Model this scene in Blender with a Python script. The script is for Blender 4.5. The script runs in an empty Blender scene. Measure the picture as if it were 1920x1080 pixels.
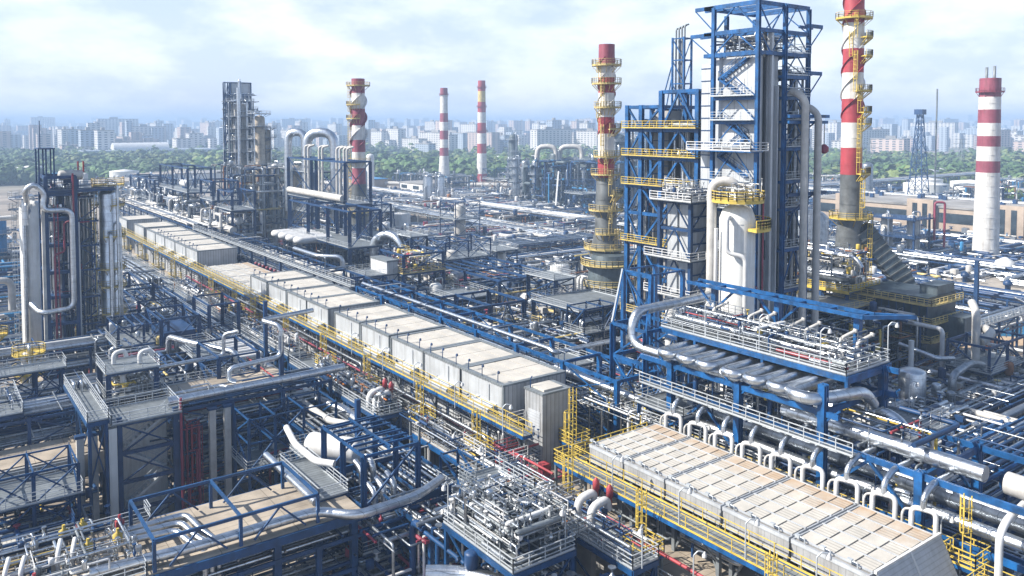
import bpy, math, random
from mathutils import Vector, Matrix
R = math.radians
SC = bpy.context.scene
C = SC.collection
# ------------------------------------------------------------ camera, sky, sun, exposure
cam = bpy.data.cameras.new('camera'); camo = bpy.data.objects.new('camera', cam); C.objects.link(camo)
camo.location = (0, 0, 45)
camo.rotation_euler = (R(90) - math.atan(75/1535.), 0, -R(36.4))
cam.sensor_width = 36; cam.lens = 36*1535/1920.; cam.shift_y = -(540-307)/1920.
cam.clip_start = 1; cam.clip_end = 40000
SC.camera = camo
SUN_EL, SUN_AZ = R(40), math.atan2(-0.90, 0.44)
w = bpy.data.worlds.new('World'); SC.world = w; w.use_nodes = True
nt = w.node_tree; nt.nodes.clear()
def N(nt, t, **k):
    n = nt.nodes.new(t)
    for a, b in k.items():
        if a.startswith('i_'): n.inputs[int(a[2:]) if a[2:].isdigit() else a[2:].replace('_', ' ')].default_value = b
        else: setattr(n, a, b)
    return n
sky = N(nt, 'ShaderNodeTexSky', sky_type='NISHITA', sun_disc=False, sun_elevation=SUN_EL, sun_rotation=SUN_AZ, altitude=100, air_density=1.1, dust_density=1.0, ozone_density=1.0)
tc = N(nt, 'ShaderNodeTexCoord')
mp = N(nt, 'ShaderNodeMapping'); mp.inputs['Scale'].default_value = (1, 1, 2.5)
ns = N(nt, 'ShaderNodeTexNoise', i_Scale=2.6, i_Detail=8, i_Roughness=0.58, i_Distortion=0.25)
rp = N(nt, 'ShaderNodeValToRGB'); rp.color_ramp.elements[0].position = 0.42; rp.color_ramp.elements[1].position = 0.70
rp.color_ramp.elements[0].color = (0.62, 0.62, 0.62, 1); rp.color_ramp.elements[1].color = (1, 1, 1, 1)
ns2 = N(nt, 'ShaderNodeTexNoise', i_Scale=6.0, i_Detail=6, i_Roughness=0.6)
rp2 = N(nt, 'ShaderNodeValToRGB'); rp2.color_ramp.elements[0].position = 0.40; rp2.color_ramp.elements[1].position = 0.58
rp2.color_ramp.elements[0].color = (4.8, 5.5, 7.3, 1); rp2.color_ramp.elements[1].color = (7.5, 7.8, 8.5, 1)
mx = N(nt, 'ShaderNodeMixRGB'); bg = N(nt, 'ShaderNodeBackground', i_Strength=0.089); wo = N(nt, 'ShaderNodeOutputWorld')
L = nt.links.new
L(tc.outputs['Generated'], mp.inputs[0]); L(mp.outputs[0], ns.inputs['Vector']); L(ns.outputs[0], rp.inputs[0])
L(mp.outputs[0], ns2.inputs['Vector']); L(ns2.outputs[0], rp2.inputs[0])
sx = N(nt, 'ShaderNodeSeparateXYZ'); L(tc.outputs['Generated'], sx.inputs[0])
mrz = N(nt, 'ShaderNodeMapRange'); mrz.inputs[1].default_value = .17; mrz.inputs[2].default_value = .42; mrz.inputs[3].default_value = 1; mrz.inputs[4].default_value = .06; L(sx.outputs[2], mrz.inputs[0])
mfz = N(nt, 'ShaderNodeMath', operation='MULTIPLY'); L(rp.outputs[0], mfz.inputs[0]); L(mrz.outputs[0], mfz.inputs[1]); L(mfz.outputs[0], mx.inputs[0]); L(sky.outputs[0], mx.inputs[1]); L(rp2.outputs[0], mx.inputs[2]); L(mx.outputs[0], bg.inputs[0]); L(bg.outputs[0], wo.inputs[0])
sl = bpy.data.lights.new('sun', 'SUN'); sl.energy = 4.8; sl.angle = R(0.5); sl.color = (1.0, 0.93, 0.82)
so = bpy.data.objects.new('sun', sl); C.objects.link(so)
sd = Vector((math.sin(SUN_AZ)*math.cos(SUN_EL), math.cos(SUN_AZ)*math.cos(SUN_EL), math.sin(SUN_EL)))
so.rotation_euler = sd.to_track_quat('Z', 'Y').to_euler(); so.location = sd*300
vs = SC.view_settings; vs.view_transform = 'Standard'; vs.look = 'None'; vs.exposure = 0.95; vs.gamma = 1
SC.cycles.max_bounces = 5; SC.cycles.diffuse_bounces = 3; SC.cycles.glossy_bounces = 2; SC.cycles.volume_bounces = 0
SC.cycles.transparent_max_bounces = 4; SC.cycles.use_denoising = True
SC.cycles.caustics_reflective = False; SC.cycles.caustics_refractive = False
# ------------------------------------------------------------ materials
def base_mat(name, col, rough=.6, metal=0., nscale=.8, namt=.18, bump=0., spec=.5):
    m = bpy.data.materials.new(name); m.use_nodes = True; t = m.node_tree
    b = t.nodes['Principled BSDF']; b.inputs['Roughness'].default_value = rough; b.inputs['Metallic'].default_value = metal
    b.inputs['Specular IOR Level'].default_value = spec
    g = N(t, 'ShaderNodeNewGeometry'); n = N(t, 'ShaderNodeTexNoise', i_Scale=nscale, i_Detail=5, i_Roughness=.65)
    r = N(t, 'ShaderNodeValToRGB'); r.color_ramp.elements[0].position = .3; r.color_ramp.elements[1].position = .7
    lo = [max(0, c*(1-namt*1.6)) for c in col]; hi = [min(1, c*(1+namt)) for c in col]
    r.color_ramp.elements[0].color = (*lo, 1); r.color_ramp.elements[1].color = (*hi, 1)
    k = t.links.new
    k(g.outputs['Position'], n.inputs['Vector']); k(n.outputs[0], r.inputs[0]); k(r.outputs[0], b.inputs['Base Color'])
    if bump:
        n2 = N(t, 'ShaderNodeTexNoise', i_Scale=nscale*6, i_Detail=3); bp = N(t, 'ShaderNodeBump', i_Strength=bump, i_Distance=.1)
        k(g.outputs['Position'], n2.inputs['Vector']); k(n2.outputs[0], bp.inputs['Height']); k(bp.outputs[0], b.inputs['Normal'])
    return m
def grooves(m, axis, period, width, dark, bump=.0):
    """panel joints: thin darker grooves every PERIOD metres along an axis ('h' = x+y, 'z', 'x', 'y')"""
    t = m.node_tree; k = t.links.new; b = t.nodes['Principled BSDF']
    g = N(t, 'ShaderNodeNewGeometry'); s = N(t, 'ShaderNodeSeparateXYZ'); k(g.outputs['Position'], s.inputs[0])
    if axis == 'h':
        a = N(t, 'ShaderNodeMath', operation='ADD'); k(s.outputs[0], a.inputs[0]); k(s.outputs[1], a.inputs[1]); src = a.outputs[0]
    else: src = s.outputs['xyz'.index(axis)]
    d = N(t, 'ShaderNodeMath', operation='DIVIDE', i_1=period); k(src, d.inputs[0])
    f = N(t, 'ShaderNodeMath', operation='FRACT'); k(d.outputs[0], f.inputs[0])
    l = N(t, 'ShaderNodeMath', operation='LESS_THAN', i_1=width); k(f.outputs[0], l.inputs[0])
    mi = N(t, 'ShaderNodeMixRGB', blend_type='MULTIPLY'); mi.inputs[2].default_value = (dark, dark, dark, 1)
    old = b.inputs['Base Color'].links[0].from_socket
    k(l.outputs[0], mi.inputs[0]); k(old, mi.inputs[1]); k(mi.outputs[0], b.inputs['Base Color'])
    return m
def streaks(m, amt=.45, sc=1.2, col=(.35, .30, .25)):
    """rain streaks and grime running down a surface"""
    t = m.node_tree; k = t.links.new; b = t.nodes['Principled BSDF']
    g = N(t, 'ShaderNodeNewGeometry'); v = N(t, 'ShaderNodeVectorMath', operation='MULTIPLY'); v.inputs[1].default_value = (sc, sc, sc*.09)
    n = N(t, 'ShaderNodeTexNoise', i_Scale=1., i_Detail=6, i_Roughness=.7); r = N(t, 'ShaderNodeValToRGB'); r.color_ramp.elements[0].position = .46; r.color_ramp.elements[1].position = .72
    r.color_ramp.elements[1].color = (amt, amt, amt, 1); mi = N(t, 'ShaderNodeMixRGB', blend_type='MULTIPLY'); mi.inputs[2].default_value = (*col, 1)
    old = b.inputs['Base Color'].links[0].from_socket
    k(g.outputs['Position'], v.inputs[0]); k(v.outputs[0], n.inputs['Vector']); k(n.outputs[0], r.inputs[0]); k(r.outputs[0], mi.inputs[0]); k(old, mi.inputs[1]); k(mi.outputs[0], b.inputs['Base Color'])
    return m
MT = {}
def defm(k, *a, **kw): MT[k] = base_mat(*a, **kw); return MT[k]
defm('blue', 'bright blue steel paint', (.006, .085, .260), .45, 0, .9, .38)
defm('mblue', 'mid blue steel paint', (.006, .055, .165), .48, 0, .5, .3)  # blue of the left side frames, shade put into the colour
defm('navy', 'dark navy steel paint', (.006, .042, .130), .5, 0, .4, .3)  # darker copy of the blue steel: shade and distance painted into it
defm('silver', 'aluminium pipe cladding', (.62, .66, .71), .34, 1., 1.3, .14, .25)
defm('silver2', 'weathered aluminium cladding', (.33, .365, .41), .38, .8, .9, .25, .25)
defm('white', 'white paint', (.62, .63, .64), .5, 0, .35, .10)
defm('cream', 'pale grey vessel paint', (.50, .49, .47), .5, 0, .5, .18)
defm('tan', 'tan stained cladding', (.42, .36, .28), .55, .2, .5, .35)
defm('grate', 'galvanised steel', (.20, .225, .245), .5, .25, .8, .2)
defm('rail', 'galvanised railing', (.50, .54, .58), .45, .3, .8, .12)
defm('yellow', 'yellow safety paint', (.58, .43, .08), .5, 0, 1., .2)
defm('paleyel', 'faded yellow paint', (.56, .44, .17), .55, 0, .8, .25)
defm('red', 'red paint', (.33, .045, .055), .5, 0, .6, .2)
defm('maroon', 'dark red paint', (.26, .04, .07), .55, 0, .6, .25)
defm('conc', 'pale concrete', (.36, .31, .25), .85, 0, .25, .28, .1)
defm('conc2', 'grey concrete', (.30, .29, .28), .85, 0, .3, .25, .1)
defm('drk', 'dark heater steel and painted yard shade', (.04, .06, .075), .5, .2, .6, .4)  # furnace steel, also the painted shade of the near right yard
defm('grn', 'grey green stack steel', (.125, .135, .14), .45, .2, .5, .3)
defm('black', 'black rubber and shade cloth', (.012, .014, .018), .7)
defm('rust', 'rusted steel', (.26, .11, .045), .8, 0, 1.2, .4)
defm('beige', 'beige render', (.38, .31, .25), .8, 0, .15, .2)
defm('roofg', 'grey felt roof', (.27, .265, .26), .9, 0, .08, .3)
defm('wroof', 'pale sheet roof', (.40, .36, .31), .7, 0, .1, .22)
defm('glass', 'window glass', (.03, .045, .06), .12, 0, .3, .4)
defm('teal', 'dull green machine paint', (.03, .14, .12), .5)
defm('sky', 'sky blue paint', (.03, .20, .42), .5)
defm('orange', 'orange machine paint', (.50, .16, .03), .5)
defm('bark', 'bark', (.10, .075, .05), .9)
defm('leaf', 'foliage', (.07, .135, .035), .75, 0, .02, .5)
defm('leaf2', 'light foliage', (.15, .20, .055), .75, 0, .02, .45)
defm('grass', 'mown grass', (.12, .16, .05), .9, 0, .02, .35)
defm('sand', 'sandy soil', (.47, .34, .22), .95, 0, .12, .28, .3)
defm('corr', 'corrugated pale sheet', (.44, .46, .485), .45, .25, .4, .12); grooves(MT['corr'], 'h', .55, .16, .55)
defm('wcorr', 'white profiled sheet', (.56, .58, .61), .5, .05, .4, .08); grooves(MT['wcorr'], 'h', .9, .1, .72); 
defm('panelw', 'pale flat wall panel', (.50, .53, .565), .45, .25, .3, .10); grooves(MT['panelw'], 'h', 2.1, .025, .55)
defm('louv', 'pale louvre blades', (.50, .53, .56), .5, .2, .4, .1); grooves(MT['louv'], 'z', .42, .42, .18); grooves(MT['louv'], 'h', 1.05, .1, .5)
defm('duct', 'ribbed duct sheet', (.095, .125, .145), .5, .25, .5, .25)
defm('roofp', 'pale roof panel', (.50, .475, .43), .6, .05, .35, .14); grooves(MT['roofp'], 'y', .52, .1, .86)
defm('rib', 'ribbed pale panel', (.46, .49, .53), .5, .1, .5, .1); grooves(MT['rib'], 'z', .3, .2, .8)
defm('tankw', 'white tank paint', (.72, .73, .72), .5, 0, .2, .1)
for k_, a_ in (('silver', .16), ('silver2', .3), ('cream', .12), ('white', .2), ('corr', .3), ('panelw', .25), ('wcorr', .3), ('rib', .2), ('blue', .3), ('mblue', .3), ('tankw', .3), ('duct', .4), ('drk', .3)): streaks(MT[k_], a_+.15)
for k_ in ('silver', 'silver2'): grooves(MT[k_], 'h', 1.15, .045, .55); grooves(MT[k_], 'z', 1.3, .04, .6)
for k_, s_ in (('swhite', (.66, .66, .65)), ('smaroon', (.27, .062, .095)), ('sred', (.36, .045, .06))): defm(k_, 'sooty stack paint '+k_, s_, .55, 0, .5, .14); streaks(MT[k_], .6, .9, (.42, .36, .32))
for k_ in ('conc', 'wroof'): grooves(MT[k_], 'x', 3.2, .02, .5); grooves(MT[k_], 'y', 3., .02, .5)
grooves(MT['grate'], 'y', .5, .14, .5)
# cooler bank roof: slatted panels, rust washed in from the back edge
def bank_mat(slat=True):
    m = base_mat('stained bank roof panel', (.47, .45, .41), .65, 0, .5, .10); t = m.node_tree; k = t.links.new; b = t.nodes['Principled BSDF']
    g = N(t, 'ShaderNodeNewGeometry'); s = N(t, 'ShaderNodeSeparateXYZ'); k(g.outputs['Position'], s.inputs[0])
    n = N(t, 'ShaderNodeTexNoise', i_Scale=.45, i_Detail=6, i_Roughness=.7); k(g.outputs['Position'], n.inputs['Vector'])
    a = N(t, 'ShaderNodeMath', operation='MULTIPLY_ADD', i_1=9.0, i_2=-4.5); k(n.outputs[0], a.inputs[0])
    c = N(t, 'ShaderNodeMath', operation='ADD'); k(a.outputs[0], c.inputs[0]); k(s.outputs[0], c.inputs[1])
    mr = N(t, 'ShaderNodeMapRange'); mr.inputs[1].default_value = 56.0; mr.inputs[2].default_value = 62.0; k(c.outputs[0], mr.inputs[0])
    mi = N(t, 'ShaderNodeMixRGB'); mi.inputs[2].default_value = (.36, .21, .09, 1)
    old = b.inputs['Base Color'].links[0].from_socket
    k(mr.outputs[0], mi.inputs[0]); k(old, mi.inputs[1]); k(mi.outputs[0], b.inputs['Base Color'])
    return grooves(m, 'x', .36, .3, .72) if slat else m
MT['bank'] = bank_mat(); MT['bank2'] = bank_mat(False); defm('casing', 'grey bank casing', (.36, .37, .385), .55, .1, .6, .15); streaks(MT['casing'], .4); grooves(MT['casing'], 'h', .55, .1, .7)
def flats_mat(name, wall, pw, ph):
    """rows of windows on a far block of flats"""
    m = base_mat(name, wall, .8, 0, .01, .12); t = m.node_tree; k = t.links.new; b = t.nodes['Principled BSDF']
    g = N(t, 'ShaderNodeNewGeometry'); s = N(t, 'ShaderNodeSeparateXYZ'); k(g.outputs['Position'], s.inputs[0])
    a = N(t, 'ShaderNodeMath', operation='ADD'); k(s.outputs[0], a.inputs[0]); k(s.outputs[1], a.inputs[1])
    def win(src, p, w0):
        d = N(t, 'ShaderNodeMath', operation='DIVIDE', i_1=p); k(src, d.inputs[0]); f = N(t, 'ShaderNodeMath', operation='FRACT'); k(d.outputs[0], f.inputs[0])
        l = N(t, 'ShaderNodeMath', operation='LESS_THAN', i_1=w0); k(f.outputs[0], l.inputs[0]); return l.outputs[0]
    mu = N(t, 'ShaderNodeMath', operation='MULTIPLY'); k(win(a.outputs[0], pw, .5), mu.inputs[0]); k(win(s.outputs[2], ph, .5), mu.inputs[1])
    mi = N(t, 'ShaderNodeMixRGB'); mi.inputs[2].default_value = (.06, .08, .11, 1); old = b.inputs['Base Color'].links[0].from_socket
    k(mu.outputs[0], mi.inputs[0]); k(old, mi.inputs[1]); k(mi.outputs[0], b.inputs['Base Color'])
    return m
MT['flat0'] = flats_mat('pale flats wall', (.58, .57, .56), 7, 3)
MT['flat1'] = flats_mat('pinkish flats wall', (.50, .40, .36), 9, 3)
MT['flat2'] = flats_mat('blue grey flats wall', (.36, .42, .50), 6, 3)
MT['hall'] = flats_mat('beige hall wall', (.48, .38, .29), 5, 9)
def ground_mat():
    m = base_mat('dusty plant ground', (.34, .295, .25), .95, 0, .03, .3, .1); t = m.node_tree; k = t.links.new; b = t.nodes['Principled BSDF']
    g = N(t, 'ShaderNodeNewGeometry'); n = N(t, 'ShaderNodeTexNoise', i_Scale=.0022, i_Detail=7, i_Roughness=.6); k(g.outputs['Position'], n.inputs['Vector'])
    r = N(t, 'ShaderNodeValToRGB'); r.color_ramp.elements[0].position = .45; r.color_ramp.elements[1].position = .55
    ln = N(t, 'ShaderNodeVectorMath', operation='LENGTH'); k(g.outputs['Position'], ln.inputs[0])
    mr = N(t, 'ShaderNodeMapRange'); mr.inputs[1].default_value = 600; mr.inputs[2].default_value = 900; k(ln.outputs[1], mr.inputs[0])
    mu = N(t, 'ShaderNodeMath', operation='MULTIPLY'); k(n.outputs[0], r.inputs[0]); k(r.outputs[0], mu.inputs[0]); k(mr.outputs[0], mu.inputs[1])
    mi = N(t, 'ShaderNodeMixRGB'); mi.inputs[2].default_value = (.10, .13, .05, 1); old = b.inputs['Base Color'].links[0].from_socket
    k(mu.outputs[0], mi.inputs[0]); k(old, mi.inputs[1]); k(mi.outputs[0], b.inputs['Base Color'])
    n3 = N(t, 'ShaderNodeTexNoise', i_Scale=.02, i_Detail=8, i_Roughness=.7); k(g.outputs['Position'], n3.inputs['Vector'])
    r3 = N(t, 'ShaderNodeValToRGB'); r3.color_ramp.elements[0].position = .38; r3.color_ramp.elements[1].position = .62; r3.color_ramp.elements[0].color = (.45, .45, .46, 1); k(n3.outputs[0], r3.inputs[0])
    mi2 = N(t, 'ShaderNodeMixRGB', blend_type='MULTIPLY'); mi2.inputs[0].default_value = .8
    k(mi.outputs[0], mi2.inputs[1]); k(r3.outputs[0], mi2.inputs[2]); k(mi2.outputs[0], b.inputs['Base Color'])
    return m
MT['ground'] = ground_mat()
# ------------------------------------------------------------ mesh collector
WL = {}
def kids(o): return [c for c in bpy.data.objects if c.parent == o]
class M:
    def __init__(s): s.v = []; s.f = []; s.mi = []; s.sm = []; s.m = 0
    def add(s, vs, fs, smooth=False):
        n = len(s.v); s.v += vs
        for f in fs: s.f.append(tuple(i+n for i in f)); s.mi.append(s.m); s.sm.append(smooth)
        return s
    def box(s, x0, y0, z0, x1, y1, z1):
        return s.add([(x0,y0,z0),(x1,y0,z0),(x1,y1,z0),(x0,y1,z0),(x0,y0,z1),(x1,y0,z1),(x1,y1,z1),(x0,y1,z1)],
                     [(0,3,2,1),(4,5,6,7),(0,1,5,4),(1,2,6,5),(2,3,7,6),(3,0,4,7)])
    def beam(s, p, q, w, h=None):
        h = h or w; p = Vector(p); q = Vector(q); d = q-p
        if d.length < 1e-4: return s
        d.normalize(); u = Vector((0,0,1)) if abs(d.z) < .95 else Vector((0,1,0))
        a = d.cross(u).normalized(); b = a.cross(d).normalized(); a = a*w/2; b = b*h/2
        vs = [tuple(o+x*a+y*b) for o in (p, q) for x, y in ((-1,-1),(1,-1),(1,1),(-1,1))]
        return s.add(vs, [(0,1,2,3),(7,6,5,4),(0,4,5,1),(1,5,6,2),(2,6,7,3),(3,7,4,0)])
    def tube(s, pts, r, n=8, bend=0, cap=True):
        P = [Vector(p) for p in pts]
        if bend and len(P) > 2:
            Q = [P[0]]
            for i in range(1, len(P)-1):
                a, b, c = P[i-1], P[i], P[i+1]; u = (a-b); v = (c-b); k = min(bend, u.length*.49, v.length*.49)
                u.normalize(); v.normalize(); p0 = b+u*k; p1 = b+v*k
                for j in range(5):
                    t = j/4.; Q.append(p0*(1-t)**2 + b*2*t*(1-t) + p1*t*t)
            Q.append(P[-1]); P = Q
        T = [(P[min(i+1, len(P)-1)]-P[max(i-1, 0)]).normalized() for i in range(len(P))]
        t0 = T[0]; a = t0.cross(Vector((0,0,1)) if abs(t0.z) < .9 else Vector((1,0,0))).normalized()
        vs = []; cs = [(math.cos(2*math.pi*j/n), math.sin(2*math.pi*j/n)) for j in range(n)]
        for i, p in enumerate(P):
            a = (a - T[i]*a.dot(T[i])).normalized(); b = T[i].cross(a)
            vs += [tuple(p + (a*c + b*d)*r) for c, d in cs]
        fs = [(i*n+j, i*n+(j+1) % n, (i+1)*n+(j+1) % n, (i+1)*n+j) for i in range(len(P)-1) for j in range(n)]
        s.add(vs, fs, True)
        if cap: s.add([vs[j] for j in range(n)], [tuple(range(n))[::-1]]); s.add(vs[-n:], [tuple(range(n))])
        return s
    def lathe(s, x, y, prof, n=16, smooth=True, a0=0., a1=2*math.pi, ax='z'):
        """PROF: [(z, r)] from the bottom up"""
        vs = []; full = abs(a1-a0-2*math.pi) < 1e-6; k = n if full else n+1
        for z, r in prof:
            for j in range(k):
                t = a0+(a1-a0)*j/n; vs.append((x+r*math.cos(t), y+r*math.sin(t), z))
        fs = []
        for i in range(len(prof)-1):
            for j in range(n):
                j2 = (j+1) % k; fs.append((i*k+j, i*k+j2, (i+1)*k+j2, (i+1)*k+j))
        s.add(vs, fs, smooth)
        if full:
            if prof[0][1] > 1e-3: s.add(vs[:k], [tuple(range(k))[::-1]])
            if prof[-1][1] > 1e-3: s.add(vs[-k:], [tuple(range(k))])
        return s
    def vessel(s, p, q, r, n=14, dome=.5):
        """a drum with rounded heads from p to q"""
        p = Vector(p); q = Vector(q); d = (q-p).normalized(); a = d.cross(Vector((0,0,1)) if abs(d.z) < .9 else Vector((1,0,0))).normalized(); b = d.cross(a)
        prof = []
        for i in range(5): t = math.pi/2*i/4; prof.append((p - d*r*dome*math.cos(t), r*math.sin(t)))
        for i in range(5): t = math.pi/2*(4-i)/4; prof.append((q + d*r*dome*math.cos(t), r*math.sin(t)))
        vs = []
        for c, rr in prof:
            rr = max(rr, .01)
            for j in range(n): t = 2*math.pi*j/n; vs.append(tuple(c + (a*math.cos(t)+b*math.sin(t))*rr))
        return s.add(vs, [(i*n+j, i*n+(j+1) % n, (i+1)*n+(j+1) % n, (i+1)*n+j) for i in range(9) for j in range(n)], True)
    def rails(s, pts, h=1.1, post=1.5, r=.055, close=False, mid=2):
        P = [Vector(p) for p in pts]
        if close: P.append(P[0])
        for a, b in zip(P, P[1:]):
            for k in range(mid+1): z = Vector((0,0,h*(k+1)/(mid+1))); s.beam(a+z, b+z, r if k == mid else r*.8)
            s.beam(a+Vector((0,0,.08)), b+Vector((0,0,.08)), .03, .16)
            n = max(1, int((b-a).length/post))
            for i in range(n+1): p = a.lerp(b, i/n); s.beam(p, p+Vector((0,0,h)), r)
        return s
    def ladder(s, x, y, z0, z1, cage=True, nx=0, ny=-1, r=.055):
        """vertical ladder at x,y; (nx,ny) points away from what it climbs"""
        tx, ty = -ny, nx
        for k in (-.28, .28): s.beam((x+tx*k, y+ty*k, z0), (x+tx*k, y+ty*k, z1+1.1), r)
        z = z0
        while z < z1: s.beam((x-tx*.28, y-ty*.28, z), (x+tx*.28, y+ty*.28, z), .045); z += .6
        if cage:
            hp = [(tx*.38*math.cos(t)+nx*.8*math.sin(t), ty*.38*math.cos(t)+ny*.8*math.sin(t)) for t in [math.pi*i/5 for i in range(6)]]
            z = z0+2.3
            while z < z1+1.1:
                for a, b in zip(hp, hp[1:]): s.beam((x+a[0], y+a[1], z), (x+b[0], y+b[1], z), .04, .09)
                z += .9
            for a in hp[1:-1]: s.beam((x+a[0], y+a[1], z0+2.3), (x+a[0], y+a[1], z1+1.1), .045)
        return s
    def stairs(s, p, q, wdt=.9, across=(1, 0)):
        p = Vector(p); q = Vector(q); ac = Vector((across[0], across[1], 0))
        for k in (0, wdt):
            s.beam(p+ac*k, q+ac*k, .08, .3)
            z = Vector((0,0,1.0)); s.beam(p+ac*k+z, q+ac*k+z, .05); 
            for i in range(5): a = (p+ac*k).lerp(q+ac*k, i/4); s.beam(a, a+z, .05)
        n = max(2, int(abs(q.z-p.z)/.3))
        for i in range(n+1):
            a = p.lerp(q, i/n); s.beam(a, a+ac*wdt, .26, .04)
        return s
    def build(s, name, mats, parent=None, loc=None):
        if not isinstance(mats, (list, tuple)): mats = [mats]
        me = bpy.data.meshes.new(name)
        if parent is not None: o0 = WL[parent.name]
        elif loc is not None: o0 = loc
        else:
            xs = [v[0] for v in s.v]; ys = [v[1] for v in s.v]; o0 = ((min(xs)+max(xs))/2, (min(ys)+max(ys))/2, min(v[2] for v in s.v))
        me.from_pydata([(v[0]-o0[0], v[1]-o0[1], v[2]-o0[2]) for v in s.v], [], s.f)
        for k in mats: me.materials.append(MT[k])
        me.polygons.foreach_set('use_smooth', s.sm); me.polygons.foreach_set('material_index', s.mi); me.update()
        o = bpy.data.objects.new(name, me); C.objects.link(o)
        if parent is not None: o.parent = parent
        else: o.location = o0
        WL[o.name] = o0
        return o
def tag(o, label, cat, group=None, kind=None):
    if label: o['label'] = label
    if cat: o['category'] = cat
    if group: o['group'] = group
    if kind: o['kind'] = kind
    return o
def thing(name, label, cat, loc=(0,0,0), group=None, kind=None):
    o = bpy.data.objects.new(name, None); o.empty_display_size = .5; C.objects.link(o); o.location = loc; WL[o.name] = loc
    return tag(o, label, cat, group, kind)
KID = {}
def copy_tree(o, dx, dy, dz, label=None, parent=None, scale=None):
    c = o.copy(); C.objects.link(c)
    if parent: c.parent = parent
    else:
        c.location = (o.location[0]+dx, o.location[1]+dy, o.location[2]+dz)
        if label: c['label'] = label
    if scale: c.scale = scale
    for k in [x for x in o.children]: copy_tree(k, 0, 0, 0, None, c)
    return c
ORD = ['first', 'second', 'third', 'fourth', 'fifth', 'sixth', 'seventh', 'eighth', 'ninth', 'tenth', 'eleventh', 'twelfth', 'thirteenth', 'fourteenth', 'fifteenth', 'sixteenth', 'seventeenth', 'eighteenth', 'nineteenth', 'twentieth']
def structure(name, m, mats, kind='structure'): return tag(m.build(name, mats), None, None, None, kind)
NPIPE = [0]
def pipe(pts, r, label, mat='silver', group=None, n=10, bend=None, flange=0, name='pipe', cat='pipe'):
    m = M().tube(pts, r, n, r*2.6 if bend is None else bend)
    if flange:
        m2 = m
        for a, b in zip(pts, pts[1:]):
            a = Vector(a); b = Vector(b); Ld = (b-a).length; k = int(Ld/flange); d = (b-a).normalized()
            for i in range(1, k+1):
                c = a.lerp(b, i/(k+1)); m.tube([c-d*.06, c+d*.06], r*1.22, n)
    NPIPE[0] += 1
    return tag(m.build(name, mat), label, cat, group)
# ------------------------------------------------------------ builders
def lin(a, b, n): return [a+(b-a)*i/(n-1) for i in range(n)] if n > 1 else [a]
def frame(label, xs, ys, zs, mt='navy', cs=.36, bs=.3, decks=(), rail='rail', brace='X', bface='xy', top=True, name='steel_structure', cat='steel structure', group=None, stair=None, brace_every=1, floors=None, seed=0, open_top=0):
    """columns on the grid XS x YS, beams at each of ZS[1:], gratings with railings at the levels of DECKS (indices)"""
    rnd = random.Random(seed+int(xs[0]*7+ys[0]*13)); cs *= .8; bs *= .85
    t = thing(name, label, cat, ((xs[0]+xs[-1])/2, (ys[0]+ys[-1])/2, zs[0]), group)
    for i, x in enumerate(xs):
        for j, y in enumerate(ys):
            if 0 < i < len(xs)-1 and 0 < j < len(ys)-1: continue
            m = M(); m.beam((x, y, zs[0]), (x, y, zs[-1]+(.25 if top else 0)), cs*.35, cs); m.beam((x-cs*.4, y, zs[0]), (x-cs*.4, y, zs[-1]), cs, cs*.2) ; m.beam((x+cs*.4, y, zs[0]), (x+cs*.4, y, zs[-1]), cs, cs*.2)
            m.box(x-cs*.8, y-cs*.8, zs[0], x+cs*.8, y+cs*.8, zs[0]+.12)
            m.build('column', mt, t)
    for k, z in enumerate(zs[1:]):
        m = M()
        for x in xs: m.beam((x, ys[0], z), (x, ys[-1], z), bs*.7, bs)
        for y in ys: m.beam((xs[0], y, z-.02), (xs[-1], y, z-.02), bs*.68, bs)
        nj = int((xs[-1]-xs[0])/2.2)
        if k+1 in decks or rnd.random() < .4:
            for q in range(1, nj): x = xs[0]+(xs[-1]-xs[0])*q/nj; m.beam((x, ys[0], z-.04), (x, ys[-1], z-.04), .14, .2)
        m.build('floor_frame', mt, t)
        if k+1 in decks:
            g = M(); g.box(xs[0]-.4, ys[0]-.4, z+bs/2+.01, xs[-1]+.4, ys[-1]+.4, z+bs/2+.07); g.build('deck_grating', 'grate', t)
            g = M(); e = .35; zz = z+bs/2+.07
            g.rails([(xs[0]-e, ys[0]-e, zz), (xs[-1]+e, ys[0]-e, zz), (xs[-1]+e, ys[-1]+e, zz), (xs[0]-e, ys[-1]+e, zz)], close=True); g.build('railing', rail, t)
    if brace:
        m = M()
        for k in range(len(zs)-1):
            z0, z1 = zs[k], zs[k+1]
            bays = []
            if 'x' in bface:
                for x in (xs[0], xs[-1]):
                    for j in range(len(ys)-1): bays.append(((x, ys[j]), (x, ys[j+1]), j))
            if 'y' in bface:
                for y in (ys[0], ys[-1]):
                    for j in range(len(xs)-1): bays.append(((xs[j], y), (xs[j+1], y), j))
            for a, b, j in bays:
                if brace_every > 1 and (j+k) % brace_every: continue
                if brace == 'X':
                    m.beam((*a, z0), (*b, z1), .13); m.beam((*b, z0), (*a, z1), .13)
                elif brace == 'V':
                    c = ((a[0]+b[0])/2, (a[1]+b[1])/2); m.beam((*a, z0), (*c, z1-.1), .17); m.beam((*b, z0), (*c, z1-.1), .17)
                elif brace == 'D':
                    if (j+k) % 2: a, b = b, a
                    m.beam((*a, z0), (*b, z1), .18)
        if m.v: m.build('bracing_lattice', mt, t)
    if stair is not None:
        x, y0, y1 = stair; m = M()
        for k in range(len(zs)-1):
            a, b = (y0, y1) if k % 2 else (y1, y0)
            m.stairs((x, a, zs[k]), (x, b, zs[k+1]), .9, (1, 0))
        m.build('stair_flight', 'rail', t)
    return t
PIPE_MATS = ['silver', 'silver', 'silver2', 'silver2', 'silver2', 'white', 'silver2']
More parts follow.
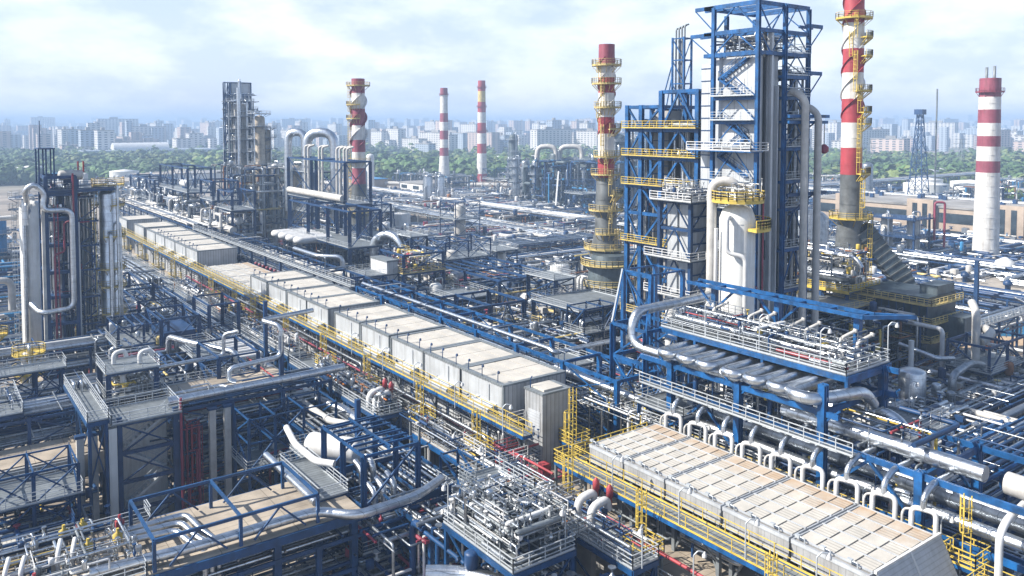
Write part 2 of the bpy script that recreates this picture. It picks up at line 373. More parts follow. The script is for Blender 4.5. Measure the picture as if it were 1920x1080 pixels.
def rack(label, axis, a0, a1, b0, b1, zs, bay=6., mt='navy', z0=0, npipes=5, seed=1, plabel=None, walkway=False, brace=True, group=None, cs=.34, rr=(.08, .32), stuffed=False, extra=True, gap=1., top_empty=False, dark=False):
    """a pipe rack running from A0 to A1 along AXIS between B0 and B1; its pipes lie on each level"""
    rnd = random.Random(seed); P = (lambda a, b, z: (a, b, z)) if axis == 'x' else (lambda a, b, z: (b, a, z))
    t = thing('pipe_rack', label, 'pipe rack', (*P((a0+a1)/2, (b0+b1)/2, z0),), group)
    n = max(1, round((a1-a0)/bay)); A = lin(a0, a1, n+1); top = zs[-1]
    for a in A:
        m = M()
        for b in (b0, b1): m.beam(P(a, b, z0), P(a, b, top+.2), cs)
        for z in zs: m.beam(P(a, b0, z), P(a, b1, z), .26, .36)
        m.build('portal', mt, t)
    m = M()
    for b in (b0, b1):
        for z in zs: m.beam(P(a0, b, z+.0), P(a1, b, z+.0), .2, .34)
    m.build('side_frame', mt, t)
    if brace:
        m = M()
        for i in range(0, n, 3):
            for b in (b0, b1):
                zz = [z0]+list(zs)
                for u, v in zip(zz, zz[1:]): m.beam(P(A[i], b, u), P(A[i+1], b, v), .13); m.beam(P(A[i+1], b, u), P(A[i], b, v), .13)
        m.build('bracing_lattice', mt, t)
    if walkway:
        z = top+.22; bb = b0-.9 if walkway == 1 else b1+.1
        m = M(); m.box(*[min(u, v) for u, v in zip(P(a0, bb, z), P(a1, bb+.8, z))], *[max(u, v) for u, v in zip(P(a0, bb, z), P(a1, bb+.8, z+.06))]); m.build('deck_grating', 'grate', t)
        m = M(); m.rails([P(a0, bb, z+.06), P(a1, bb, z+.06)]); m.rails([P(a0, bb+.8, z+.06), P(a1, bb+.8, z+.06)]); m.build('railing', 'rail', t)
    S = M(); S_mats = ['silver', 'silver2', 'white', 'maroon', 'navy', 'cream']
    for li, z in enumerate(zs):
        b = b0+.45; g = 0
        if top_empty and li == len(zs)-1: break
        while b < b1-.4:
            r = rnd.uniform(*rr)
            if b+r > b1-.3: break
            s0 = a0+rnd.uniform(0, .12)*(a1-a0); s1 = a1-rnd.uniform(0, .12)*(a1-a0)
            zc = z+.18+r; pts = [P(s0, b+r, zc), P(s1, b+r, zc)]
            if rnd.random() < .55: pts = [P(s0, b+r, zc-rnd.uniform(1, 3))]+pts
            if rnd.random() < .5: pts = pts+[P(s1, b+r, zc+rnd.uniform(.8, 2.2)), P(s1+.01, b+r+rnd.choice((-1, 1))*rnd.uniform(1, 3), zc+rnd.uniform(.8, 2.2))] if rnd.random() < .5 else pts+[P(s1, b+r, zc-rnd.uniform(1, 3))]
            if (li == len(zs)-1 or r > .17) and not stuffed and plabel and rnd.random() < .7:
                mk = rnd.choice(PIPE_MATS); lvl = 'top' if li == len(zs)-1 else 'lower'
                th = 'thick' if r > .2 else 'thin'; cn = {'silver': 'silver', 'silver2': 'grey', 'white': 'white', 'cream': 'cream'}[mk]
                pipe(pts, r, '%s %s pipe on the %s level of the %s' % (th, cn, lvl, plabel), mk, '%s %s pipes, %s level of the %s' % (th, cn, lvl, plabel), 8)
            else:
                S.m = rnd.choice([1, 4, 4, 4, 4, 0] if dark else [0, 0, 1, 1, 1, 2, 5, 5, 4] if stuffed else [0, 0, 0, 1, 1, 1, 1, 1, 2, 4, 4, 4, 4, 3 if r < .16 else 1]); S.tube(pts, r, 6, r*2.5)
            b += 2*r+rnd.uniform(.08, .5)*gap
    if extra:
        for _ in range(int((a1-a0)*(b1-b0)*len(zs)*.06)):
            a = rnd.uniform(a0, a1); b = rnd.uniform(b0, b1); z = rnd.choice(zs); r = rnd.uniform(.04, .12); S.m = rnd.choice([0, 1, 1, 1, 2, 4, 4, 4, 0]); u = rnd.uniform(.5, 1.6); q = rnd.uniform(1, 4)*rnd.choice((-1, 1))
            S.tube([P(a, b, z-rnd.uniform(1, 3)), P(a, b, z+u), P(a+q, b, z+u)] if rnd.random() < .5 else [P(a, b0-.4, z+u), P(a, b1+.4, z+u), P(a, b1+.4, z+u-2.5)], r, 5, r*2.5)
    if S.v: tag(S.build('pipework', S_mats), 'small bore pipework filling the levels of the %s' % (plabel or label), 'pipework', None, 'stuff')
    return t
def tangle(label, x0, y0, z0, x1, y1, z1, n, seed=1, rr=(.05, .2), levels=None, mats=('silver', 'silver2', 'white', 'red', 'navy', 'yellow', 'grate'), wts=(5, 8, 2, .6, 6, .6, 3), valves=0):
    """dense process pipework, drums, small platforms and valves nobody could count inside a process block"""
    rnd = random.Random(seed); S = M(); idx = list(range(len(mats)))
    rr = (rr[0]*.8, rr[1]*.72); n = int(n*1.45)
    lv = levels or lin(z0+.6, z1-.4, max(2, int((z1-z0)/2.6)))
    for _ in range(n):
        S.m = rnd.choices(idx, wts)[0]; r = rnd.uniform(*rr)*(1 if rnd.random() < .8 else 1.7)
        x = rnd.uniform(x0, x1); y = rnd.uniform(y0, y1); z = rnd.choice(lv)+rnd.uniform(-.3, .5); pts = [(x, y, z)]
        for _ in range(rnd.randint(1, 4)):
            k = rnd.random(); p = list(pts[-1])
            if k < .36: p[0] = rnd.uniform(x0, x1)
            elif k < .72: p[1] = rnd.uniform(y0, y1) if y1-y0 < 14 else min(y1, max(y0, p[1]+rnd.uniform(-9, 9)))
            else: p[2] = rnd.choice(lv)+rnd.uniform(-.3, .5)
            if (Vector(p)-Vector(pts[-1])).length > .8: pts.append(tuple(p))
        if len(pts) > 1: S.tube(pts, r, 6, r*2.5)
    for _ in range(valves or n//2):
        S.m = rnd.choices(idx, wts)[0]; x = rnd.uniform(x0, x1); y = rnd.uniform(y0, y1); z = rnd.choice(lv); k = rnd.random()
        if k < .1: r = rnd.uniform(1.2, 2.6)*rr[1]; S.vessel((x, y, z+r), (x, y, z+r+rnd.uniform(2.5, 6)*rr[1]), r, 9)
        elif k < .28: q = 3.2*rr[1]; S.box(x, y, z, x+rnd.uniform(.4, 1.3)*q, y+rnd.uniform(.4, 1.3)*q, z+rnd.uniform(.4, 1.3)*q)
        elif k < .8: r = rnd.uniform(.6, 1.4)*rr[1]; S.lathe(x, y, [(z, r*.5), (z+.2, r), (z+.35, r), (z+.4, r*.4), (z+.9, r*.4), (z+.92, r*1.3), (z+1, r*1.3)], 7)
        else: S.rails([(x, y, z), (x+rnd.uniform(1, 4), y, z)] if rnd.random() < .5 else [(x, y, z), (x, y+rnd.uniform(1, 4), z)])
    return tag(S.build('pipework', list(mats)), label, 'pipework', label, 'stuff')
def column_tower(label, x, y, r, z0, z1, mt='silver', plats=(), rail='rail', seed=1, skirt=None, riser=True, name='distillation_column', rpl=1.1, group=None, halves=True, cat='column'):
    rnd = random.Random(seed); t = thing(name, label, cat, (x, y, z0), group)
    sk = skirt or r; m = M(); prof = [(z0, sk), (z0+(z1-z0)*.3, sk), (z0+(z1-z0)*.3+1.5*(sk-r)+.01, r), (z1-r*.6, r)] + [(z1-r*.6+r*.6*math.sin(a), max(.02, r*math.cos(a))) for a in [math.pi/2*i/4 for i in range(1, 5)]]
    m.lathe(x, y, prof, 20)
    z = z0+2
    while z < z1-r: q = sk if z < z0+(z1-z0)*.3 else r; m.lathe(x, y, [(z, q*1.012), (z+.12, q*1.012)], 20); z += rnd.uniform(2.2, 3.2)
    m.build('shell', mt, t)
    for i, z in enumerate(plats):
        q = (sk if z < z0+(z1-z0)*.3 else r); a0 = rnd.uniform(0, 6.28) if halves else 0; a1 = a0+(rnd.uniform(3.4, 5) if halves and i < len(plats)-1 else 2*math.pi); k = 14
        ri, ro = q+.03, q+rpl; A = [a0+(a1-a0)*j/k for j in range(k+1)]
        m = M()
        for u, v in zip(A, A[1:]):
            c = [(x+ri*math.cos(u), y+ri*math.sin(u)), (x+ro*math.cos(u), y+ro*math.sin(u)), (x+ro*math.cos(v), y+ro*math.sin(v)), (x+ri*math.cos(v), y+ri*math.sin(v))]
            m.add([(*p, z) for p in c]+[(*p, z+.12) for p in c], [(0,3,2,1),(4,5,6,7),(0,1,5,4),(1,2,6,5),(2,3,7,6),(3,0,4,7)])
        for u in A[::3]: m.beam((x+ri*math.cos(u), y+ri*math.sin(u), z-.9), (x+ro*math.cos(u), y+ro*math.sin(u), z), .1)
        p = m.build('platform', rail if rail != 'rail' else 'navy', t)
        m = M(); m.rails([(x+ro*math.cos(u)*1., y+ro*math.sin(u), z+.1) for u in A], post=1.1); m.build('railing', rail, p)
    if plats:
        m = M(); a = rnd.uniform(2.5, 4.6); zz = [z0]+list(plats)
        for i, (u, v) in enumerate(zip(zz, zz[1:])): aa = a+(i % 2)*.5; m.ladder(x+(r+.35)*math.cos(aa), y+(r+.35)*math.sin(aa), u, v, True, math.cos(aa), math.sin(aa))
        m.build('ladder', rail, t)
    if riser:
        m = M(); 
        for k in range(3 if r > .9 else 1):
            a = rnd.uniform(2.2, 5.6); rr = rnd.uniform(.1, .22)*(1+.4*r); zt = z1 if k == 0 else rnd.uniform(z0+.4*(z1-z0), z1-2); q = sk+rr+.15
            m.tube([(x, y, z1-.2), (x, y, z1+.9), (x+q*math.cos(a), y+q*math.sin(a), z1+.9), (x+q*math.cos(a), y+q*math.sin(a), z0+1)] if k == 0 else [(x, y, zt), (x+q*math.cos(a), y+q*math.sin(a), zt), (x+q*math.cos(a), y+q*math.sin(a), z0+1)], rr, 8, rr*2.5)
        m.build('riser_pipe', 'silver', t)
    return t
def chimney(label, x, y, prof, bands, plats=(), rail='paleyel', ladder_a=None, strake=None, name='chimney', n=20, mts=('smaroon', 'swhite', 'sred', 'grn', 'paleyel'), flues=(), rpl=1.3, group=None, cages=()):
    """PROF [(z, r)]; BANDS [(z_top, material index)] from the bottom; STRAKE (z0, z1): helical fins"""
    t = thing(name, label, 'chimney', (x, y, prof[0][0]), group)
    def rad(z):
        for (a, p), (b, q) in zip(prof, prof[1:]):
            if z <= b: return p+(q-p)*(z-a)/(b-a)
        return prof[-1][1]
    m = M(); z = prof[0][0]
    for zt, mi in bands:
        zs = [z]+[p[0] for p in prof if z < p[0] < zt]+[zt]; m.m = mi
        vs = []
        for q in zs: vs.append((q, rad(q)))
        m.lathe(x, y, vs, n)
        zz = z+1.8
        while zz < zt-.5 and rad(zz) > 1.2: m.lathe(x, y, [(zz, rad(zz)*1.02), (zz+.14, rad(zz)*1.02)], n); zz += 3.1
        z = zt
    m.build('shaft', mts, t)
    if strake:
        s0, s1, fin, pitch = strake
        for k in range(3):
            m = M(); steps = int((s1-s0)/.5); last = None
            for i in range(steps+1):
                z = s0+(s1-s0)*i/steps; a = 2*math.pi*(k/3+(z-s0)/pitch); q = rad(z); f = fin*min(1, (i+1)/3, (steps-i+1)/3)
                cur = [(x+q*.97*math.cos(a), y+q*.97*math.sin(a), z), (x+(q+f)*math.cos(a), y+(q+f)*math.sin(a), z)]
                if last:
                    zc = z; mi = 0; zb = prof[0][0]
                    for zt, mm in bands:
                        if zb <= zc <= zt: mi = mm
                        zb = zt
                    m.m = mi; d = .05; ta = (-math.sin(a)*d, math.cos(a)*d)
                    p = last+cur
                    m.add([(q_[0]+ta[0], q_[1]+ta[1], q_[2]) for q_ in p]+[(q_[0]-ta[0], q_[1]-ta[1], q_[2]) for q_ in p], [(0,1,3,2),(4,6,7,5),(1,5,7,3),(0,4,5,1),(2,3,7,6)])
                last = cur
            m.build('strake_fin', mts, t)
    for i, pz in enumerate(plats):
        z, a0, a1 = pz if isinstance(pz, tuple) else (pz, 0, 2*math.pi)
        ri, ro = rad(z)+.02, rad(z)+rpl; k = 16; A = [a0+(a1-a0)*j/k for j in range(k+1)]; m = M()
        for u, v in zip(A, A[1:]):
            c = [(x+ri*math.cos(u), y+ri*math.sin(u)), (x+ro*math.cos(u), y+ro*math.sin(u)), (x+ro*math.cos(v), y+ro*math.sin(v)), (x+ri*math.cos(v), y+ri*math.sin(v))]
            m.add([(*p, z) for p in c]+[(*p, z+.22) for p in c], [(0,3,2,1),(4,5,6,7),(0,1,5,4),(1,2,6,5),(2,3,7,6),(3,0,4,7)])
        for u in A[::2]: m.beam((x+ri*math.cos(u), y+ri*math.sin(u), z-1.3), (x+ro*math.cos(u)*.99, y+ro*math.sin(u), z), .1)
        p = m.build('platform', rail, t)
        m = M(); m.rails([(x+ro*math.cos(u), y+ro*math.sin(u), z+.2) for u in A], post=1., r=.07); m.build('railing', rail, p)
    if ladder_a is not None:
        m = M(); a = ladder_a; zz = sorted({prof[0][0]+.5} | {p[0] if isinstance(p, tuple) else p for p in plats} | ({prof[-1][0]-1} if not plats else set()))
        for u, v in zip(zz, zz[1:]):
            q = rad((u+v)/2)+.5; m.ladder(x+q*math.cos(a), y+q*math.sin(a), u, v, True, math.cos(a), math.sin(a), .08); a += .35 if u % 2 > 1 else -.35
        m.build('ladder', rail, t)
    for fx, fy, r, z in flues: M().lathe(x+fx, y+fy, [(prof[-1][0]-.3, r), (z, r), (z, r*.7)], 12).build('flue', 'grate', t)
    return t
def tank(label, x, y, r, z0, h, mt='tankw', cone=.12, group=None):
    t = thing('storage_tank', label, 'tank', (x, y, z0), group)
    M().lathe(x, y, [(z0, r), (z0+h, r)], 28).build('shell', mt, t)
    M().lathe(x, y, [(z0+h+.01, r*1.015), (z0+h+.12, r*1.015), (z0+h+.12+r*cone, .05)], 28).build('roof', mt, t)
    m = M(); k = 24; m.rails([(x+r*math.cos(2*math.pi*i/k), y+r*math.sin(2*math.pi*i/k), z0+h+.12) for i in range(k)], close=True, post=1.4); m.build('railing', 'rail', t)
    m = M()
    for i in range(13): a = 2.4+i*.14; m.box(x+(r+.1)*math.cos(a)-.35, y+(r+.1)*math.sin(a)-.35, z0+h*i/13+.1, x+(r+.6)*math.cos(a)+.3, y+(r+.6)*math.sin(a)+.3, z0+h*i/13+.22)
    m.build('stair_flight', 'rail', t)
    return t
def lamp_post(label, x, y, z, h=3.2, group=None, side=1):
    t = thing('lamp_post', label, 'lamp post', (x, y, z), group)
    M().tube([(x, y, z), (x, y, z+h), (x+side*.25, y-.2, z+h+.35), (x+side*.6, y-.4, z+h+.25)], .06, 6, .1).build('pole', 'rail', t)
    M().lathe(x+side*.68, y-.45, [(z+h-.15, .2), (z+h+.05, .2), (z+h+.25, .08)], 8).build('lamp_head', 'white', t)
    return t
# ------------------------------------------------------------ ground
G = M(); G.box(-9000, -3000, -1, 26000, 26000, 0); structure('ground', G, 'ground')
def sheet(name, x0, y0, x1, y1, mk, z=.004):
    m = M().add([(x0,y0,z),(x1,y0,z),(x1,y1,z),(x0,y1,z)], [(0,1,2,3)]); return structure(name, m, mk)
sheet('sand_ground', 150, 40, 260, 88, 'sand')
sheet('grass_field', 330, 320, 560, 420, 'grass'); sheet('grass_field', 400, 205, 520, 240, 'grass')
sheet('grass_field', 152, 88.5, 175, 96, 'grass'); sheet('grass_field', 560, 420, 760, 640, 'grass', .004)
sheet('paved_yard', 14, 60, 46, 180, 'conc'); sheet('road', 130, 160, 300, 174, 'conc2', .008); sheet('road', 128, 176, 134, 520, 'conc2', .012)
# ------------------------------------------------------------ raised concrete platform the air coolers stand on
t = thing('concrete_platform', 'raised concrete platform carrying the row of grey cooler houses', 'platform', (55, 110, 0))
M().box(46.4, 24, 8.3, 64, 275, 9).build('deck_slab', 'conc', t)
m = M(); m.beam((46.35, 24, 8.7), (46.35, 275, 8.7), .3, .55); m.build('edge_beam', 'blue', t)
y = 24.5
while y < 275:
    M().box(46.7, y, 0, 47.3, y+.6, 8.28).build('column', 'conc2', t); y += 9.1 if y < 150 else 18
for y0, y1 in ((60, 68.5), (95, 101), (44, 48), (118, 122), (27, 30)): M().box(47.9, y0, 0, 48.1, y1, 8.28).build('wall_panel', 'wcorr', t)
M().box(52, 24, 0, 63, 275, 8.2).build('inner_wall', 'conc2', t)
M().box(64.02, 24, 0, 70, 130, 1.2).build('rear_plinth', 'conc2', t)
m = M(); m.rails([(46.5, 24, 9), (46.5, 112, 9)]); m.build('railing', 'rail', t)
# ------------------------------------------------------------ cooler houses
X0, X1, ZB, ZT = 50.0, 58.5, 9.0, 17.2
def cooler(y0, y1, label, group, detail=True):
    t = thing('cooler_house', label, 'cooler house', ((X0+X1)/2, (y0+y1)/2, ZB), group)
    M().box(X0, y0, ZB, X1, y1, ZT-.02).build('wall', 'corr', t)
    m = M(); m.box(X0-.03, y0+.3, ZT-3.6, X0-.005, y1-.3, ZT-.3); m.build('upper_panel', 'panelw', t)
    if detail:
        m = M(); m.box(X0-.04, y0+.6, ZB+.3, X0-.01, y0+(y1-y0)*.70, ZB+4.0); m.build('louvre_panel', 'louv', t)
        m = M(); m.box(X0-.05, y1-2.0, ZB+.05, X0-.01, y1-.9, ZB+2.1); d = m.build('door', 'wcorr', t); M().box(X0-.12, y1-1.9, ZB+1., X0-.05, y1-1.75, ZB+1.1).build('handle', 'navy', d)
        m = M(); m.lathe(0, 0, [(0, .01)], 3); m = M()
        for k in range(3): m.tube([(X0-.02, y1-1.45, ZB+3+k*1.2), (X0-.1, y1-1.45, ZB+3+k*1.2)], .22, 8)
        m.build('port_rim', 'navy', t)
        # inlet cowl: boxed hood leaning out from the wall
        a, b = y0+1.2, y0+(y1-y0)*.62; m = M()
        m.add([(X0-.01,a,ZT-3.9),(X0-1.3,a,ZT-3.9),(X0-1.3,a,ZT-2.6),(X0-.01,a,ZT-2.2),(X0-.01,b,ZT-3.9),(X0-1.3,b,ZT-3.9),(X0-1.3,b,ZT-2.6),(X0-.01,b,ZT-2.2)],
              [(0,1,2,3),(7,6,5,4),(0,4,5,1),(1,5,6,2),(2,6,7,3)])
        m.build('inlet_cowl', 'rib', t)
    m = M(); e = .12
    for (a, b, c, d) in ((X0-e, y0-.02, X1+e, y0+.5), (X0-e, y1-.5, X1+e, y1+.02), (X0-e, y0+.5, X0+.45, y1-.5), (X1-.45, y0+.5, X1+e, y1-.5)): m.box(a, b, ZT-.1, c, d, ZT+.12)
    m.build('roof_edge', 'grate', t)
    m = M(); nx, ny = 4, 2
    for i in range(nx):
        for j in range(ny):
            a = X0+.5+(X1-X0-1)*i/nx+.07; b = X0+.5+(X1-X0-1)*(i+1)/nx-.07; c = y0+.55+(y1-y0-1.1)*j/ny+.06; d = y0+.55+(y1-y0-1.1)*(j+1)/ny-.04
            m.box(a, c, ZT-.03, b, d, ZT+.06)
    m.build('roof_panel', 'roofp', t); M().box(X0+.4, y0+.5, ZT-.1, X1-.4, y1-.5, ZT-.01).build('roof_bed', 'roofg', t)
    for (x, y) in ((X0-.06, y0-.06), (X0-.06, y1+.0)): M().box(x-.05, y-.05, ZB, x+.2, y+.2, ZT-.1).build('corner_trim', 'grate', t)
    if detail:
        m = M()
        for yy in (y0+1.2, y0+4.2, y0+6.9): m.tube([(X0+.1, yy, ZT+.1), (X0+.1, yy, ZT+.9), (X0+.25, yy+.1, ZT+1.2)], .05, 5, .1); m.lathe(X0+.28, yy+.12, [(ZT+1., .16), (ZT+1.2, .16), (ZT+1.3, .05)], 6)
        m.build('lamp_bracket', 'navy', t)
        m = M(); m.tube([(X0-.08, y0+.5, ZB+5.8), (X0-.08, y1-.5, ZB+5.8)], .06, 5); m.tube([(X0-.1, y0+2.6, ZB+.5), (X0-.1, y0+2.6, ZT-.4)], .05, 5); m.build('conduit', 'rail', t)
    return t
near = [69.3, 77.6, 86.0, 94.9, 103.6, 114.2, 122.5, 131.3, 140.4]
for i, y in enumerate(near):
    cooler(y, y+8.25, 'grey cooler house with pale panelled roof, %s counted from the small cabin' % ORD[i], 'near row of cooler houses')
far = [183.2, 192.6, 202.1, 211.6, 221.2, 233.5, 254.5]
for i, y in enumerate(far):
    cooler(y, y+9.1 if i < 5 else y+11.5, 'grey cooler house of the far row, %s beyond the flat bank' % ORD[i], 'far row of cooler houses', i < 4)
# small cabin at the near end
t = thing('cabin', 'small pale cabin with a roof hatch at the end of the cooler row', 'cabin', (53.9, 66.6, 9))
M().box(52, 65.2, 9, 55.8, 68.2, 16.9).build('wall', 'corr', t); M().box(51.9, 65.1, 16.9, 55.9, 68.3, 17.1).build('roof', 'grate', t)
M().box(52.5, 65.6, 17.1, 55.0, 67.9, 17.3).build('hatch_cover', 'roofp', t); M().box(51.95, 65.6, 12.9, 51.99, 67.6, 15.0).build('wall_hatch', 'rib', t)
M().tube([(52.3, 67.6, 17.1), (52.3, 67.6, 18.1), (52.5, 67.6, 18.3)], .06, 6, .1).build('lamp_bracket', 'navy', t); M().box(51.95, 65.9, 9.1, 51.98, 67, 11).build('door', 'louv', t)
# ------------------------------------------------------------ flat cooler banks
def bank(label, mods, x0, x1, zt, mk, legs, group=None, zg=9.):
    for k, (ya, yb) in enumerate(mods):
        t = thing('cooler_bank', label % ORD[k], 'cooler bank', ((x0+x1)/2, (ya+yb)/2, zg), group)
        m = M(); m.box(x0, ya+.06, zt-1.45, x1, yb-.06, zt-.12); m.build('casing', 'casing', t)
        m = M(); m.box(x0-.06, ya+.04, zt-.3, x0+.1, yb-.04, zt+.02); m.box(x1-.1, ya+.04, zt-.3, x1+.06, yb-.04, zt+.02); m.box(x0+.1, ya+.04, zt-.3, x1-.1, ya+.16, zt+.02); m.box(x0+.1, yb-.16, zt-.3, x1-.1, yb-.04, zt+.02)
        m.box(x0-.05, ya+.04, zt-1.6, x0+.1, yb-.04, zt-1.4); m.build('rim', 'rib', t)
        M().box(x0+.1, ya+.16, zt-.14, x1-.1, yb-.16, zt-.06).build('roof_bed', 'roofg', t)
        m = M(); nx, ny = 5, 4; rnd = random.Random(k)
        for i in range(nx):
            for j in range(ny):
                a = x0+.45+(x1-x0-.6)*i/nx+.06; b = x0+.45+(x1-x0-.6)*(i+1)/nx-.06; c = ya+.2+(yb-ya-.4)*j/ny+.07; d = ya+.2+(yb-ya-.4)*(j+1)/ny-.07
                h = .05; m.m = (i+j) % 2
                m.add([(a,c,zt-.05),(b,c,zt-.05),(b,d,zt-.05),(a,d,zt-.05),(a,c,zt+h-.06),(b,c,zt+h),(b,d,zt+h),(a,d,zt+h-.06)], [(0,3,2,1),(4,5,6,7),(0,1,5,4),(1,2,6,5),(2,3,7,6),(3,0,4,7)])
        m.build('roof_panel', [mk, 'bank2'], t)
        m = M(); [m.beam((x0+.45+(x1-x0-.6)*i/nx, ya+.1, zt+.04), (x0+.45+(x1-x0-.6)*i/nx, yb-.1, zt+.04), .09, .12) for i in range(nx+1)]; m.build('roof_rib', 'rib', t)
        m = M()
        for j in range(3): yy = ya+(yb-ya)*(j+.5)/3; m.tube([(x0+.15, yy, zt), (x0+.15, yy, zt+.35), (x0+.15, yy+.5, zt+.35)], .05, 5, .1); m.box(x0+.05, yy+.4, zt+.25, x0+.3, yy+.75, zt+.45)
        m.build('lifting_bracket', 'rail', t)
        if legs:
            for yy in (ya+.6, yb-.6):
                for x in (x0+.5, x1-.5): M().beam((x, yy, zg), (x, yy, zt-1.5), .35).build('leg', 'grate', t)
            m = M()
            for x in (x0+.5,):
                ym = (ya+yb)/2; m.beam((x, ya+.6, zg+.1), (x, ym, zt-1.6), .16); m.beam((x, yb-.6, zg+.1), (x, ym, zt-1.6), .16)
            m.beam((x0+.5, ym, zg+1.6), (x1-.5, ym, zg+1.6), .2); m.box(x0+1.5, ya+.8, zg+2.1, x1-1.5, yb-.8, zg+2.5)
            m.build('bracing_lattice', 'grate', t)
            M().lathe((x0+x1)/2, (ya+yb)/2, [(zt-2.6, 1.9), (zt-1.5, 2.1)], 20).build('fan_ring', 'grate', t)
bank('flat beige air cooler bank with rust stained roof, %s from the ladder corner', [(51.9, 56.4), (46.9, 51.8), (40.9, 46.8), (34.7, 40.8), (28.5, 34.6)], 50.6, 59.5, 15.0, 'bank', True, 'stained flat cooler banks')
bank('weathered flat cooler bank between the two rows of houses, %s from the near row', [(149.5, 156.5), (156.6, 164), (164.1, 171.5), (171.6, 179.3)], 50.2, 59.6, 14.4, 'bank', True, 'weathered flat cooler banks')
t = thing('end_hood', 'pale ribbed hood leaning against the end of the stained cooler bank', 'hood', (55, 27.6, 9))
for a, b in ((50.9, 55.1), (55.3, 59.4)):
    m = M(); m.add([(a,28.35,15.2),(b,28.35,15.2),(b,26.2,11),(a,26.2,11),(a,28.2,15.2),(b,28.2,15.2),(b,26.0,11),(a,26.0,11)], [(0,1,2,3),(7,6,5,4),(0,4,5,1),(1,5,6,2),(2,6,7,3),(3,7,4,0)]); m.build('hood_panel', 'rib', t)
m = M(); m.beam((50.8, 28.3, 15.25), (59.5, 28.3, 15.25), .2); m.beam((55.2, 28.3, 15.3), (55.2, 26.05, 11), .2); m.build('hood_frame', 'white', t)
t = thing('sheeted_canopy', 'black sheeted flat roof with pale battens beyond the ribbed hood', 'canopy', (55, 20, 9))
M().box(50.5, 12, 12.6, 60, 25.2, 12.9).build('sheeting', 'black', t)
m = M(); [m.beam((50.5, yy, 12.97), (60, yy, 12.97), .25, .12) for yy in (14, 17, 20, 23, 25)]; [m.beam((xx, 12, 13.05), (xx, 25.2, 13.05), .2, .12) for xx in (50.5, 60)]; m.build('batten_trim', 'cream', t)
m = M(); m.rails([(60.2, 12, 12.9), (60.2, 28, 12.9)]); m.rails([(50.2, 25.5, 12.9), (60.2, 25.5, 12.9)]); m.build('railing', 'yellow', t)
# ------------------------------------------------------------ yellow walkways and cage ladders
def walkway(label, y0, y1, z, x0=47.8, x1=48.9, step=8.6, mt='blue', zg=9.):
    t = thing('walkway', label, 'walkway', ((x0+x1)/2, (y0+y1)/2, zg))
    m = M(); m.box(x0+.1, y0, z, x1-.1, y1, z+.06); m.build('deck_grating', 'grate', t)
    m = M(); m.beam((x0, y0, z-.1), (x0, y1, z-.1), .14, .3); m.beam((x1, y0, z-.1), (x1, y1, z-.1), .14, .3)
    yy = y0
    while yy < y1: m.beam((x0, yy, z-.15), (x1, yy, z-.15), .12, .2); yy += 2.2
    m.build('side_frame', mt, t)
    m = M(); m.rails([(x0, y0, z+.1), (x0, y1, z+.1)], r=.055, mid=1, post=2.2); m.build('railing', 'yellow', t)
    m = M(); m.rails([(x1, y0, z+.1), (x1, y1, z+.1)], r=.055, mid=1, post=2.2); m.build('railing', 'yellow', t)
    yy = y0+1
    while yy < y1: M().beam((x1-.1, yy, zg), (x1-.1, yy, z-.3), .28).build('post', 'grate', t); yy += step
    m = M(); yy = y0+1
    while yy < y1: m.beam((x1-.1, yy, z-2.4), (x0, yy, z-.3), .14); yy += step
    m.build('knee_brace', 'grate', t)
    return t
walkway('long yellow railed walkway along the front of the near cooler houses', 63, 182, 14.2)
walkway('long yellow railed walkway along the front of the far cooler houses', 183, 272, 14.2)
walkway('yellow railed walkway with blue edge beam beside the stained cooler bank', 22, 57.4, 13.5, 47.6, 49.6)
walkway('yellow railed walkway behind the stained cooler bank', 28, 57, 13.4, 59.9, 60.9)
t = thing('guard_railing', 'yellow railing across the corner end of the stained cooler bank', 'railing', (54, 57.6, 14)); m = M(); m.rails([(49.6, 57.7, 13.6), (59.6, 57.7, 13.6)], r=.08); m.build('rail_bars', 'yellow', t); m = M(); m.box(49.6, 56.8, 13.4, 59.7, 57.6, 13.5); m.build('deck_grating', 'grate', t)
def cage(label, x, y, z0, z1, zp=None, group='yellow cage ladders'):
    t = thing('cage_ladder', label, 'ladder', (x, y, z0), group)
    m = M(); m.ladder(x, y, z0, z1, True, -1, 0, .07)
    m.build('ladder', 'yellow', t)
    a = 1.15; zp = z0
    m = M(); m.box(x-a, y-a, zp-.3, x+a, y+a, zp); m.build('platform', 'blue', t)
    m = M(); m.rails([(x-a, y-a, zp), (x+a, y-a, zp), (x+a, y+a, zp), (x-a, y+a, zp)], close=True, post=.8, r=.07, h=1.2); m.build('railing', 'yellow', t)
    for i in (-1, 1):
        for j in (-1, 1): M().beam((x+i*(a-.15), y+j*(a-.15), 9 if x > 46.5 else 5), (x+i*(a-.15), y+j*(a-.15), zp-.3), .22).build('post', 'grate', t)
    return t
for i, y in enumerate([68.7, 80.2, 93.6, 107.1, 121.2, 136.1, 145.9, 160]):
    cage('yellow caged ladder rising to the near walkway, %s from the small cabin' % ORD[i], 46.4, y, 11.4, 14.6)
for i, y in enumerate([188, 203, 219, 238, 255]):
    cage('yellow caged ladder on the far walkway, %s beyond the flat bank' % ORD[i], 46.4, y, 11, 14.6)
cage('yellow caged ladder nearest the cabin end of the stained cooler bank', 46.7, 54.6, 10.6, 14.6)
cage('tall yellow caged ladder midway along the stained cooler bank', 46.6, 45.4, 10.6, 14.8)
cage('yellow caged ladder at the near end of the stained cooler bank', 46.6, 33.2, 10.6, 14.8)
cage('yellow caged ladder beside the small cabin corner', 55.0, 63.6, 12, 16.5)
cage('yellow caged ladder behind the far corner of the stained cooler bank', 50.2, 58.6, 12.6, 16.5)
cage('yellow caged ladder by the ribbed hood', 61.2, 27.2, 13.2, 17)
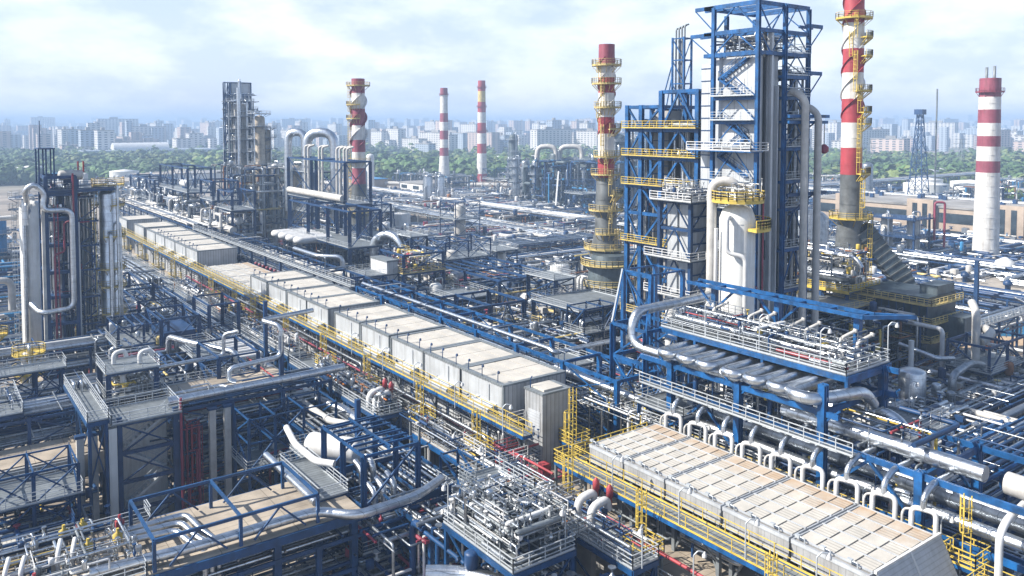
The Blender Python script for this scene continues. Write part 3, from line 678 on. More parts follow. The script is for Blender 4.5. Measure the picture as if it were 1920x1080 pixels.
# red fire main along the houses
pipe([(48.9, 188, 11.2), (48.9, 66, 11.2), (48.9, 60.5, 10.4), (51.4, 60.5, 10.4), (51.4, 62, 10.4)], .14, 'long thin red pipe along the foot of the near cooler houses', 'maroon', n=8)
pipe([(46.9, 54, 11.2), (46.9, 22, 11.0)], .14, 'thin red pipe along the edge below the stained cooler bank', 'red', n=8)
pipe([(47.2, 57.6, 12.6), (47.2, 64, 12.6), (50.5, 64, 12.6)], .12, 'short red pipe at the cabin end of the platform', 'red', n=8)
pipe([(48.4, 152, 12.6), (48.4, 100, 12.6), (48.4, 100, 9.4)], .16, 'slim silver pipe halfway up the near cooler houses', 'silver', n=8)
pipe([(48.2, 96, 11.9), (48.2, 70, 11.9), (48.2, 70, 9.4)], .2, 'silver pipe below the near walkway by the first cooler houses', 'silver', n=8)
t = thing('equipment_box', 'red box standing beside the small cabin', 'box', (51.2, 63.6, 9)); M().box(50.6, 63.2, 9.3, 51.5, 64.2, 10.6).build('body', 'red', t); M().box(50.55, 63.3, 9.4, 50.59, 64.1, 10.5).build('door', 'maroon', t)
for i, (x, y, z) in enumerate([(50.2, 55.8, 9), (46.6, 62.5, 9), (46.6, 51.2, 9), (46.6, 40.2, 9), (46.6, 31.2, 9)]):
    lamp_post('gooseneck lamp post on the concrete platform edge, %s from the small cabin' % ORD[i], x, y, z, 3.6, 'gooseneck lamps on the platform edge')
for i, y in enumerate([50, 42.5, 36.2, 30.5, 66, 75, 84, 92, 101]):
    lamp_post('lamp post on the yellow walkway rail beside the %s' % (('stained bank, %s from its ladder corner' % ORD[i]) if i < 4 else ('cooler houses, %s from the cabin' % ORD[i-4])), 47.5, y, 13.8, 2.6, 'lamps on the yellow walkway')
# ------------------------------------------------------------ main rack behind the houses (blue, silver line on top)
rack('blue pipe rack with silver top line behind the near cooler houses', 'y', 64, 128, 61.4, 67.2, [10.5, 13.8, 16.9], 8.8, 'blue', 0, seed=3, plabel='blue rack behind the near houses', rr=(.08, .2), cs=.5, gap=2, top_empty=True)
rack('navy pipe rack behind the flat bank and far cooler houses', 'y', 129, 226, 61.4, 67.5, [10.5, 13.5, 16.6], 9, 'navy', 0, seed=4, plabel='navy rack behind the far houses', walkway=1, cs=.42, rr=(.08, .24), gap=1.5, top_empty=True)
rack('navy pipe rack reaching away past the last cooler house', 'y', 227, 345, 61.4, 67.5, [10.5, 13.5, 16.6], 9, 'navy', 0, seed=5, plabel='farthest navy rack beyond the cooler houses', cs=.42, stuffed=True)
pipe([(62.4, 128, 17.5), (62.4, 77, 17.5)], .28, 'long bright silver pipe on the edge of the blue rack behind the near houses', 'silver', n=12)
pipe([(62.8, 76, 15.4), (62.8, 60, 15.1), (62.8, 20, 15.1)], .5, 'thick silver main running low in the blue rack behind the near houses', 'silver', n=16)
pipe([(62.4, 77, 17.5), (62.4, 76, 17.2), (80, 76, 17.2)], .3, 'silver branch pipe crossing from the blue rack toward the blue tower', 'silver', n=12)
# valve heads standing behind the bank and houses
vt = thing('motor_valve', 'red headed valve behind the weathered flat bank', 'valve', (61, 150, 12.5), 'red headed valves behind the weathered flat bank')
M().tube([(60.2, 150, 11.5), (60.2, 150, 13.3), (61.6, 150, 13.3), (61.6, 150, 11.5)], .25, 8, .5).build('pipe_loop', 'silver', vt)
M().lathe(60.9, 150, [(13.5, .15), (14, .15), (14, .38), (14.5, .38), (14.6, .1)], 10).build('actuator', 'maroon', vt)
for k in range(1, 13): copy_tree(vt, 0, 2.3*k, 0)
# ------------------------------------------------------------ big blue rack on the cabin side of the stained bank
X_a, X_b = 62.0, 71.5
t = thing('pipe_rack', 'tall bright blue rack with railed decks beside the stained cooler bank', 'pipe rack', (66, 42, 0))
YY = [20, 31.1, 39.5, 48.3, 56.7]; HH = [18.3, 18.3, 22.9, 22.9, 22.9]
for y, h in zip(YY, HH):
    for x in (X_a, X_b):
        h = min(h, 20.8) if x < 65 and y > 40 else h if x < 65 else (22.9 if y > 39 else h)
        m = M(); m.beam((x, y, 0), (x, y, h), .18, .62); m.beam((x-.27, y, 0), (x-.27, y, h), .62, .1) if 0 else None
        m.box(x-.34, y-.32, 0, x-.24, y+.32, h); m.box(x+.24, y-.32, 0, x+.34, y+.32, h); m.box(x-.24, y-.06, 0, x+.24, y+.06, h); m.build('column', 'blue', t)
    m = M()
    for z in [9.6, 13.8, 17.7]+([20.4] if h > 20 else []): m.beam((X_a, y, z), (X_b, y, z), .3, .5)
    if h > 20: m.beam((65.6, y, 22.4), (X_b, y, 22.4), .28, .4); m.beam((65.6, y, 20.5), (65.6, y, 22.4), .3)
    m.build('cross_beam_frame', 'blue', t)
m = M()
for x in (X_a, X_b):
    for z in (9.6, 13.8, 17.9): m.beam((x, 14, z), (x, 60, z), .28, .48)
    for z in (20.4, 22.6): (m.beam((x, 38, z), (x, 61, z), .28, .48) if z < 21 or x > 65 else None)
m.build('side_frame', 'blue', t)
m = M()
for x in (X_a, X_b):
    for a, b in ((31.1, 39.5), (48.3, 56.7)):
        m.beam((x, a, 13.8), (x, (a+b)/2, 17.7), .24); m.beam((x, b, 13.8), (x, (a+b)/2, 17.7), .24)
    for yy in (39.5, 48.3, 56.7): m.beam((x, yy, 19.5), (x, yy+1.6, 21), .16); m.beam((x, yy, 19.5), (x, yy-1.6, 21), .16)
m.build('bracing_lattice', 'blue', t)
m = M(); m.box(65.6, 39.6, 22.86, 72.8, 61.6, 22.94); m.build('deck_grating', 'grate', t)
m = M(); m.rails([(65.6, 39.6, 22.94), (65.6, 61.6, 22.94), (72.8, 61.6, 22.94), (72.8, 39.6, 22.94)], close=True, r=.07); m.build('railing', 'rail', t)
m = M(); m.beam((65.55, 39.5, 22.6), (65.55, 61.7, 22.6), .2, .5); m.beam((65.5, 39.5, 22.6), (72.8, 39.5, 22.6), .2, .5); m.build('edge_beam', 'blue', t)
m = M(); m.box(60.8, 36, 17.98, 61.8, 60, 18.04); m.box(60.9, 36, 14.1, 61.7, 60, 14.16); m.build('deck_grating', 'grate', t)
m = M(); m.rails([(60.8, 36, 18.04), (60.8, 60, 18.04)], r=.07); m.rails([(60.9, 44, 14.16), (60.9, 60, 14.16)], r=.07); m.build('railing', 'rail', t)
# U bends lying under the valve deck
for i, y in enumerate([56.8, 54.3, 51.8, 48.7, 46.2, 43.6]):
    pipe([(73, y+.85, 21.7), (61.2, y+.85, 21.7), (61.2, y-.65, 21.7), (73, y-.65, 21.7)], .46, 'fat silver U bend under the valve deck, %s from the big hanging loop' % ORD[i], 'silver', 'silver U bends under the valve deck', 16, .75)
pipe([(73, 42.4, 21.7), (61.0, 42.4, 21.7), (61.0, 40.0, 21.6), (67.2, 38.8, 21.4), (68.6, 38.8, 20)], .55, 'fattest silver U bend at the near end of the valve deck', 'silver', None, 16, 1.15)
pipe([(76, 63.6, 24.6), (63.4, 63.6, 24.4), (63.0, 63.4, 20.9), (63.4, 58, 20.6), (64.6, 40, 20.2)], .55, 'big silver loop hanging off the far end of the valve deck', 'silver', None, 18, 2.2)
pipe([(67, 60.6, 24), (67, 50, 24), (69, 50, 24)], .3, 'silver manifold lying along the valve deck', 'silver', None, 10)
# safety valves with discharge elbows
sv = thing('safety_valve', 'pale safety valve with bent discharge pipe on the valve deck', 'valve', (66, 57, 24.1), 'safety valves on the valve deck')
M().lathe(66, 57, [(24.1, .5), (24.3, .5), (24.3, .42), (25.8, .42), (26.0, .2), (26.5, .2)], 12).build('body', 'white', sv)
M().tube([(66, 57, 26.3), (66.2, 57, 27.1), (68.5, 56.4, 27.9)], .26, 10, .7).build('discharge_pipe', 'cream', sv)
M().box(66.6, 56.6, 24.1, 67, 57.4, 26.2).build('bracket', 'blue', sv)
M().tube([(68.4, 56.4, 27.7), (68.6, 56.4, 28.2)], .33, 8).build('flange_rim', 'cream', sv)
sv.location = (70.2, 58.2, 22.95); sv.scale = (.7, .7, .62)
for dy in (-4.6, -6.2, -9.6, -11.4, -15.2, -16.9): copy_tree(sv, 0, dy, 0)
tangle('valves, small pumps and hoses crowding the railed valve deck', 66.2, 40.2, 23, 72.2, 61, 24.6, 110, 11, (.04, .15), [23.1, 23.7, 24.3], valves=110)
tangle('small pipework hanging inside the tall bright blue rack', 62.4, 32, 9.8, 71, 59, 20.5, 150, 12, (.06, .22), [9.9, 11.5, 14.1, 15.5, 18.1, 19.5], valves=80)
tangle('dark pipework deep under the tall blue rack', 61.5, 20, 0.5, 78, 60, 9, 130, 13, (.08, .3), valves=50)
for i, (x, y) in enumerate([(65.7, 55.5), (65.7, 48.8), (65.7, 42.2), (72.6, 39.7)]):
    lamp_post('tall lamp post on the valve deck rail, %s from the hanging loop' % ORD[i], x, y, 22.9, 3.4, 'lamps on the valve deck')
# overhead crane beams
t = thing('lifting_gantry', 'long blue lifting beams raised over the valve deck', 'gantry', (73, 50, 24))
for x in (71.4, 73.4): M().beam((x, 63, 26.9), (x, 41.5, 26.9), .24, .36).build('beam', 'blue', t)
m = M(); yy = 62.5
while yy > 41: m.beam((71.4, yy, 26.8), (73.4, yy, 26.8), .2, .3); m.beam((71.4, yy, 26.8), (73.4, yy-3.4, 26.8), .12) if yy > 45 else None; yy -= 3.4
m.beam((71.4, 41.5, 26.9), (75.5, 38.6, 26.9), .24, .36); m.beam((73.4, 41.5, 26.9), (75.5, 38.6, 26.9), .24, .36); m.build('cross_lattice', 'blue', t)
for y in (59.8, 42.6, 51.5): m = M(); m.box(72.1, y-.3, 17, 72.7, y+.3, 26.6); m.build('column', 'blue', t)
m = M(); [(m.beam((72.4, y, 24.2), (72.4, y+2.6, 26.6), .22), m.beam((72.4, y, 24.2), (72.4, y-2.6, 26.6), .22)) for y in (59.8, 51.5)]; m.build('brace_lattice', 'blue', t)
# headers along the bank
pipe([(64.4, 45, 18.7), (64.4, 27.4, 18.7)], .62, 'thick silver header with capped end above the blue rack', 'silver', None, 20)
pipe([(64.4, 25.9, 18.6), (64.4, 12, 18.6)], .82, 'thick cream header with rounded end at the edge of the rack', 'cream', None, 22)
pipe([(64.4, 56, 16.1), (64.4, 12, 16.1)], .85, 'fat dull grey main under the silver header', 'silver2', None, 20)
for i, y in enumerate([54.6, 51.5, 48.4, 45.3, 42.2, 39.1, 36.0, 32.9, 29.8]):
    t = thing('inlet_manifold', 'bent twin leg silver manifold feeding the stained bank, %s from the ladder corner' % ORD[i], 'manifold', (59.9, y, 14), 'manifolds along the back of the stained bank')
    M().tube([(59.85, y+.8, 13.6), (59.85, y+.8, 16.3), (60.3, y-.8, 16.3), (60.3, y-.8, 13.6)], .2, 10, .45).build('twin_leg', 'white', t)
    M().tube([(60.1, y+.05, 16.2), (60.1, y+.05, 17.2), (61.4, y+.05, 17.9), (64.2, y+.05, 17.9)], .24, 10, .6).build('feed_pipe', 'silver', t)
    M().tube([(60.0, y+1.6, 13.6), (60.0, y+1.6, 15.5), (60.4, y+1.6, 15.7), (60.6, y+.2, 16.1)], .1, 8, .2).build('drain_pipe', 'cream', t)
for i, y in enumerate([24.6, 22.6, 18.6]):
    pipe([(60.2, y, 13), (60.2, y, 16.4), (61.2, y, 17.2), (64.2, y, 17.6)], .26, 'pale riser bending into the cream header, %s from the ribbed hood' % ORD[i], 'white', 'risers to the cream header', 12, .9)
for i, y in enumerate([52, 43.5, 35.2, 29]): lamp_post('lamp hanging off the walkway behind the stained bank, %s from the ladder corner' % ORD[i], 61.1, y, 13.6, 1.9, 'lamps behind the stained bank', 1)
# open blue tower frame at the far end of the rack
frame('open bright blue frame between the last cooler house and the valve deck', [63.2, 68.6], [61.5, 66.6], [0, 10, 14, 19.0, 22.6], 'blue', .6, .42, (), 'rail', 'D', seed=5)
m = M(); [m.beam(p, q, .2) for p, q in (((63.2, 66.6, 22.6), (68.6, 70.5, 27.5)), ((63.2, 61.5, 22.6), (68.6, 66, 27.5)), ((68.6, 70.5, 27.5), (74, 70.5, 27.5)), ((68.6, 66, 27.5), (74, 66, 27.5)), ((68.6, 66, 27.5), (68.6, 70.5, 27.5)), ((74, 66, 27.5), (74, 70.5, 27.5)), ((68.6, 66, 22.6), (68.6, 70.5, 27.5)))]; [m.beam((x, y, 14), (x, y, 27.6), .45) for x in (68.6, 74) for y in (66, 70.5)]
t = thing('steel_structure', 'raking silver and blue steel props beside the big hanging loop', 'steel structure', (68, 66, 19)); m.build('raker_frame', 'blue', t); M().beam((63.1, 66.7, 22.7), (68.5, 70.6, 27.6), .16).build('handrail', 'rail', t)
frame('low blue valve frame right behind the small cabin', [60.8, 66], [54, 60], [9, 12.4, 15.8], 'blue', .4, .32, (1, 2), 'rail', 'D', seed=6)
tangle('valves and yellow handled pipes behind the small cabin', 59.5, 56.5, 9.2, 67, 70, 14.5, 90, 14, (.05, .16), mats=('silver', 'silver2', 'white', 'red', 'navy', 'yellow', 'grate'), wts=(5, 6, 4, 1, 2, 4, 3), valves=120)
# railed decks at the near right
frame('blue railed deck with a bent silver line at the near end of the valve deck', [67.5, 75.5], [35.8, 42], [0, 9, 13.2, 17.3], 'blue', .42, .34, (3,), 'rail', 'D', seed=7)
pipe([(68.5, 48, 19.2), (69.5, 42, 19.2), (70.5, 37.6, 18.8), (70.7, 36.2, 17.0)], .5, 'bent silver pipe with a dark joint dropping through the railed deck', 'silver', None, 16)
t = thing('wrapped_motor', 'white sheeted machine on the railed deck', 'machine', (68.3, 39.5, 17.5)); M().vessel((68.1, 41, 18.2), (69, 38.2, 18.2), .75, 14).build('wrapping', 'white', t); M().box(67.9, 38.4, 17.55, 69.3, 41, 17.7).build('base', 'grate', t)
t = thing('air_mover', 'small green fan unit on the railed deck', 'fan', (70.5, 41, 17.5)); M().box(70, 40.6, 17.6, 71.2, 41.6, 18.4).build('casing', 'teal', t); M().tube([(70.2, 41, 18.4), (70.2, 41, 19.2)], .3, 10).build('motor', 'teal', t)
for i, (x, y) in enumerate([(68, 42.2), (75.3, 39)]): lamp_post('gooseneck lamp on the near railed deck, %s from the valve deck' % ORD[i], x, y, 17.4, 3, 'lamps on the near railed deck')
rack('low dark rack full of lines crossing toward the near right edge', 'x', 76, 150, 36.5, 41.8, [6.5, 9.3], 7, 'blue', 0, seed=21, plabel='low dark rack at the near edge', rr=(.1, .3), extra=True, stuffed=True, dark=True)
rack('navy cable rack crossing behind the railed deck', 'x', 84, 175, 47.6, 51.6, [4.6, 7], 7, 'navy', 0, seed=22, plabel='navy rack behind the railed deck', rr=(.1, .24), stuffed=True, dark=True)
t = thing('louvre_wall', 'dark blue louvred screen wall beside the low dark rack', 'screen wall', (110, 35.4, 0)); m = M(); m.box(80, 35.3, 3.2, 150, 35.5, 8.7); m.build('backing', 'navy', t)
m = M(); [m.beam((80, 35.2, z), (150, 35.2, z), .12, .3) for z in (4, 4.9, 5.8, 6.7, 7.6, 8.5)]; m.build('louvre_slats', 'silver2', t); [M().box(x, 34.9, 0, x+.4, 35.3, 8.9).build('column', 'navy', t) for x in range(80, 150, 7)]
sheet('paved_yard', 66, 5, 150, 34, 'drk', .008)  # near-black sheet: deep shade over this yard painted as ground colour
tangle('low dark pipework on the ground at the near right edge', 68, 10, .3, 120, 33, 5, 90, 15, (.08, .3), mats=('navy', 'silver2', 'grate', 'black', 'blue'), wts=(6, 3, 3, 3, 3), valves=40)
# ------------------------------------------------------------ clad tower with stairs (tall)
t = thing('process_tower', 'tallest tower with pale clad core in bright blue steel and zigzag stairs', 'tower', (94, 70, 0))
M().box(89.0, 66.9, 0, 93.2, 74.6, 53.9).build('core_wall', 'panelw', t)
M().box(88.9, 74.65, 0, 89.9, 76.2, 53.2).build('cable_shaft', 'panelw', t)
m = M(); z = 1.5
while z < 53: m.box(88.84, 74.6, z, 88.9, 76.25, z+.14); z += 1.7
m.build('shaft_rib', 'navy', t)
m = M(); m.box(90.9, 66.2, 9, 91.3, 66.88, 57); m.box(92.4, 66.3, 9, 92.6, 66.88, 50); m.build('cable_tray', 'panelw', t)
m = M(); m.box(90.0, 66.6, 9, 90.35, 66.88, 57); m.build('dark_riser', 'black', t)
cols = [(88, 66.2, 61.5), (88, 73.4, 60.6), (98.9, 66.2, 60.5), (92.6, 75, 60), (98.9, 75, 60), (93.4, 66.0, 60.8)]
for x, y, h in cols: m = M(); m.box(x-.25, y-.25, 0, x-.16, y+.25, h); m.box(x+.16, y-.25, 0, x+.25, y+.25, h); m.box(x-.16, y-.06, 0, x+.16, y+.06, h); m.build('column', 'blue', t)
lv = [12, 17, 22.5, 28, 33.5, 37.2, 41.6, 45.2, 48.4, 51.2, 54.2, 57.1, 60.6]
for z in lv:
    m = M()
    if z not in (51.2,): m.beam((88, 66.2, z), (88, 73.4, z), .3, .55)
    m.beam((93.4, 66.2, z), (98.9, 66.2, z), .28, .45); m.beam((98.9, 66.2, z), (98.9, 75, z), .28, .45); m.beam((93.4, 75, z), (98.9, 75, z), .28, .4); m.beam((93.4, 66.2, z), (93.4, 75, z), .25, .4)
    if z > 54: m.beam((88, 66.2, z), (98.9, 66.2, z), .3, .5); m.beam((88, 75, z), (98.9, 75, z), .3, .5); m.beam((88, 73.4, z), (88, 75, z), .3, .5); [m.beam((x, 66.2, z-.1), (x, 75, z-.1), .22, .35) for x in (90.5, 93.4, 96.2)]
    m.build('floor_frame', 'blue', t)
    if z < 56:
        g = M(); g.box(93.5, 66.3, z+.24, 98.8, 74.9, z+.3); g.build('deck_grating', 'grate', t)
        g = M(); g.rails([(93.5, 66, z+.3), (99.2, 66, z+.3), (99.2, 75.1, z+.3)], r=.07); g.build('railing', 'rail', t)
m = M()
for u, v in zip(lv, lv[1:]):
    if u < 50: m.beam((88, 66.2, u), (88, 69.8, v), .14); m.beam((88, 73.4, u), (88, 69.8, v), .14)
    m.beam((93.4, 66.1, u), (96.1, 66.1, v), .13); m.beam((98.9, 66.1, u), (96.1, 66.1, v), .13); m.beam((98.95, 66.2, u), (98.95, 70.6, v), .13); m.beam((98.95, 75, u), (98.95, 70.6, v), .13)
for u, v in ((54.2, 57.1), (57.1, 60.6)):
    m.beam((88, 66.2, u), (88, 69.8, v), .17); m.beam((88, 73.4, u), (88, 69.8, v), .17); m.beam((88, 66.2, v), (90.7, 66.2, u), .15); m.beam((93.4, 66.2, v), (90.7, 66.2, u), .15)
m.build('bracing_lattice', 'blue', t)
for (z, x0, y0, x1, y1) in ((58.3, 98.9, 66.2, 102.0, 66.2), (51.9, 98.9, 66.2, 102, 66.2), (57.0, 88, 73.4, 88, 77.4), (60.6, 88, 73.4, 88, 76.6)):
    m = M(); m.beam((x0, y0, z), (x1, y1, z), .3, .5); m.beam((x0, y0, z-3.2), (x1, y1, z-.2), .13); m.beam((x0, y0+1.5, z), (x1, y1+1.5, z), .25, .4) if x0 > 90 else m.beam((x0+2, y0, z), (x1+2, y1, z), .25, .4); m.build('outrigger', 'blue', t)
for i in range(8):
    z0 = 12+i*5.2; m = M(); a, b = (72.7, 68.2)
    m.stairs((88.15, a, z0+2.6), (88.15, b, z0), .7, (1, 0)) ; m.stairs((88.15, b, z0+5.2), (88.15, a, z0+2.6), .7, (1, 0)) if i % 2 else None
    m.build('stair_flight', 'blue', t)
for z in (12.3, 17.2, 22.8, 28.2, 33.7, 37.4, 41.8, 45.4, 48.6): 
    g = M(); g.box(87.2, 66.6, z, 88.9, 73.2, z+.06); g.build('landing_grating', 'grate', t)
    g = M(); g.rails([(87.2, 66.6, z+.06), (87.2, 73.2, z+.06)], r=.06); g.build('railing', 'rail', t)
m = M(); m.box(86.4, 65.9, 41.3, 88.9, 76.6, 41.45); p = m.build('balcony_deck', 'blue', t); m = M(); m.rails([(86.4, 76.6, 41.45), (86.4, 65.9, 41.45), (90, 65.9, 41.45)], r=.09); m.build('railing', 'white', p)
for y, z in ((69, 48.8), (70.6, 41.6), (68, 33.8), (70, 22.8)): M().box(88.92, y, z, 88.97, y+1, z+2.2).build('door', 'white' if z > 40 else 'drk', t)
for z in (18, 27): M().box(90.6, 66.82, z, 91.6, 66.86, z+2.6).build('door', 'drk', t)
tangle('pipes, valves and small drums on the floors of the tallest blue tower', 93.6, 66.5, 12, 98.7, 74.8, 52, 300, 31, (.05, .3), [z+.5 for z in lv[:-3]], mats=('silver', 'silver2', 'white', 'navy', 'grate', 'cream'), wts=(6, 6, 4, 4, 4, 2), valves=240)
tangle('pipes and small machines on the roof deck of the pale clad tower core', 88.6, 66.8, 54, 98, 74.6, 56, 70, 32, (.05, .18), [54.3, 55.3, 56.4], mats=('silver', 'white', 'navy', 'grate'), wts=(6, 6, 2, 4), valves=80)
t = thing('vent_bracket', 'long blue bracket beams holding the two pale down pipes', 'bracket', (98, 65, 16))
for z, e in ((46.0, 101.8), (45.2, 101.6), (35.6, 101.6), (15.6, 101.8), (16.6, 101.8)): M().beam((92.8, 64.9, z), (e, 64.9, z), .5 if z in (46, 16.6) else .3, .42).build('beam', 'blue' if z > 36 else 'navy', t)
m = M(); [m.beam((94, 65.6, z-2.8), (98.6, 64.9, z-.1), .15) for z in (45.2, 35.6, 15.6)]; m.build('brace_lattice', 'navy', t)
pipe([(94.8, 68, 49.3), (95.2, 65.6, 49.3), (95.6, 64.3, 48.2), (95.6, 64.3, 8)], .5, 'thick pale down pipe with silver bend on the tallest tower, closer to its clad core', 'cream', None, 18, 1.6)
pipe([(97.5, 68, 47.4), (98.2, 65.6, 47.4), (98.6, 64.3, 46.2), (98.6, 64.3, 8)], .48, 'thick pale down pipe with silver bend, outer of the pair on the tallest tower', 'cream', None, 18, 1.6)
t = thing('hanging_hook', 'dark red crane hook block hanging from the bracket beams', 'hook', (101, 64.9, 41)); M().tube([(101, 64.9, 45), (101, 64.9, 42)], .05, 5).build('cable', 'black', t); M().lathe(101, 64.9, [(40.9, .2), (41.2, .6), (41.8, .6), (42.2, .2)], 8).build('block', 'maroon', t)
# ------------------------------------------------------------ lower blue tower with yellow rails
ys = [79.5, 86.6, 90.8, 93.8]; zs = [0, 9, 15.0, 21.2, 26.2, 31, 35.2, 39.7, 44.0]
t = thing('process_tower', 'bright blue open tower with yellow railings on every floor', 'tower', (97, 87, 0))
for x in (92, 97.5, 103):
    for y in ys:
        h = 50 if y < 87 else 47.9; m = M(); m.box(x-.3, y-.35, 0, x-.18, y+.35, h); m.box(x+.18, y-.35, 0, x+.3, y+.35, h); m.box(x-.18, y-.1, 0, x+.18, y+.1, h); m.build('column', 'blue', t)
for i, z in enumerate(zs[1:]+[47.6, 49.8]):
    m = M(); y0 = 79.5 if z != 47.6 else 86.6; y1 = 93.8 if z < 49 else 86.6
    for x in (92, 97.5, 103): m.beam((x, y0, z), (x, y1, z), .34, .5)
    for y in ys:
        if y0 <= y <= y1: m.beam((92, y, z-.02), (103, y, z-.02), .32, .48)
    m.build('floor_frame', 'blue', t)
    if i < 8 and i % 2 == 1 or i in (6, 0):
        g = M(); g.box(91, 79, z+.27, 103.2, 94.2, z+.33); g.build('deck_grating', 'grate', t)
        g = M(); g.rails([(91, 79, z+.33), (91, 94.2, z+.33)], r=.075); g.rails([(91, 79, z+.33), (103.2, 79, z+.33)], r=.075); g.build('railing', 'yellow' if i > 2 else 'paleyel', t)
m = M(); Z = zs+[47.6]
for i, (u, v) in enumerate(zip(Z, Z[1:])):
    for a, b in ((79.5, 86.6), (86.6, 90.8), (90.8, 93.8)):
        if v == 47.6 and a < 80: v2 = 49.8
        else: v2 = v
        if b-a < 3.2: m.beam((92, a, v2) if i % 2 else (92, b, v2), (92, b, u) if i % 2 else (92, a, u), .26)
        elif b-a < 5: m.beam((92, b, v2) if i % 2 else (92, a, v2), (92, a, u) if i % 2 else (92, b, u), .3)
        else: c = (a+b)/2; m.beam((92, c, v2), (92, a, u), .3); m.beam((92, c, v2), (92, b, u), .3)
    m.beam((92, 79.5, u), (97.5, 79.5, v), .26); m.beam((103, 79.5, u), (97.5, 79.5, v), .26)
m.build('bracing_lattice', 'blue', t)
M().box(94.2, 87.2, 0, 97, 90.4, 47).build('shaft_wall', 'roofg', t)
m = M(); z = 2
while z < 46: m.box(94.15, 87.1, z, 94.2, 90.5, z+.15); z += 1.3
m.build('shaft_rib', 'navy', t)
t = thing('vent_mast', 'slim blue lattice mast with bent grey vent pipes over the yellow railed tower', 'mast', (99, 89.6, 44))
m = M(); [m.beam((x, y, 44), (x, y, 58.6), .26) for x in (98, 99.7) for y in (87.6, 90.0)]
zz = [44, 47.7, 51.3, 55, 58.4]
for u, v in zip(zz, zz[1:]): [m.beam((x, 87.6, v), (x, 90.0, v), .18) for x in (98, 99.7)]; m.beam((98, 87.6, u), (98, 90.0, v), .14); m.beam((98, 87.6, v), (99.7, 87.6, v), .18); m.beam((98, 87.6, u), (99.7, 87.6, v), .14)
m.beam((98, 90.2, 54), (98, 93.6, 44.4), .14); m.beam((98, 90.2, 52), (98, 92, 44.4), .14); m.build('lattice', 'blue', t)
for k in range(4): M().tube([(98.5+.1*k, 89.7-.5*k, 44), (98.5+.1*k, 89.7-.5*k, 60+.15*k), (98.5+.9, 89.4-.5*k, 60.2+.15*k)], .14, 7, .3).build('vent_pipe', 'grate', t)
t = thing('reactor', 'silver grey reactor vessel inside the yellow railed blue tower', 'vessel', (96.5, 83, 30)); M().vessel((96.0, 82.5, 37), (96.0, 82.5, 42), 1.6, 18).build('shell', 'silver2', t); M().lathe(96, 82.5, [(33.4, .5), (36.3, 1.55)], 18).build('cone', 'silver2', t); M().tube([(96, 82.5, 43), (96, 82.5, 45.4), (96, 81, 45.4)], .3, 10, .6).build('nozzle', 'silver', t)
tangle('valves and piping on the floors of the yellow railed blue tower', 92.6, 79.8, 15, 102.6, 86.4, 46, 230, 33, (.06, .28), [z+.6 for z in zs[2:]], mats=('silver', 'silver2', 'white', 'navy', 'grate', 'yellow'), wts=(6, 6, 5, 4, 3, 1), valves=200)
tangle('dim piping in the narrow bay of the yellow railed blue tower', 92.6, 90.9, 9, 102.6, 93.6, 46, 90, 34, (.06, .25), [z+.6 for z in zs[1:]], valves=60)
tangle('crowded pipework at the foot of the two blue towers', 84, 60, 1, 104, 94, 12, 170, 35, (.1, .35), valves=120)
# ------------------------------------------------------------ white wrapped reactors in front
t = thing('reactor_block', 'white sheeted reactor block in dark blue bracing with two railed walkways', 'reactor', (87, 76, 0))
zs2 = [0, 9.5, 15.5, 21.4, 26.4, 30.6, 34.3]
for x0, y0, x1, y1 in ((85.0, 76.9, 87.2, 78.8), (84.9, 74.2, 90.4, 76.4)): 
    for u, v in zip(zs2[1:], zs2[2:]): M().box(x0, y0, u+.2, x1, y1, v-.15).build('wall_wrap', 'panelw', t)
M().vessel((85.6, 78.2, 11), (85.6, 78.2, 20.5), 1.0, 14).build('drum', 'white', t)
for x, y in ((84.2, 73.8), (84.2, 79.4), (91, 73.8), (91, 79.4)): M().beam((x, y, 0), (x, y, 34.5), .5).build('column', 'navy', t)
m = M()
for z in zs2[1:]: m.beam((84.2, 73.8, z), (84.2, 79.4, z), .25, .4); m.beam((84.2, 73.8, z), (91, 73.8, z), .25, .4); m.beam((84.2, 73.8, z-1.9), (91, 73.8, z-1.9), .12, .2)
m.build('floor_frame', 'navy', t)
m = M()
for u, v in zip(zs2[1:], zs2[2:]): m.beam((84.1, 73.8, u), (84.1, 76.6, v), .17); m.beam((84.1, 79.4, u), (84.1, 76.6, v), .17); m.beam((84.2, 73.7, u), (87.6, 73.7, v), .17); m.beam((91, 73.7, u), (87.6, 73.7, v), .17)
m.build('bracing_lattice', 'navy', t)
for z in (21.4, 26.5, 34.4):
    m = M(); m.box(82.8, 72.5, z+.1, 91.6, 80, z+.22) if z > 30 else (m.box(82.8, 72.5, z+.1, 84.1, 81, z+.22), m.box(84.1, 72.5, z+.1, 92, 73.7, z+.22)); m.build('deck_grating', 'grate', t)
    m = M(); m.rails([(82.8, 81 if z < 30 else 80, z+.22), (82.8, 72.5, z+.22), (92, 72.5, z+.22)], r=.09); m.build('railing', 'white', t)
tangle('valves and hoses on top of the white sheeted reactor block', 84, 73.8, 34.6, 91, 79.6, 35.8, 50, 36, (.05, .14), [34.8, 35.4, 36], mats=('silver', 'white', 'navy', 'grate'), wts=(5, 6, 2, 3), valves=70)
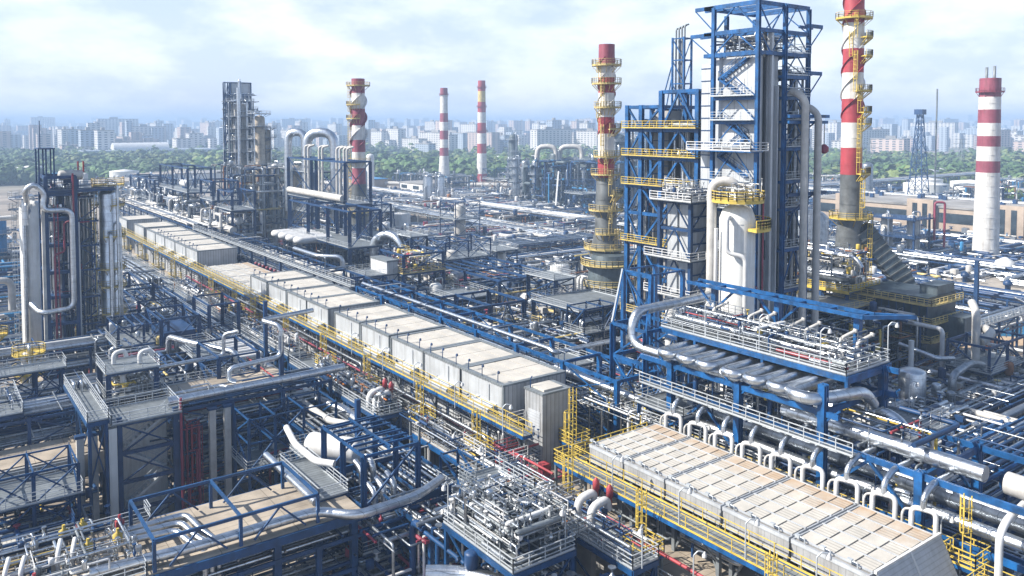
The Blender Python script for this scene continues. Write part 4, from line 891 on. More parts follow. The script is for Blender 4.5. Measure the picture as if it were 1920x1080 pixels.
# ------------------------------------------------------------ pale vessel with yellow platforms
vx, vy, vr = 83.3, 65.4, 2.2
t = thing('pressure_vessel', 'pale tall vessel with yellow ring platforms beside the tallest tower', 'vessel', (vx, vy, 0))
m = M(); m.lathe(vx, vy, [(0, vr), (33.2, vr), (34.4, vr*.8), (34.9, vr*.4), (35, .1)], 30); [m.lathe(vx, vy, [(z, vr*1.012), (z+.1, vr*1.012)], 30) for z in (12, 16, 20.4, 25, 29, 32.6)]; m.build('shell', 'tankw', t)
for z, a0, a1, ro in ((35.2, 0, 6.28, 3.2), (31.8, 4.4, 7.2, 4.0)):
    m = M(); k = 20; A = [a0+(a1-a0)*j/k for j in range(k+1)]; ri = 1.2 if z > 33 else vr+.05
    for u, v in zip(A, A[1:]):
        c = [(vx+ri*math.cos(u), vy+ri*math.sin(u)), (vx+ro*math.cos(u), vy+ro*math.sin(u)), (vx+ro*math.cos(v), vy+ro*math.sin(v)), (vx+ri*math.cos(v), vy+ri*math.sin(v))]
        m.add([(*p, z) for p in c]+[(*p, z+.35) for p in c], [(0,3,2,1),(4,5,6,7),(0,1,5,4),(1,2,6,5),(2,3,7,6),(3,0,4,7)])
    p = m.build('platform', 'yellow', t); m = M(); m.rails([(vx+ro*math.cos(u), vy+ro*math.sin(u), z+.35) for u in A], post=.9, r=.1); m.build('railing', 'yellow', p)
for nm, pts, r in (('overhead_pipe', [(vx+.2, vy, 35), (vx+.2, vy+.3, 37.8), (vx-1.8, vy+2.6, 37.8), (vx-1.8, vy+2.6, 9)], .6), ('side_pipe', [(vx-2.2, vy-.6, 33.5), (vx-3, vy-.8, 33.5), (vx-3, vy-.8, 29.2), (vx-1.7, vy-2.6, 28.8), (vx-1.7, vy-2.6, 9)], .28), ('side_pipe', [(vx-2.6, vy+1.2, 32), (vx-2.6, vy+1.2, 9)], .24)):
    M().tube(pts, r, 14, r*2.6).build(nm, 'cream' if r > .5 else 'white', t)
m = M(); k = 24; m.tube([(vx+(vr+.25)*math.cos(2*math.pi*j/k), vy+(vr+.25)*math.sin(2*math.pi*j/k), 24.5) for j in range(k+1)], .07, 6); m.tube([(vx+2.2, vy-2.2, 36), (vx+2.2, vy-2.2, 22), (vx+1.6, vy-2.8, 21), (vx+1.6, vy-2.8, 15)], .12, 6, .3); m.build('deluge_pipe', 'maroon', t)
M().tube([(vx+.6, vy-vr-.5, 19.8), (vx+.6, vy-vr+.1, 19.8)], .55, 14).build('manway', 'cream', t)
tangle('small pipes and valves on the top platform of the pale vessel', vx-1.8, vy-2.2, 35.6, vx+2.6, vy+2.2, 37, 26, 37, (.06, .16), [35.9, 36.6, 37.2], mats=('silver', 'white', 'cream'), wts=(5, 5, 5), valves=26)
# ------------------------------------------------------------ big striped stacks and their heaters
DK, WH, RD, GN, YL = 0, 1, 2, 3, 4
chimney('tallest red and white stack with yellow platforms and wavy fins, top cut by the frame', 143.9, 86.7,
        [(0, 2.9), (19, 2.9), (25, 2.35), (27, 2.3), (28, 1.95), (64, 1.85), (64.4, 1.8), (73.5, 1.75)], [(35.4, GN), (40.5, RD), (45.2, WH), (49.7, RD), (54.6, WH), (59.1, RD), (63.9, WH), (73.5, RD)],
        [(27, 0, 6.28), (35.5, 4.2, 6.0), (44.8, 4.4, 6.3), (47, 4.3, 6.0), (51, 3.9, 5.9), (57.5, 4.4, 6.4), (61, 4.4, 6.4), (64.6, 0, 6.28)], 'yellow', 4.9, (46, 70, .3, 13), n=30, rpl=1.5)
t = thing('duct', 'big dark ribbed duct curving down from the tallest stack', 'duct', (147, 82, 10))
arc = [(145.2, 85.0, 25), (147.5, 82.6, 20.5), (149.6, 80.0, 16.5), (150.6, 78.4, 12.5), (150.6, 77.8, 8)]
m = M(); wv = []
for i, p in enumerate(arc):
    P = Vector(p); d = (Vector(arc[min(i+1, 4)])-Vector(arc[max(i-1, 0)])).normalized(); a = Vector((.62, .78, 0)).normalized(); b = a.cross(d).normalized()
    wv += [tuple(P+a*u+b*v) for u, v in ((-1.7, -1.7), (1.7, -1.7), (1.7, 1.7), (-1.7, 1.7))]
m.add(wv, [(i*4+j, i*4+(j+1) % 4, (i+1)*4+(j+1) % 4, (i+1)*4+j) for i in range(4) for j in range(4)]); m.build('duct_wall', 'duct', t)
m = M()
for i in range(4):
    for s in range(4):
        f = s/4; q = [tuple(Vector(wv[i*4+j]).lerp(Vector(wv[(i+1)*4+j]), f)+(Vector(wv[i*4+j])-Vector(wv[i*4+(j+2) % 4])).normalized()*.14) for j in range(4)]
        [m.beam(q[j], q[(j+1) % 4], .24) for j in range(4)]
m.build('duct_rib', 'grn', t)
t = thing('furnace', 'dark steel furnace with rows of faded yellow balconies below the tallest stack', 'furnace', (140, 72, 2))
M().box(133.5, 66.4, 3.5, 143, 78.2, 16.5).build('casing', 'drk', t); M().box(137, 66.6, 16.5, 142.8, 69.6, 18).build('hood', 'duct', t); M().box(138, 62.6, 9, 142, 66.3, 13.2).build('side_box', 'duct', t)
m = M(); y = 66.4
while y < 78.3: m.box(133.35, y, 3.5, 133.5, y+.16, 16.4); y += 1.3
m.build('rib', 'navy', t)
for z in (6, 9.2, 12.2, 15.3):
    m = M(); m.box(132.3, 66, z, 133.45, 78.6, z+.12); m.box(133.5, 65.2, z, 143, 66.35, z+.12); p = m.build('balcony', 'paleyel', t); m = M(); m.rails([(132.3, 78.6, z+.12), (132.3, 65.2, z+.12), (143, 65.2, z+.12)], r=.1, post=1.2); m.build('railing', 'paleyel', p)
for y in (66.8, 70.5, 74.3, 78): M().beam((134, y, 0), (134, y, 3.5), .6).build('leg', 'navy', t)
t = thing('drum_platform', 'yellow railed platform carrying a long silver drum in front of the tallest stack', 'platform', (133, 80, 12))
m = M(); m.box(128.6, 77.5, 15.9, 138.5, 88.6, 16.2); m.build('deck', 'grate', t); m = M(); m.rails([(128.6, 88.6, 16.2), (128.6, 77.5, 16.2), (138.5, 77.5, 16.2)], r=.11, post=1.2); m.box(128.5, 77.4, 15.8, 128.6, 88.6, 16.3); m.build('railing', 'yellow', t)
[M().beam((x, y, 0), (x, y, 15.9), .45).build('post', 'navy', t) for x in (129, 138) for y in (78, 83, 88)]; m = M(); [m.beam((129, a, 8), (129, a+5, 15.7), .18) for a in (78, 83)]; m.build('bracing_lattice', 'navy', t)
t = thing('drum', 'long horizontal silver drum with domed end on the yellow railed platform', 'drum', (133, 83, 16.2)); M().vessel((132.6, 79.3, 18.1), (132.6, 88, 18.1), 1.35, 22).build('shell', 'silver2', t); [M().box(131.8, y, 16.2, 133.4, y+.3, 17.3).build('saddle', 'navy', t) for y in (80.5, 86.5)]
pipe([(130, 92, 22.5), (130, 84, 22.5), (130, 77, 22), (130, 76, 20.5)], .4, 'silver line over the long drum', 'silver', None, 12)
tangle('piping with yellow rails around the long silver drum', 128.8, 77.8, 16.4, 138, 92, 22, 90, 41, (.07, .25), [16.7, 18.5, 20.6, 22.1], mats=('silver', 'silver2', 'cream', 'yellow', 'navy', 'rust'), wts=(5, 5, 3, 4, 2, 1), valves=90)
tangle('dark crowded pipework under the long drum and beside the furnace', 112, 66, 1, 133, 92, 14, 280, 42, (.1, .35), mats=('silver', 'silver2', 'navy', 'yellow', 'drk', 'cream', 'rust'), wts=(4, 5, 6, 2, 5, 2, 1), valves=150)
frame('navy burner frame with yellow railed floors standing between the down pipes and the furnace', [118, 124, 130], [74, 80, 86], [0, 5, 9.5, 14.5], 'navy', .4, .35, (1, 2, 3), 'paleyel', 'X', seed=8)
chimney('red and white stack with spiral fins standing left of the yellow railed tower', 109.9, 118,
        [(19, 3.3), (24, 2.2), (33.5, 1.9), (34.3, 1.62), (60.4, 1.56)], [(34.5, GN), (38.2, RD), (43.1, WH), (46.3, RD), (51.0, WH), (54.0, RD), (56.3, WH), (60.4, DK)],
        [(20.5, 0, 6.28), (23.5, 3.4, 6.5), (28, 2.6, 6.6), (31, 4.4, 6.6), (35, 2.4, 5.2), (38.5, 3, 6.1), (43.8, 4.2, 6.4), (48, 3, 6.1), (52.6, 2.2, 5.4), (56.2, 0, 6.28)], 'paleyel', 4.3, (42, 58, .24, 10), n=26, rpl=1.3)
t = thing('furnace', 'dark round ribbed furnace with yellow galleries under the spiral finned stack', 'furnace', (107, 113.6, 0))
m = M(); m.lathe(107.5, 114.5, [(2, 4.3), (14, 4.3), (18, 3.7), (20, 3.1)], 24); m.build('casing', 'duct', t); m = M(); [m.beam((107.5+4.4*math.cos(a), 114.5+4.4*math.sin(a), 2), (107.5+4.4*math.cos(a), 114.5+4.4*math.sin(a), 14), .18) for a in [2*math.pi*i/22 for i in range(22)]]; m.build('rib', 'grn', t)
for z in (3.2, 6.8, 10.8, 14.4, 18.2):
    m = M(); k = 22; A = [2.2+4.6*j/k for j in range(k+1)]; ri, ro = (4.4, 5.6) if z < 16 else (3.6, 5.4)
    for u, v in zip(A, A[1:]):
        c = [(107.5+ri*math.cos(u), 114.5+ri*math.sin(u)), (107.5+ro*math.cos(u), 114.5+ro*math.sin(u)), (107.5+ro*math.cos(v), 114.5+ro*math.sin(v)), (107.5+ri*math.cos(v), 114.5+ri*math.sin(v))]
        m.add([(*p, z) for p in c]+[(*p, z+.14) for p in c], [(0,3,2,1),(4,5,6,7),(0,1,5,4),(1,2,6,5),(2,3,7,6),(3,0,4,7)])
    p = m.build('gallery', 'paleyel', t); m = M(); m.rails([(107.5+ro*math.cos(u), 114.5+ro*math.sin(u), z+.14) for u in A], r=.1, post=1.1); m.build('railing', 'paleyel', p)
for a in (2.6, 3.6, 4.6, 5.6): M().beam((107.5+3.9*math.cos(a), 114.5+3.9*math.sin(a), 0), (107.5+3.9*math.cos(a), 114.5+3.9*math.sin(a), 2.1), .5).build('leg', 'navy', t)
for i in range(3): pipe([(101.5-.0*i, 117-1.0*i, 16), (100.6, 116.5-1.0*i, 16), (100.6, 116.5-1.0*i, 13), (99, 116.2-1.0*i, 11.5), (99, 116-1.*i, 8)], .3, 'white bent transfer line beside the round furnace', 'white', 'white transfer lines beside the round furnace', 10, .8)
t = thing('duct', 'fat ringed white duct lying before the round furnace', 'duct', (100, 125, 8)); m = M().tube([(96, 134, 9.8), (99.5, 127.5, 9.8), (101.5, 119.5, 9.6)], 1.35, 18, 2); m.build('shell', 'white', t)
m = M(); [m.tube([(96+3.5*f-.06, 134-6.5*f+.1, 9.8), (96+3.5*f+.06, 134-6.5*f-.1, 9.8)], 1.5, 18) for f in (.1, .35, .6, .85)]; [m.tube([(99.5+2*f-.02, 127.5-8*f+.1, 9.75), (99.5+2*f+.02, 127.5-8*f-.1, 9.75)], 1.5, 18) for f in (.1, .3, .5, .7, .9)]; m.build('rib', 'grate', t)
tangle('small piping about the foot of the round furnace', 98, 104, .6, 113, 124, 12, 120, 43, (.07, .25), mats=('silver', 'silver2', 'navy', 'paleyel', 'cream'), wts=(4, 5, 5, 2, 2), valves=110)
# big octagonal looking white chimney far right
chimney('broad white chimney with red bands and two small flues on top', 257.5, 111.4, [(0, 3.7), (30, 3.2), (58.4, 2.85)], [(30.6, WH), (34.0, RD), (38.3, WH), (41.4, RD), (45.2, WH), (49.2, RD), (52.9, WH), (58.4, RD)],
        [54.2], 'maroon', None, None, n=10, flues=((-.9, .7, .42, 61.6), (.9, -.7, .42, 62)), mts=('smaroon', 'swhite', 'smaroon', 'grn', 'paleyel'), rpl=.9)
chimney('slender far chimney with dull purple red bands on a flared white foot', 302.7, 490.9, [(0, 4.6), (22, 3.2), (70, 2.6)], [(22, WH), (28, RD), (34.4, WH), (40, RD), (46, WH), (52.4, RD), (58.3, WH), (64.6, 2), (70, RD)][:0] or [(22.5, WH), (28.2, RD), (34, WH), (40.2, RD), (46.2, WH), (52.4, RD), (58.4, WH), (65.4, WH), (70, RD)], [65], 'maroon', None, n=16, mts=('smaroon', 'swhite', 'smaroon', 'grn', 'paleyel'), rpl=.7)
chimney('slender far chimney with bright red bands and dirty cream upper ring', 360, 528, [(0, 4.2), (30, 3.6), (78.5, 2.9)], [(6, RD), (13, WH), (22, WH), (29.5, RD), (37.6, WH), (45.8, RD), (53.9, WH), (62, RD), (70.3, YL), (78.5, RD)], [(39, 0, 6.28), (58, 0, 6.28), (73, 0, 6.28)], 'maroon', None, n=16, mts=('smaroon', 'swhite', 'sred', 'grn', 'paleyel'), rpl=.8)
chimney('red and white finned stack on a grey base beyond the navy pipe racks', 110.8, 229.3, [(0, 3.0), (12, 2.6), (27.3, 2.15), (27.5, 2.05), (58.7, 2.0)], [(26.6, GN), (31.5, RD), (36.4, WH), (40.1, RD), (44.5, WH), (49.6, RD), (54.3, WH), (58.7, RD)],
        [(17.8, 0, 6.28), (33.2, 0, 6.28), (46.4, 1.6, 4.4), (50.6, 1.6, 4.4), (56.4, 0, 6.28)], 'paleyel', 2.6, (38, 55.5, .7, 15), n=26, rpl=1.6, mts=('smaroon', 'swhite', 'smaroon', 'grn', 'paleyel'))
# ------------------------------------------------------------ racks and platforms in front of the cooler houses
rack('dense navy rack of piping running below the near walkway', 'y', 60, 118, 35.5, 43.0, [3.2, 6.6, 9.4], 7.5, 'mblue', 0, seed=51, plabel='navy rack below the near walkway', rr=(.06, .22), cs=.4)
rack('navy rack of piping carrying the far railed catwalk', 'y', 119, 182, 37, 42.6, [4, 7.5, 10.6], 8, 'navy', 0, seed=52, plabel='navy rack under the far catwalk', walkway=2, rr=(.06, .2))
rack('navy rack along the foot of the far cooler houses', 'y', 183, 262, 38, 44, [4, 7.5, 10.6], 9, 'navy', 0, seed=53, plabel='navy rack by the far cooler houses', walkway=2, stuffed=True)
def deck(label, x0, y0, x1, y1, z, mt='mblue', rail='rail', legs=True, gate=None, top='grate', n=2, zb=0, brace=True):
    t = thing('railed_platform', label, 'platform', ((x0+x1)/2, (y0+y1)/2, zb))
    M().box(x0, y0, z-.08, x1, y1, z).build('deck_grating', top, t)
    m = M(); m.beam((x0, y0, z-.3), (x1, y0, z-.3), .2, .42); m.beam((x0, y1, z-.3), (x1, y1, z-.3), .2, .42); m.beam((x0, y0, z-.31), (x0, y1, z-.31), .2, .42); m.beam((x1, y0, z-.31), (x1, y1, z-.31), .2, .42)
    k = max(1, int(max(x1-x0, y1-y0)/2))
    for i in range(1, k):
        if x1-x0 > y1-y0: xx = x0+(x1-x0)*i/k; m.beam((xx, y0, z-.3), (xx, y1, z-.3), .12, .25)
        else: yy = y0+(y1-y0)*i/k; m.beam((x0, yy, z-.3), (x1, yy, z-.3), .12, .25)
    m.build('floor_frame', mt, t)
    m = M(); m.rails([(x0, y0, z), (x1, y0, z), (x1, y1, z), (x0, y1, z)], close=True, r=.07); m.build('railing', rail, t)
    if legs:
        nx = 2; ny = max(2, int((y1-y0)/7)+1); nx = max(2, int((x1-x0)/7)+1)
        for x in lin(x0+.2, x1-.2, nx):
            for y in lin(y0+.2, y1-.2, ny): M().beam((x, y, zb), (x, y, z-.5), .32).build('leg', mt, t)
        if brace:
            m = M(); X_ = lin(x0+.2, x1-.2, nx); Y_ = lin(y0+.2, y1-.2, ny)
            for a, b in zip(X_, X_[1:]): m.beam((a, y0+.2, (zb+z)/2), (b, y0+.2, z-.5), .14); m.beam((b, y0+.2, (zb+z)/2), (a, y0+.2, z-.5), .14)
            for a, b in zip(Y_, Y_[1:]): m.beam((x0+.2, a, (zb+z)/2), (x0+.2, b, z-.5), .14); m.beam((x0+.2, b, (zb+z)/2), (x0+.2, a, z-.5), .14)
            m.build('bracing_lattice', mt, t)
    return t
deck('long railed valve platform below the near walkway, beside the fourth and fifth houses', 42.6, 84, 45.9, 111, 11.2)
tangle('rusty and silver valves on the long valve platform', 43.2, 84.6, 11.4, 45.6, 104, 12.4, 70, 61, (.08, .2), [11.5, 12, 12.5], mats=('silver', 'silver2', 'rust', 'white', 'navy', 'orange'), wts=(5, 6, 1.5, 2, 3, .3), valves=90)
ev = thing('valve_elbow', 'pair of fat silver elbows with red capped valve on the long valve platform', 'valve', (44.8, 86, 11.3), 'silver elbows with red caps')
M().tube([(43.4, 86, 11.3), (43.4, 86, 12.9), (45.2, 86, 13.1), (45.3, 86, 12.2)], .36, 12, .9).build('elbow_pipe', 'white', ev); M().lathe(45.5, 86, [(12.3, .22), (13.3, .22), (13.3, .3), (14.0, .3), (14.3, .08)], 10).build('cap', 'red', ev); M().box(44.6, 85.7, 11.3, 45.0, 86.3, 12.4).build('bracket', 'navy', ev)
copy_tree(ev, 0, 1.6, 0); 
for i in range(2): copy_tree(ev, 1.6, -34.4-1.7*i, 0.1, 'fat silver elbow with red capped valve on the platform below the stained bank')
deck('narrow railed valve platform before the sixth cooler house', 42.8, 112, 45.6, 124, 11.8)
tangle('valves on the narrow platform before the sixth cooler house', 43.2, 112.6, 12, 45.4, 123.6, 13, 40, 62, (.06, .18), [12.1, 12.7, 13.2], mats=('silver', 'white', 'orange', 'navy', 'rust'), wts=(5, 4, .4, 3, .6), valves=70)
tangle('rusty valves along the far catwalk beside the flat bank', 43.4, 126, 10.8, 46.0, 178, 12.4, 110, 63, (.06, .2), [11.0, 11.6, 12.3], mats=('silver', 'white', 'rust', 'navy', 'silver2'), wts=(5, 3, .8, 4, 5), valves=170)
deck('dark railed platform with red capped elbows below the stained bank', 43.4, 43.4, 46.2, 53.4, 11.1, 'mblue')
tangle('meters, boxes and pipes on the platform edge under the stained bank', 43.6, 44, 11.2, 46.4, 82, 12, 60, 64, (.05, .14), [11.3, 11.8, 12.2], mats=('silver', 'white', 'red', 'navy', 'silver2'), wts=(5, 4, 1, 3, 4), valves=60)
tangle('valve trees and small lines on the concrete platform edge before the houses', 46.7, 62, 9.2, 48.6, 112, 10.6, 60, 65, (.05, .14), [9.4, 9.9, 10.5], mats=('silver', 'white', 'red', 'navy', 'silver2'), wts=(5, 4, 1, 3, 4), valves=110)
tangle('pipe supports and lines in the gaps between cooler houses and yellow walkway', 48.9, 63, 9.2, 49.9, 181, 14, 120, 66, (.05, .13), [9.6, 11, 12.4, 13.6], mats=('silver', 'white', 'navy', 'silver2', 'grate'), wts=(4, 4, 5, 4, 4), valves=160)
tangle('trestle pipework under the stained flat bank', 50.6, 28, 9.2, 59.5, 56.5, 13, 110, 67, (.05, .18), [9.6, 11, 12.2], mats=('silver', 'white', 'navy', 'silver2', 'grate'), wts=(4, 4, 3, 4, 6), valves=90)
# bottom centre: crowded valve cluster and big bends
deck('crowded railed platform of silver valves at the bottom centre', 34.6, 46.8, 40.6, 56.5, 12.2, 'mblue')
deck('upper railed gangway over the crowded valve platform', 38.6, 54.5, 42.6, 60.5, 13.4, 'mblue', legs=True)
tangle('tight cluster of silver valves, meters and hoses at the bottom centre', 34.9, 47.2, 12.4, 40.4, 56.2, 14.4, 150, 68, (.05, .2), [12.6, 13.3, 14.1, 14.8], mats=('silver', 'white', 'rust', 'navy', 'silver2', 'grate'), wts=(6, 4, .3, 2, 5, 5), valves=170)
tangle('lower silver piping under the crowded valve platform', 34, 38, 4, 43, 62, 10.5, 130, 69, (.08, .34), mats=('silver', 'silver2', 'navy', 'mblue', 'white'), wts=(5, 4, 3, 4, 3), valves=70)
pipe([(31.5, 54, 10), (33.6, 52.5, 10), (36, 48.5, 10), (38.5, 40, 9.6), (40, 30, 9.4)], .62, 'fattest bright silver main curving under the crowded valve platform', 'silver', None, 18, 1.8)
for i, y in enumerate([46.6, 43.6, 40.8]):
    pipe([(44.5, y+1, 7.5), (41.2, y+1, 9.2), (40.4, y, 9.6), (40.8, y-.9, 9.2), (44.5, y-1.2, 7.5)], .42, 'bright silver hairpin bend below the red capped valves, %s from the crowded platform' % ORD[i], 'silver', 'silver hairpin bends below the red capped valves', 14, 1.0)
for i, (x, y, z) in enumerate([(45.2, 71, 9.5), (42.6, 62.3, 11.5), (44.0, 43, 11.2), (39.9, 47.2, 12.2), (34.9, 56.2, 12.2), (44.1, 100, 11.2), (44.1, 111, 11.2)]):
    lamp_post('gooseneck lamp on the lower platforms, %s counted from the small cabin side' % ORD[i], x, y, z, 3.2, 'lamps on the lower platforms', -1)
# deck-level piping between rack and platform A
pipe([(40.4, 122, 10.3), (40.4, 96, 10.3), (41.8, 91, 10.2), (41.8, 86, 9.8), (41.8, 80, 9.4)], .62, 'fat weathered silver main bending beside the long valve platform', 'silver', None, 16, 1.5)
pipe([(38.6, 116, 10.4), (38.6, 88, 10.4), (40.6, 85, 10.4), (40.6, 76, 10)], .4, 'cream line lying beside the fat weathered main', 'cream', None, 12)
for i in range(4): pipe([(36, 124-3*i, 12.2), (39.6, 124-3*i, 12.2), (39.6, 122.8-3*i, 12.2), (36.2, 122.8-3*i, 12.2)], .34, 'flat pale hairpin pipe on the rack before the far houses, %s in line' % ORD[i], 'white', 'flat pale hairpin pipes', 12, .9)
pipe([(38.6, 104.5, .5), (38.6, 99.6, .5), (38.6, 99.6, 12.8), (42.6, 99.6, 12.8)], .42, 'tall upright silver pipe before the open stairs', 'silver', None, 14, .8)
for x, y, h in ((36.2, 97, 19), (41.5, 117.4, 19), (37.3, 78, 16)): t = thing('steel_post', {36.2: 'tall lone navy steel post beside the upright silver pipe', 41.5: 'lone navy steel post behind the narrow valve platform', 37.3: 'lone navy steel post beside the open topped frame'}[x], 'post', (x, y, 0)); M().beam((x, y, 0), (x, y, h), .5).build('shaft', 'navy', t); M().box(x-.5, y-.5, 0, x+.5, y+.5, .2).build('base_plate', 'navy', t)
pipe([(36.3, 97, 13), (36.3, 110, 13.2)], .1, 'thin red pipe crossing at the head of the open stairs', 'red')
t = thing('stair_tower', 'open zigzag stairs beside white screen walls below the long valve platform', 'stairs', (41, 97, 0))
for i in range(3): M().stairs((39.6, 98.6 if i % 2 else 94.6, i*3.3), (39.6, 94.6 if i % 2 else 98.6, i*3.3+3.3), 1.3, (1, 0)).build('stair_flight', 'grate', t)
M().box(41.4, 92.5, 0, 41.6, 98.8, 9.8).build('wall_panel', 'wcorr', t); [M().box(39.4, y, z, 41.3, y+1.3, z+.15).build('landing', 'navy', t) for y, z in ((98.6, 3.3), (93.3, 6.6), (98.6, 9.9))]
t = thing('stair_tower', 'open zigzag stairs under the edge of the concrete platform near the open topped frame', 'stairs', (45, 64, 0))
for i in range(3): M().stairs((44.4, 66 if i % 2 else 62, i*3), (44.4, 62 if i % 2 else 66, i*3+3), 1.2, (1, 0)).build('stair_flight', 'grate', t)
M().box(45.9, 60.5, 0, 46.05, 68, 8.2).build('wall_panel', 'wcorr', t)
pipe([(43.2, 59, 13.6), (43.2, 59, 2)], .14, 'upright red pipe before the white wall under the small cabin', 'red'); pipe([(43.2, 59, 12.2), (46.8, 59.5, 12.2)], .12, 'short red pipe turning toward the small cabin', 'red')
# open topped frame
frame('open topped blue frame of slats over upright silver pipes', [32.2, 37.8], [66.2, 70.6, 75.0], [0, 6, 10.2, 15], 'mblue', .42, .3, (1,), 'rail', 'D', 'y', seed=9)
t = thing('slat_canopy', 'blue roof slats across the open topped frame', 'canopy', (35, 70, 15)); m = M(); [m.beam((32.2, y, 15.25), (37.8, y, 15.25), .14, .2) for y in (67.3, 68.4, 69.5, 71.7, 72.8, 73.9)]; m.beam((34.9, 66.2, 15.35), (34.9, 75, 15.35), .16, .2); m.build('slats', 'mblue', t)
for i, (x, y) in enumerate([(34.2, 68), (35.1, 68), (36.2, 68), (34.6, 71.5), (35.8, 71.5)]): pipe([(x, y, 1), (x, y, 10.5+.3*i), (x+.01, y+1.5, 10.8+.3*i)], .3, 'upright silver pipe inside the open topped frame, %s from its front corner' % ORD[i], 'silver', 'upright pipes in the open topped frame', 12)
t = thing('drum', 'white horizontal drum beside the open topped frame', 'drum', (32, 78, 8)); M().vessel((33.2, 80.4, 11.4), (36.2, 76, 11.4), 1.25, 20).build('shell', 'white', t); M().box(33.4, 77, 9, 35.8, 79.6, 10.3).build('saddle', 'navy', t)
pipe([(32.2, 85, 12), (31.2, 80, 12), (31.2, 74.6, 12), (32.4, 73, 12)], .34, 'white line along the edge before the open topped frame', 'white', None, 12)
deck('railed walkway crossing from the beige deck to the open topped frame', 29.0, 68.8, 31.9, 78.5, 10.9, 'mblue')
tangle('pipe maze behind and below the open topped frame', 31, 60, 1, 42, 80, 9.5, 170, 71, (.08, .3), mats=('silver', 'silver2', 'navy', 'mblue', 'white', 'maroon'), wts=(4, 4, 4, 4, 2, 2), valves=60)
# ------------------------------------------------------------ bottom left rack with decks
rack('deep navy rack crossing the bottom edge under the beige deck', 'x', -6, 41, 65.6, 74.2, [2.5, 5.4, 8.3], 7, 'mblue', 0, seed=54, plabel='deep navy rack under the beige deck', rr=(.06, .21), cs=.45)
t = thing('concrete_deck', 'beige concrete deck with valves on top at the bottom edge', 'deck', (13, 70, 8)); M().box(-6, 65.2, 10.2, 31.5, 74.6, 10.75).build('slab', 'conc', t); m = M(); m.beam((-6, 65, 10.3), (41, 65, 10.3), .25, .7); m.beam((-6, 74.8, 10.3), (41, 74.8, 10.3), .25, .7); m.build('edge_beam', 'mblue', t); m = M(); m.rails([(-6, 65.2, 10.75), (13.6, 65.2, 10.75), (13.6, 70, 10.75)], r=.06); m.rails([(-6, 74.5, 10.75), (16, 74.5, 10.75), (16, 77, 10.75)], r=.06); m.build('railing', 'rail', t)
[M().beam((x, y, 0), (x, y, 10.2), .6).build('leg', 'mblue', t) for x in (-3, 6, 15, 24, 31) for y in (65.9, 74)]
t = thing('steel_portal', 'blue goal post frame with raking braces standing over the beige deck', 'steel structure', (20, 70, 10.7))
for x in (14.2, 20.8, 27.4):
    for y in (65.3, 73.5): M().beam((x, y, 10.75), (x, y, 13.2), .26).build('post', 'mblue', t)
m = M(); [m.beam((14.2, y, 13.2), (27.4, y, 13.2), .2, .26) for y in (65.3, 73.5)]; [m.beam((x, 65.3, 13.22), (x, 73.5, 13.22), .2, .24) for x in (14.2, 20.8, 27.4)]; m.build('top_frame', 'mblue', t)
m = M(); [(m.beam((x, y, 13.1), (x-2.2, y, 10.9), .14), m.beam((x, y, 13.1), (x+2.2, y, 10.9), .14)) for x in (17.5, 24.1) for y in (65.3, 73.5)]; m.build('bracing_lattice', 'mblue', t)
pipe([(10, 67, 11.3), (17, 65.9, 11.5), (27.6, 65.9, 11.5), (29.8, 63, 11.5), (36, 63.2, 11.5), (39.5, 64.8, 11.6)], .42, 'long bright silver pipe kinking along the beige deck at the bottom edge', 'silver', None, 16, 1.4)
pipe([(27.8, 79, 12.0), (27.8, 66.6, 11.9)], .36, 'silver pipe crossing the beige deck to the long kinked pipe', 'silver', None, 14)
for i in range(3): pipe([(13, 72.6-1.2*i, 11.2+.1*i), (18.4-.7*i, 72.6-1.2*i, 11.2), (18.8-.7*i, 69-.7*i, 11.1), (19.4-.6*i, 66.8-.2*i, 10.9), (19.4-.6*i, 66.6-.2*i, 8)], .27, 'silver hairpin pipe on the beige deck, %s from its back rail' % ORD[i], 'silver', 'silver hairpin pipes on the beige deck', 12, .8)
dv = thing('deck_valve', 'white bent pipe pair on short blue posts standing on the beige deck', 'valve', (2, 69, 10.8), 'white bent pipes on the beige deck')
M().tube([(1.6, 68, 10.9), (1.6, 68, 12.4), (2.0, 69.4, 12.8)], .17, 10, .5).build('bent_pipe', 'white', dv); M().tube([(2.6, 68, 10.9), (2.6, 68, 12.3), (3.0, 69.4, 12.6)], .17, 10, .5).build('bent_pipe', 'white', dv); M().beam((1, 68, 10.75), (1, 68, 12), .26).build('post', 'mblue', dv); M().beam((3.3, 68, 10.75), (3.3, 68, 12), .26).build('post', 'mblue', dv)
for dx, dy in ((3.1, .4), (6.6, 1.2), (-3, .3)): copy_tree(dv, dx, dy, 0)
for i, (x, y, mk) in enumerate([(10.4, 70, 'yellow'), (12.6, 70.4, 'yellow'), (7, 72.8, 'cream'), (4.8, 66.8, 'red'), (6.4, 66.8, 'red'), (13.2, 72.8, 'red'), (9.2, 73.6, 'yellow'), (10.6, 73.9, 'yellow')]):
    cn = {'yellow': 'yellow', 'cream': 'cream', 'red': 'red'}[mk]
    t = thing('hand_valve', 'small %s topped valve on the beige deck, %s of the valves along it' % (cn, ORD[i]), 'valve', (x, y, 10.75), 'coloured valves on the beige deck')
    M().lathe(x, y, [(10.75, .3), (11.2, .3), (11.3, .15), (11.6, .15)], 10).build('body', 'silver2', t); M().lathe(x, y, [(11.6, .38), (12.1, .38), (12.3, .12), (12.6, .12)], 9).build('actuator', mk, t)
tangle('low valves and lines spread across the beige deck', -5, 66, 10.8, 13.5, 74.2, 12, 90, 72, (.05, .15), [11, 11.4, 12], mats=('silver', 'white', 'navy', 'silver2', 'yellow', 'grate'), wts=(5, 4, 3, 5, .3, 4), valves=110)
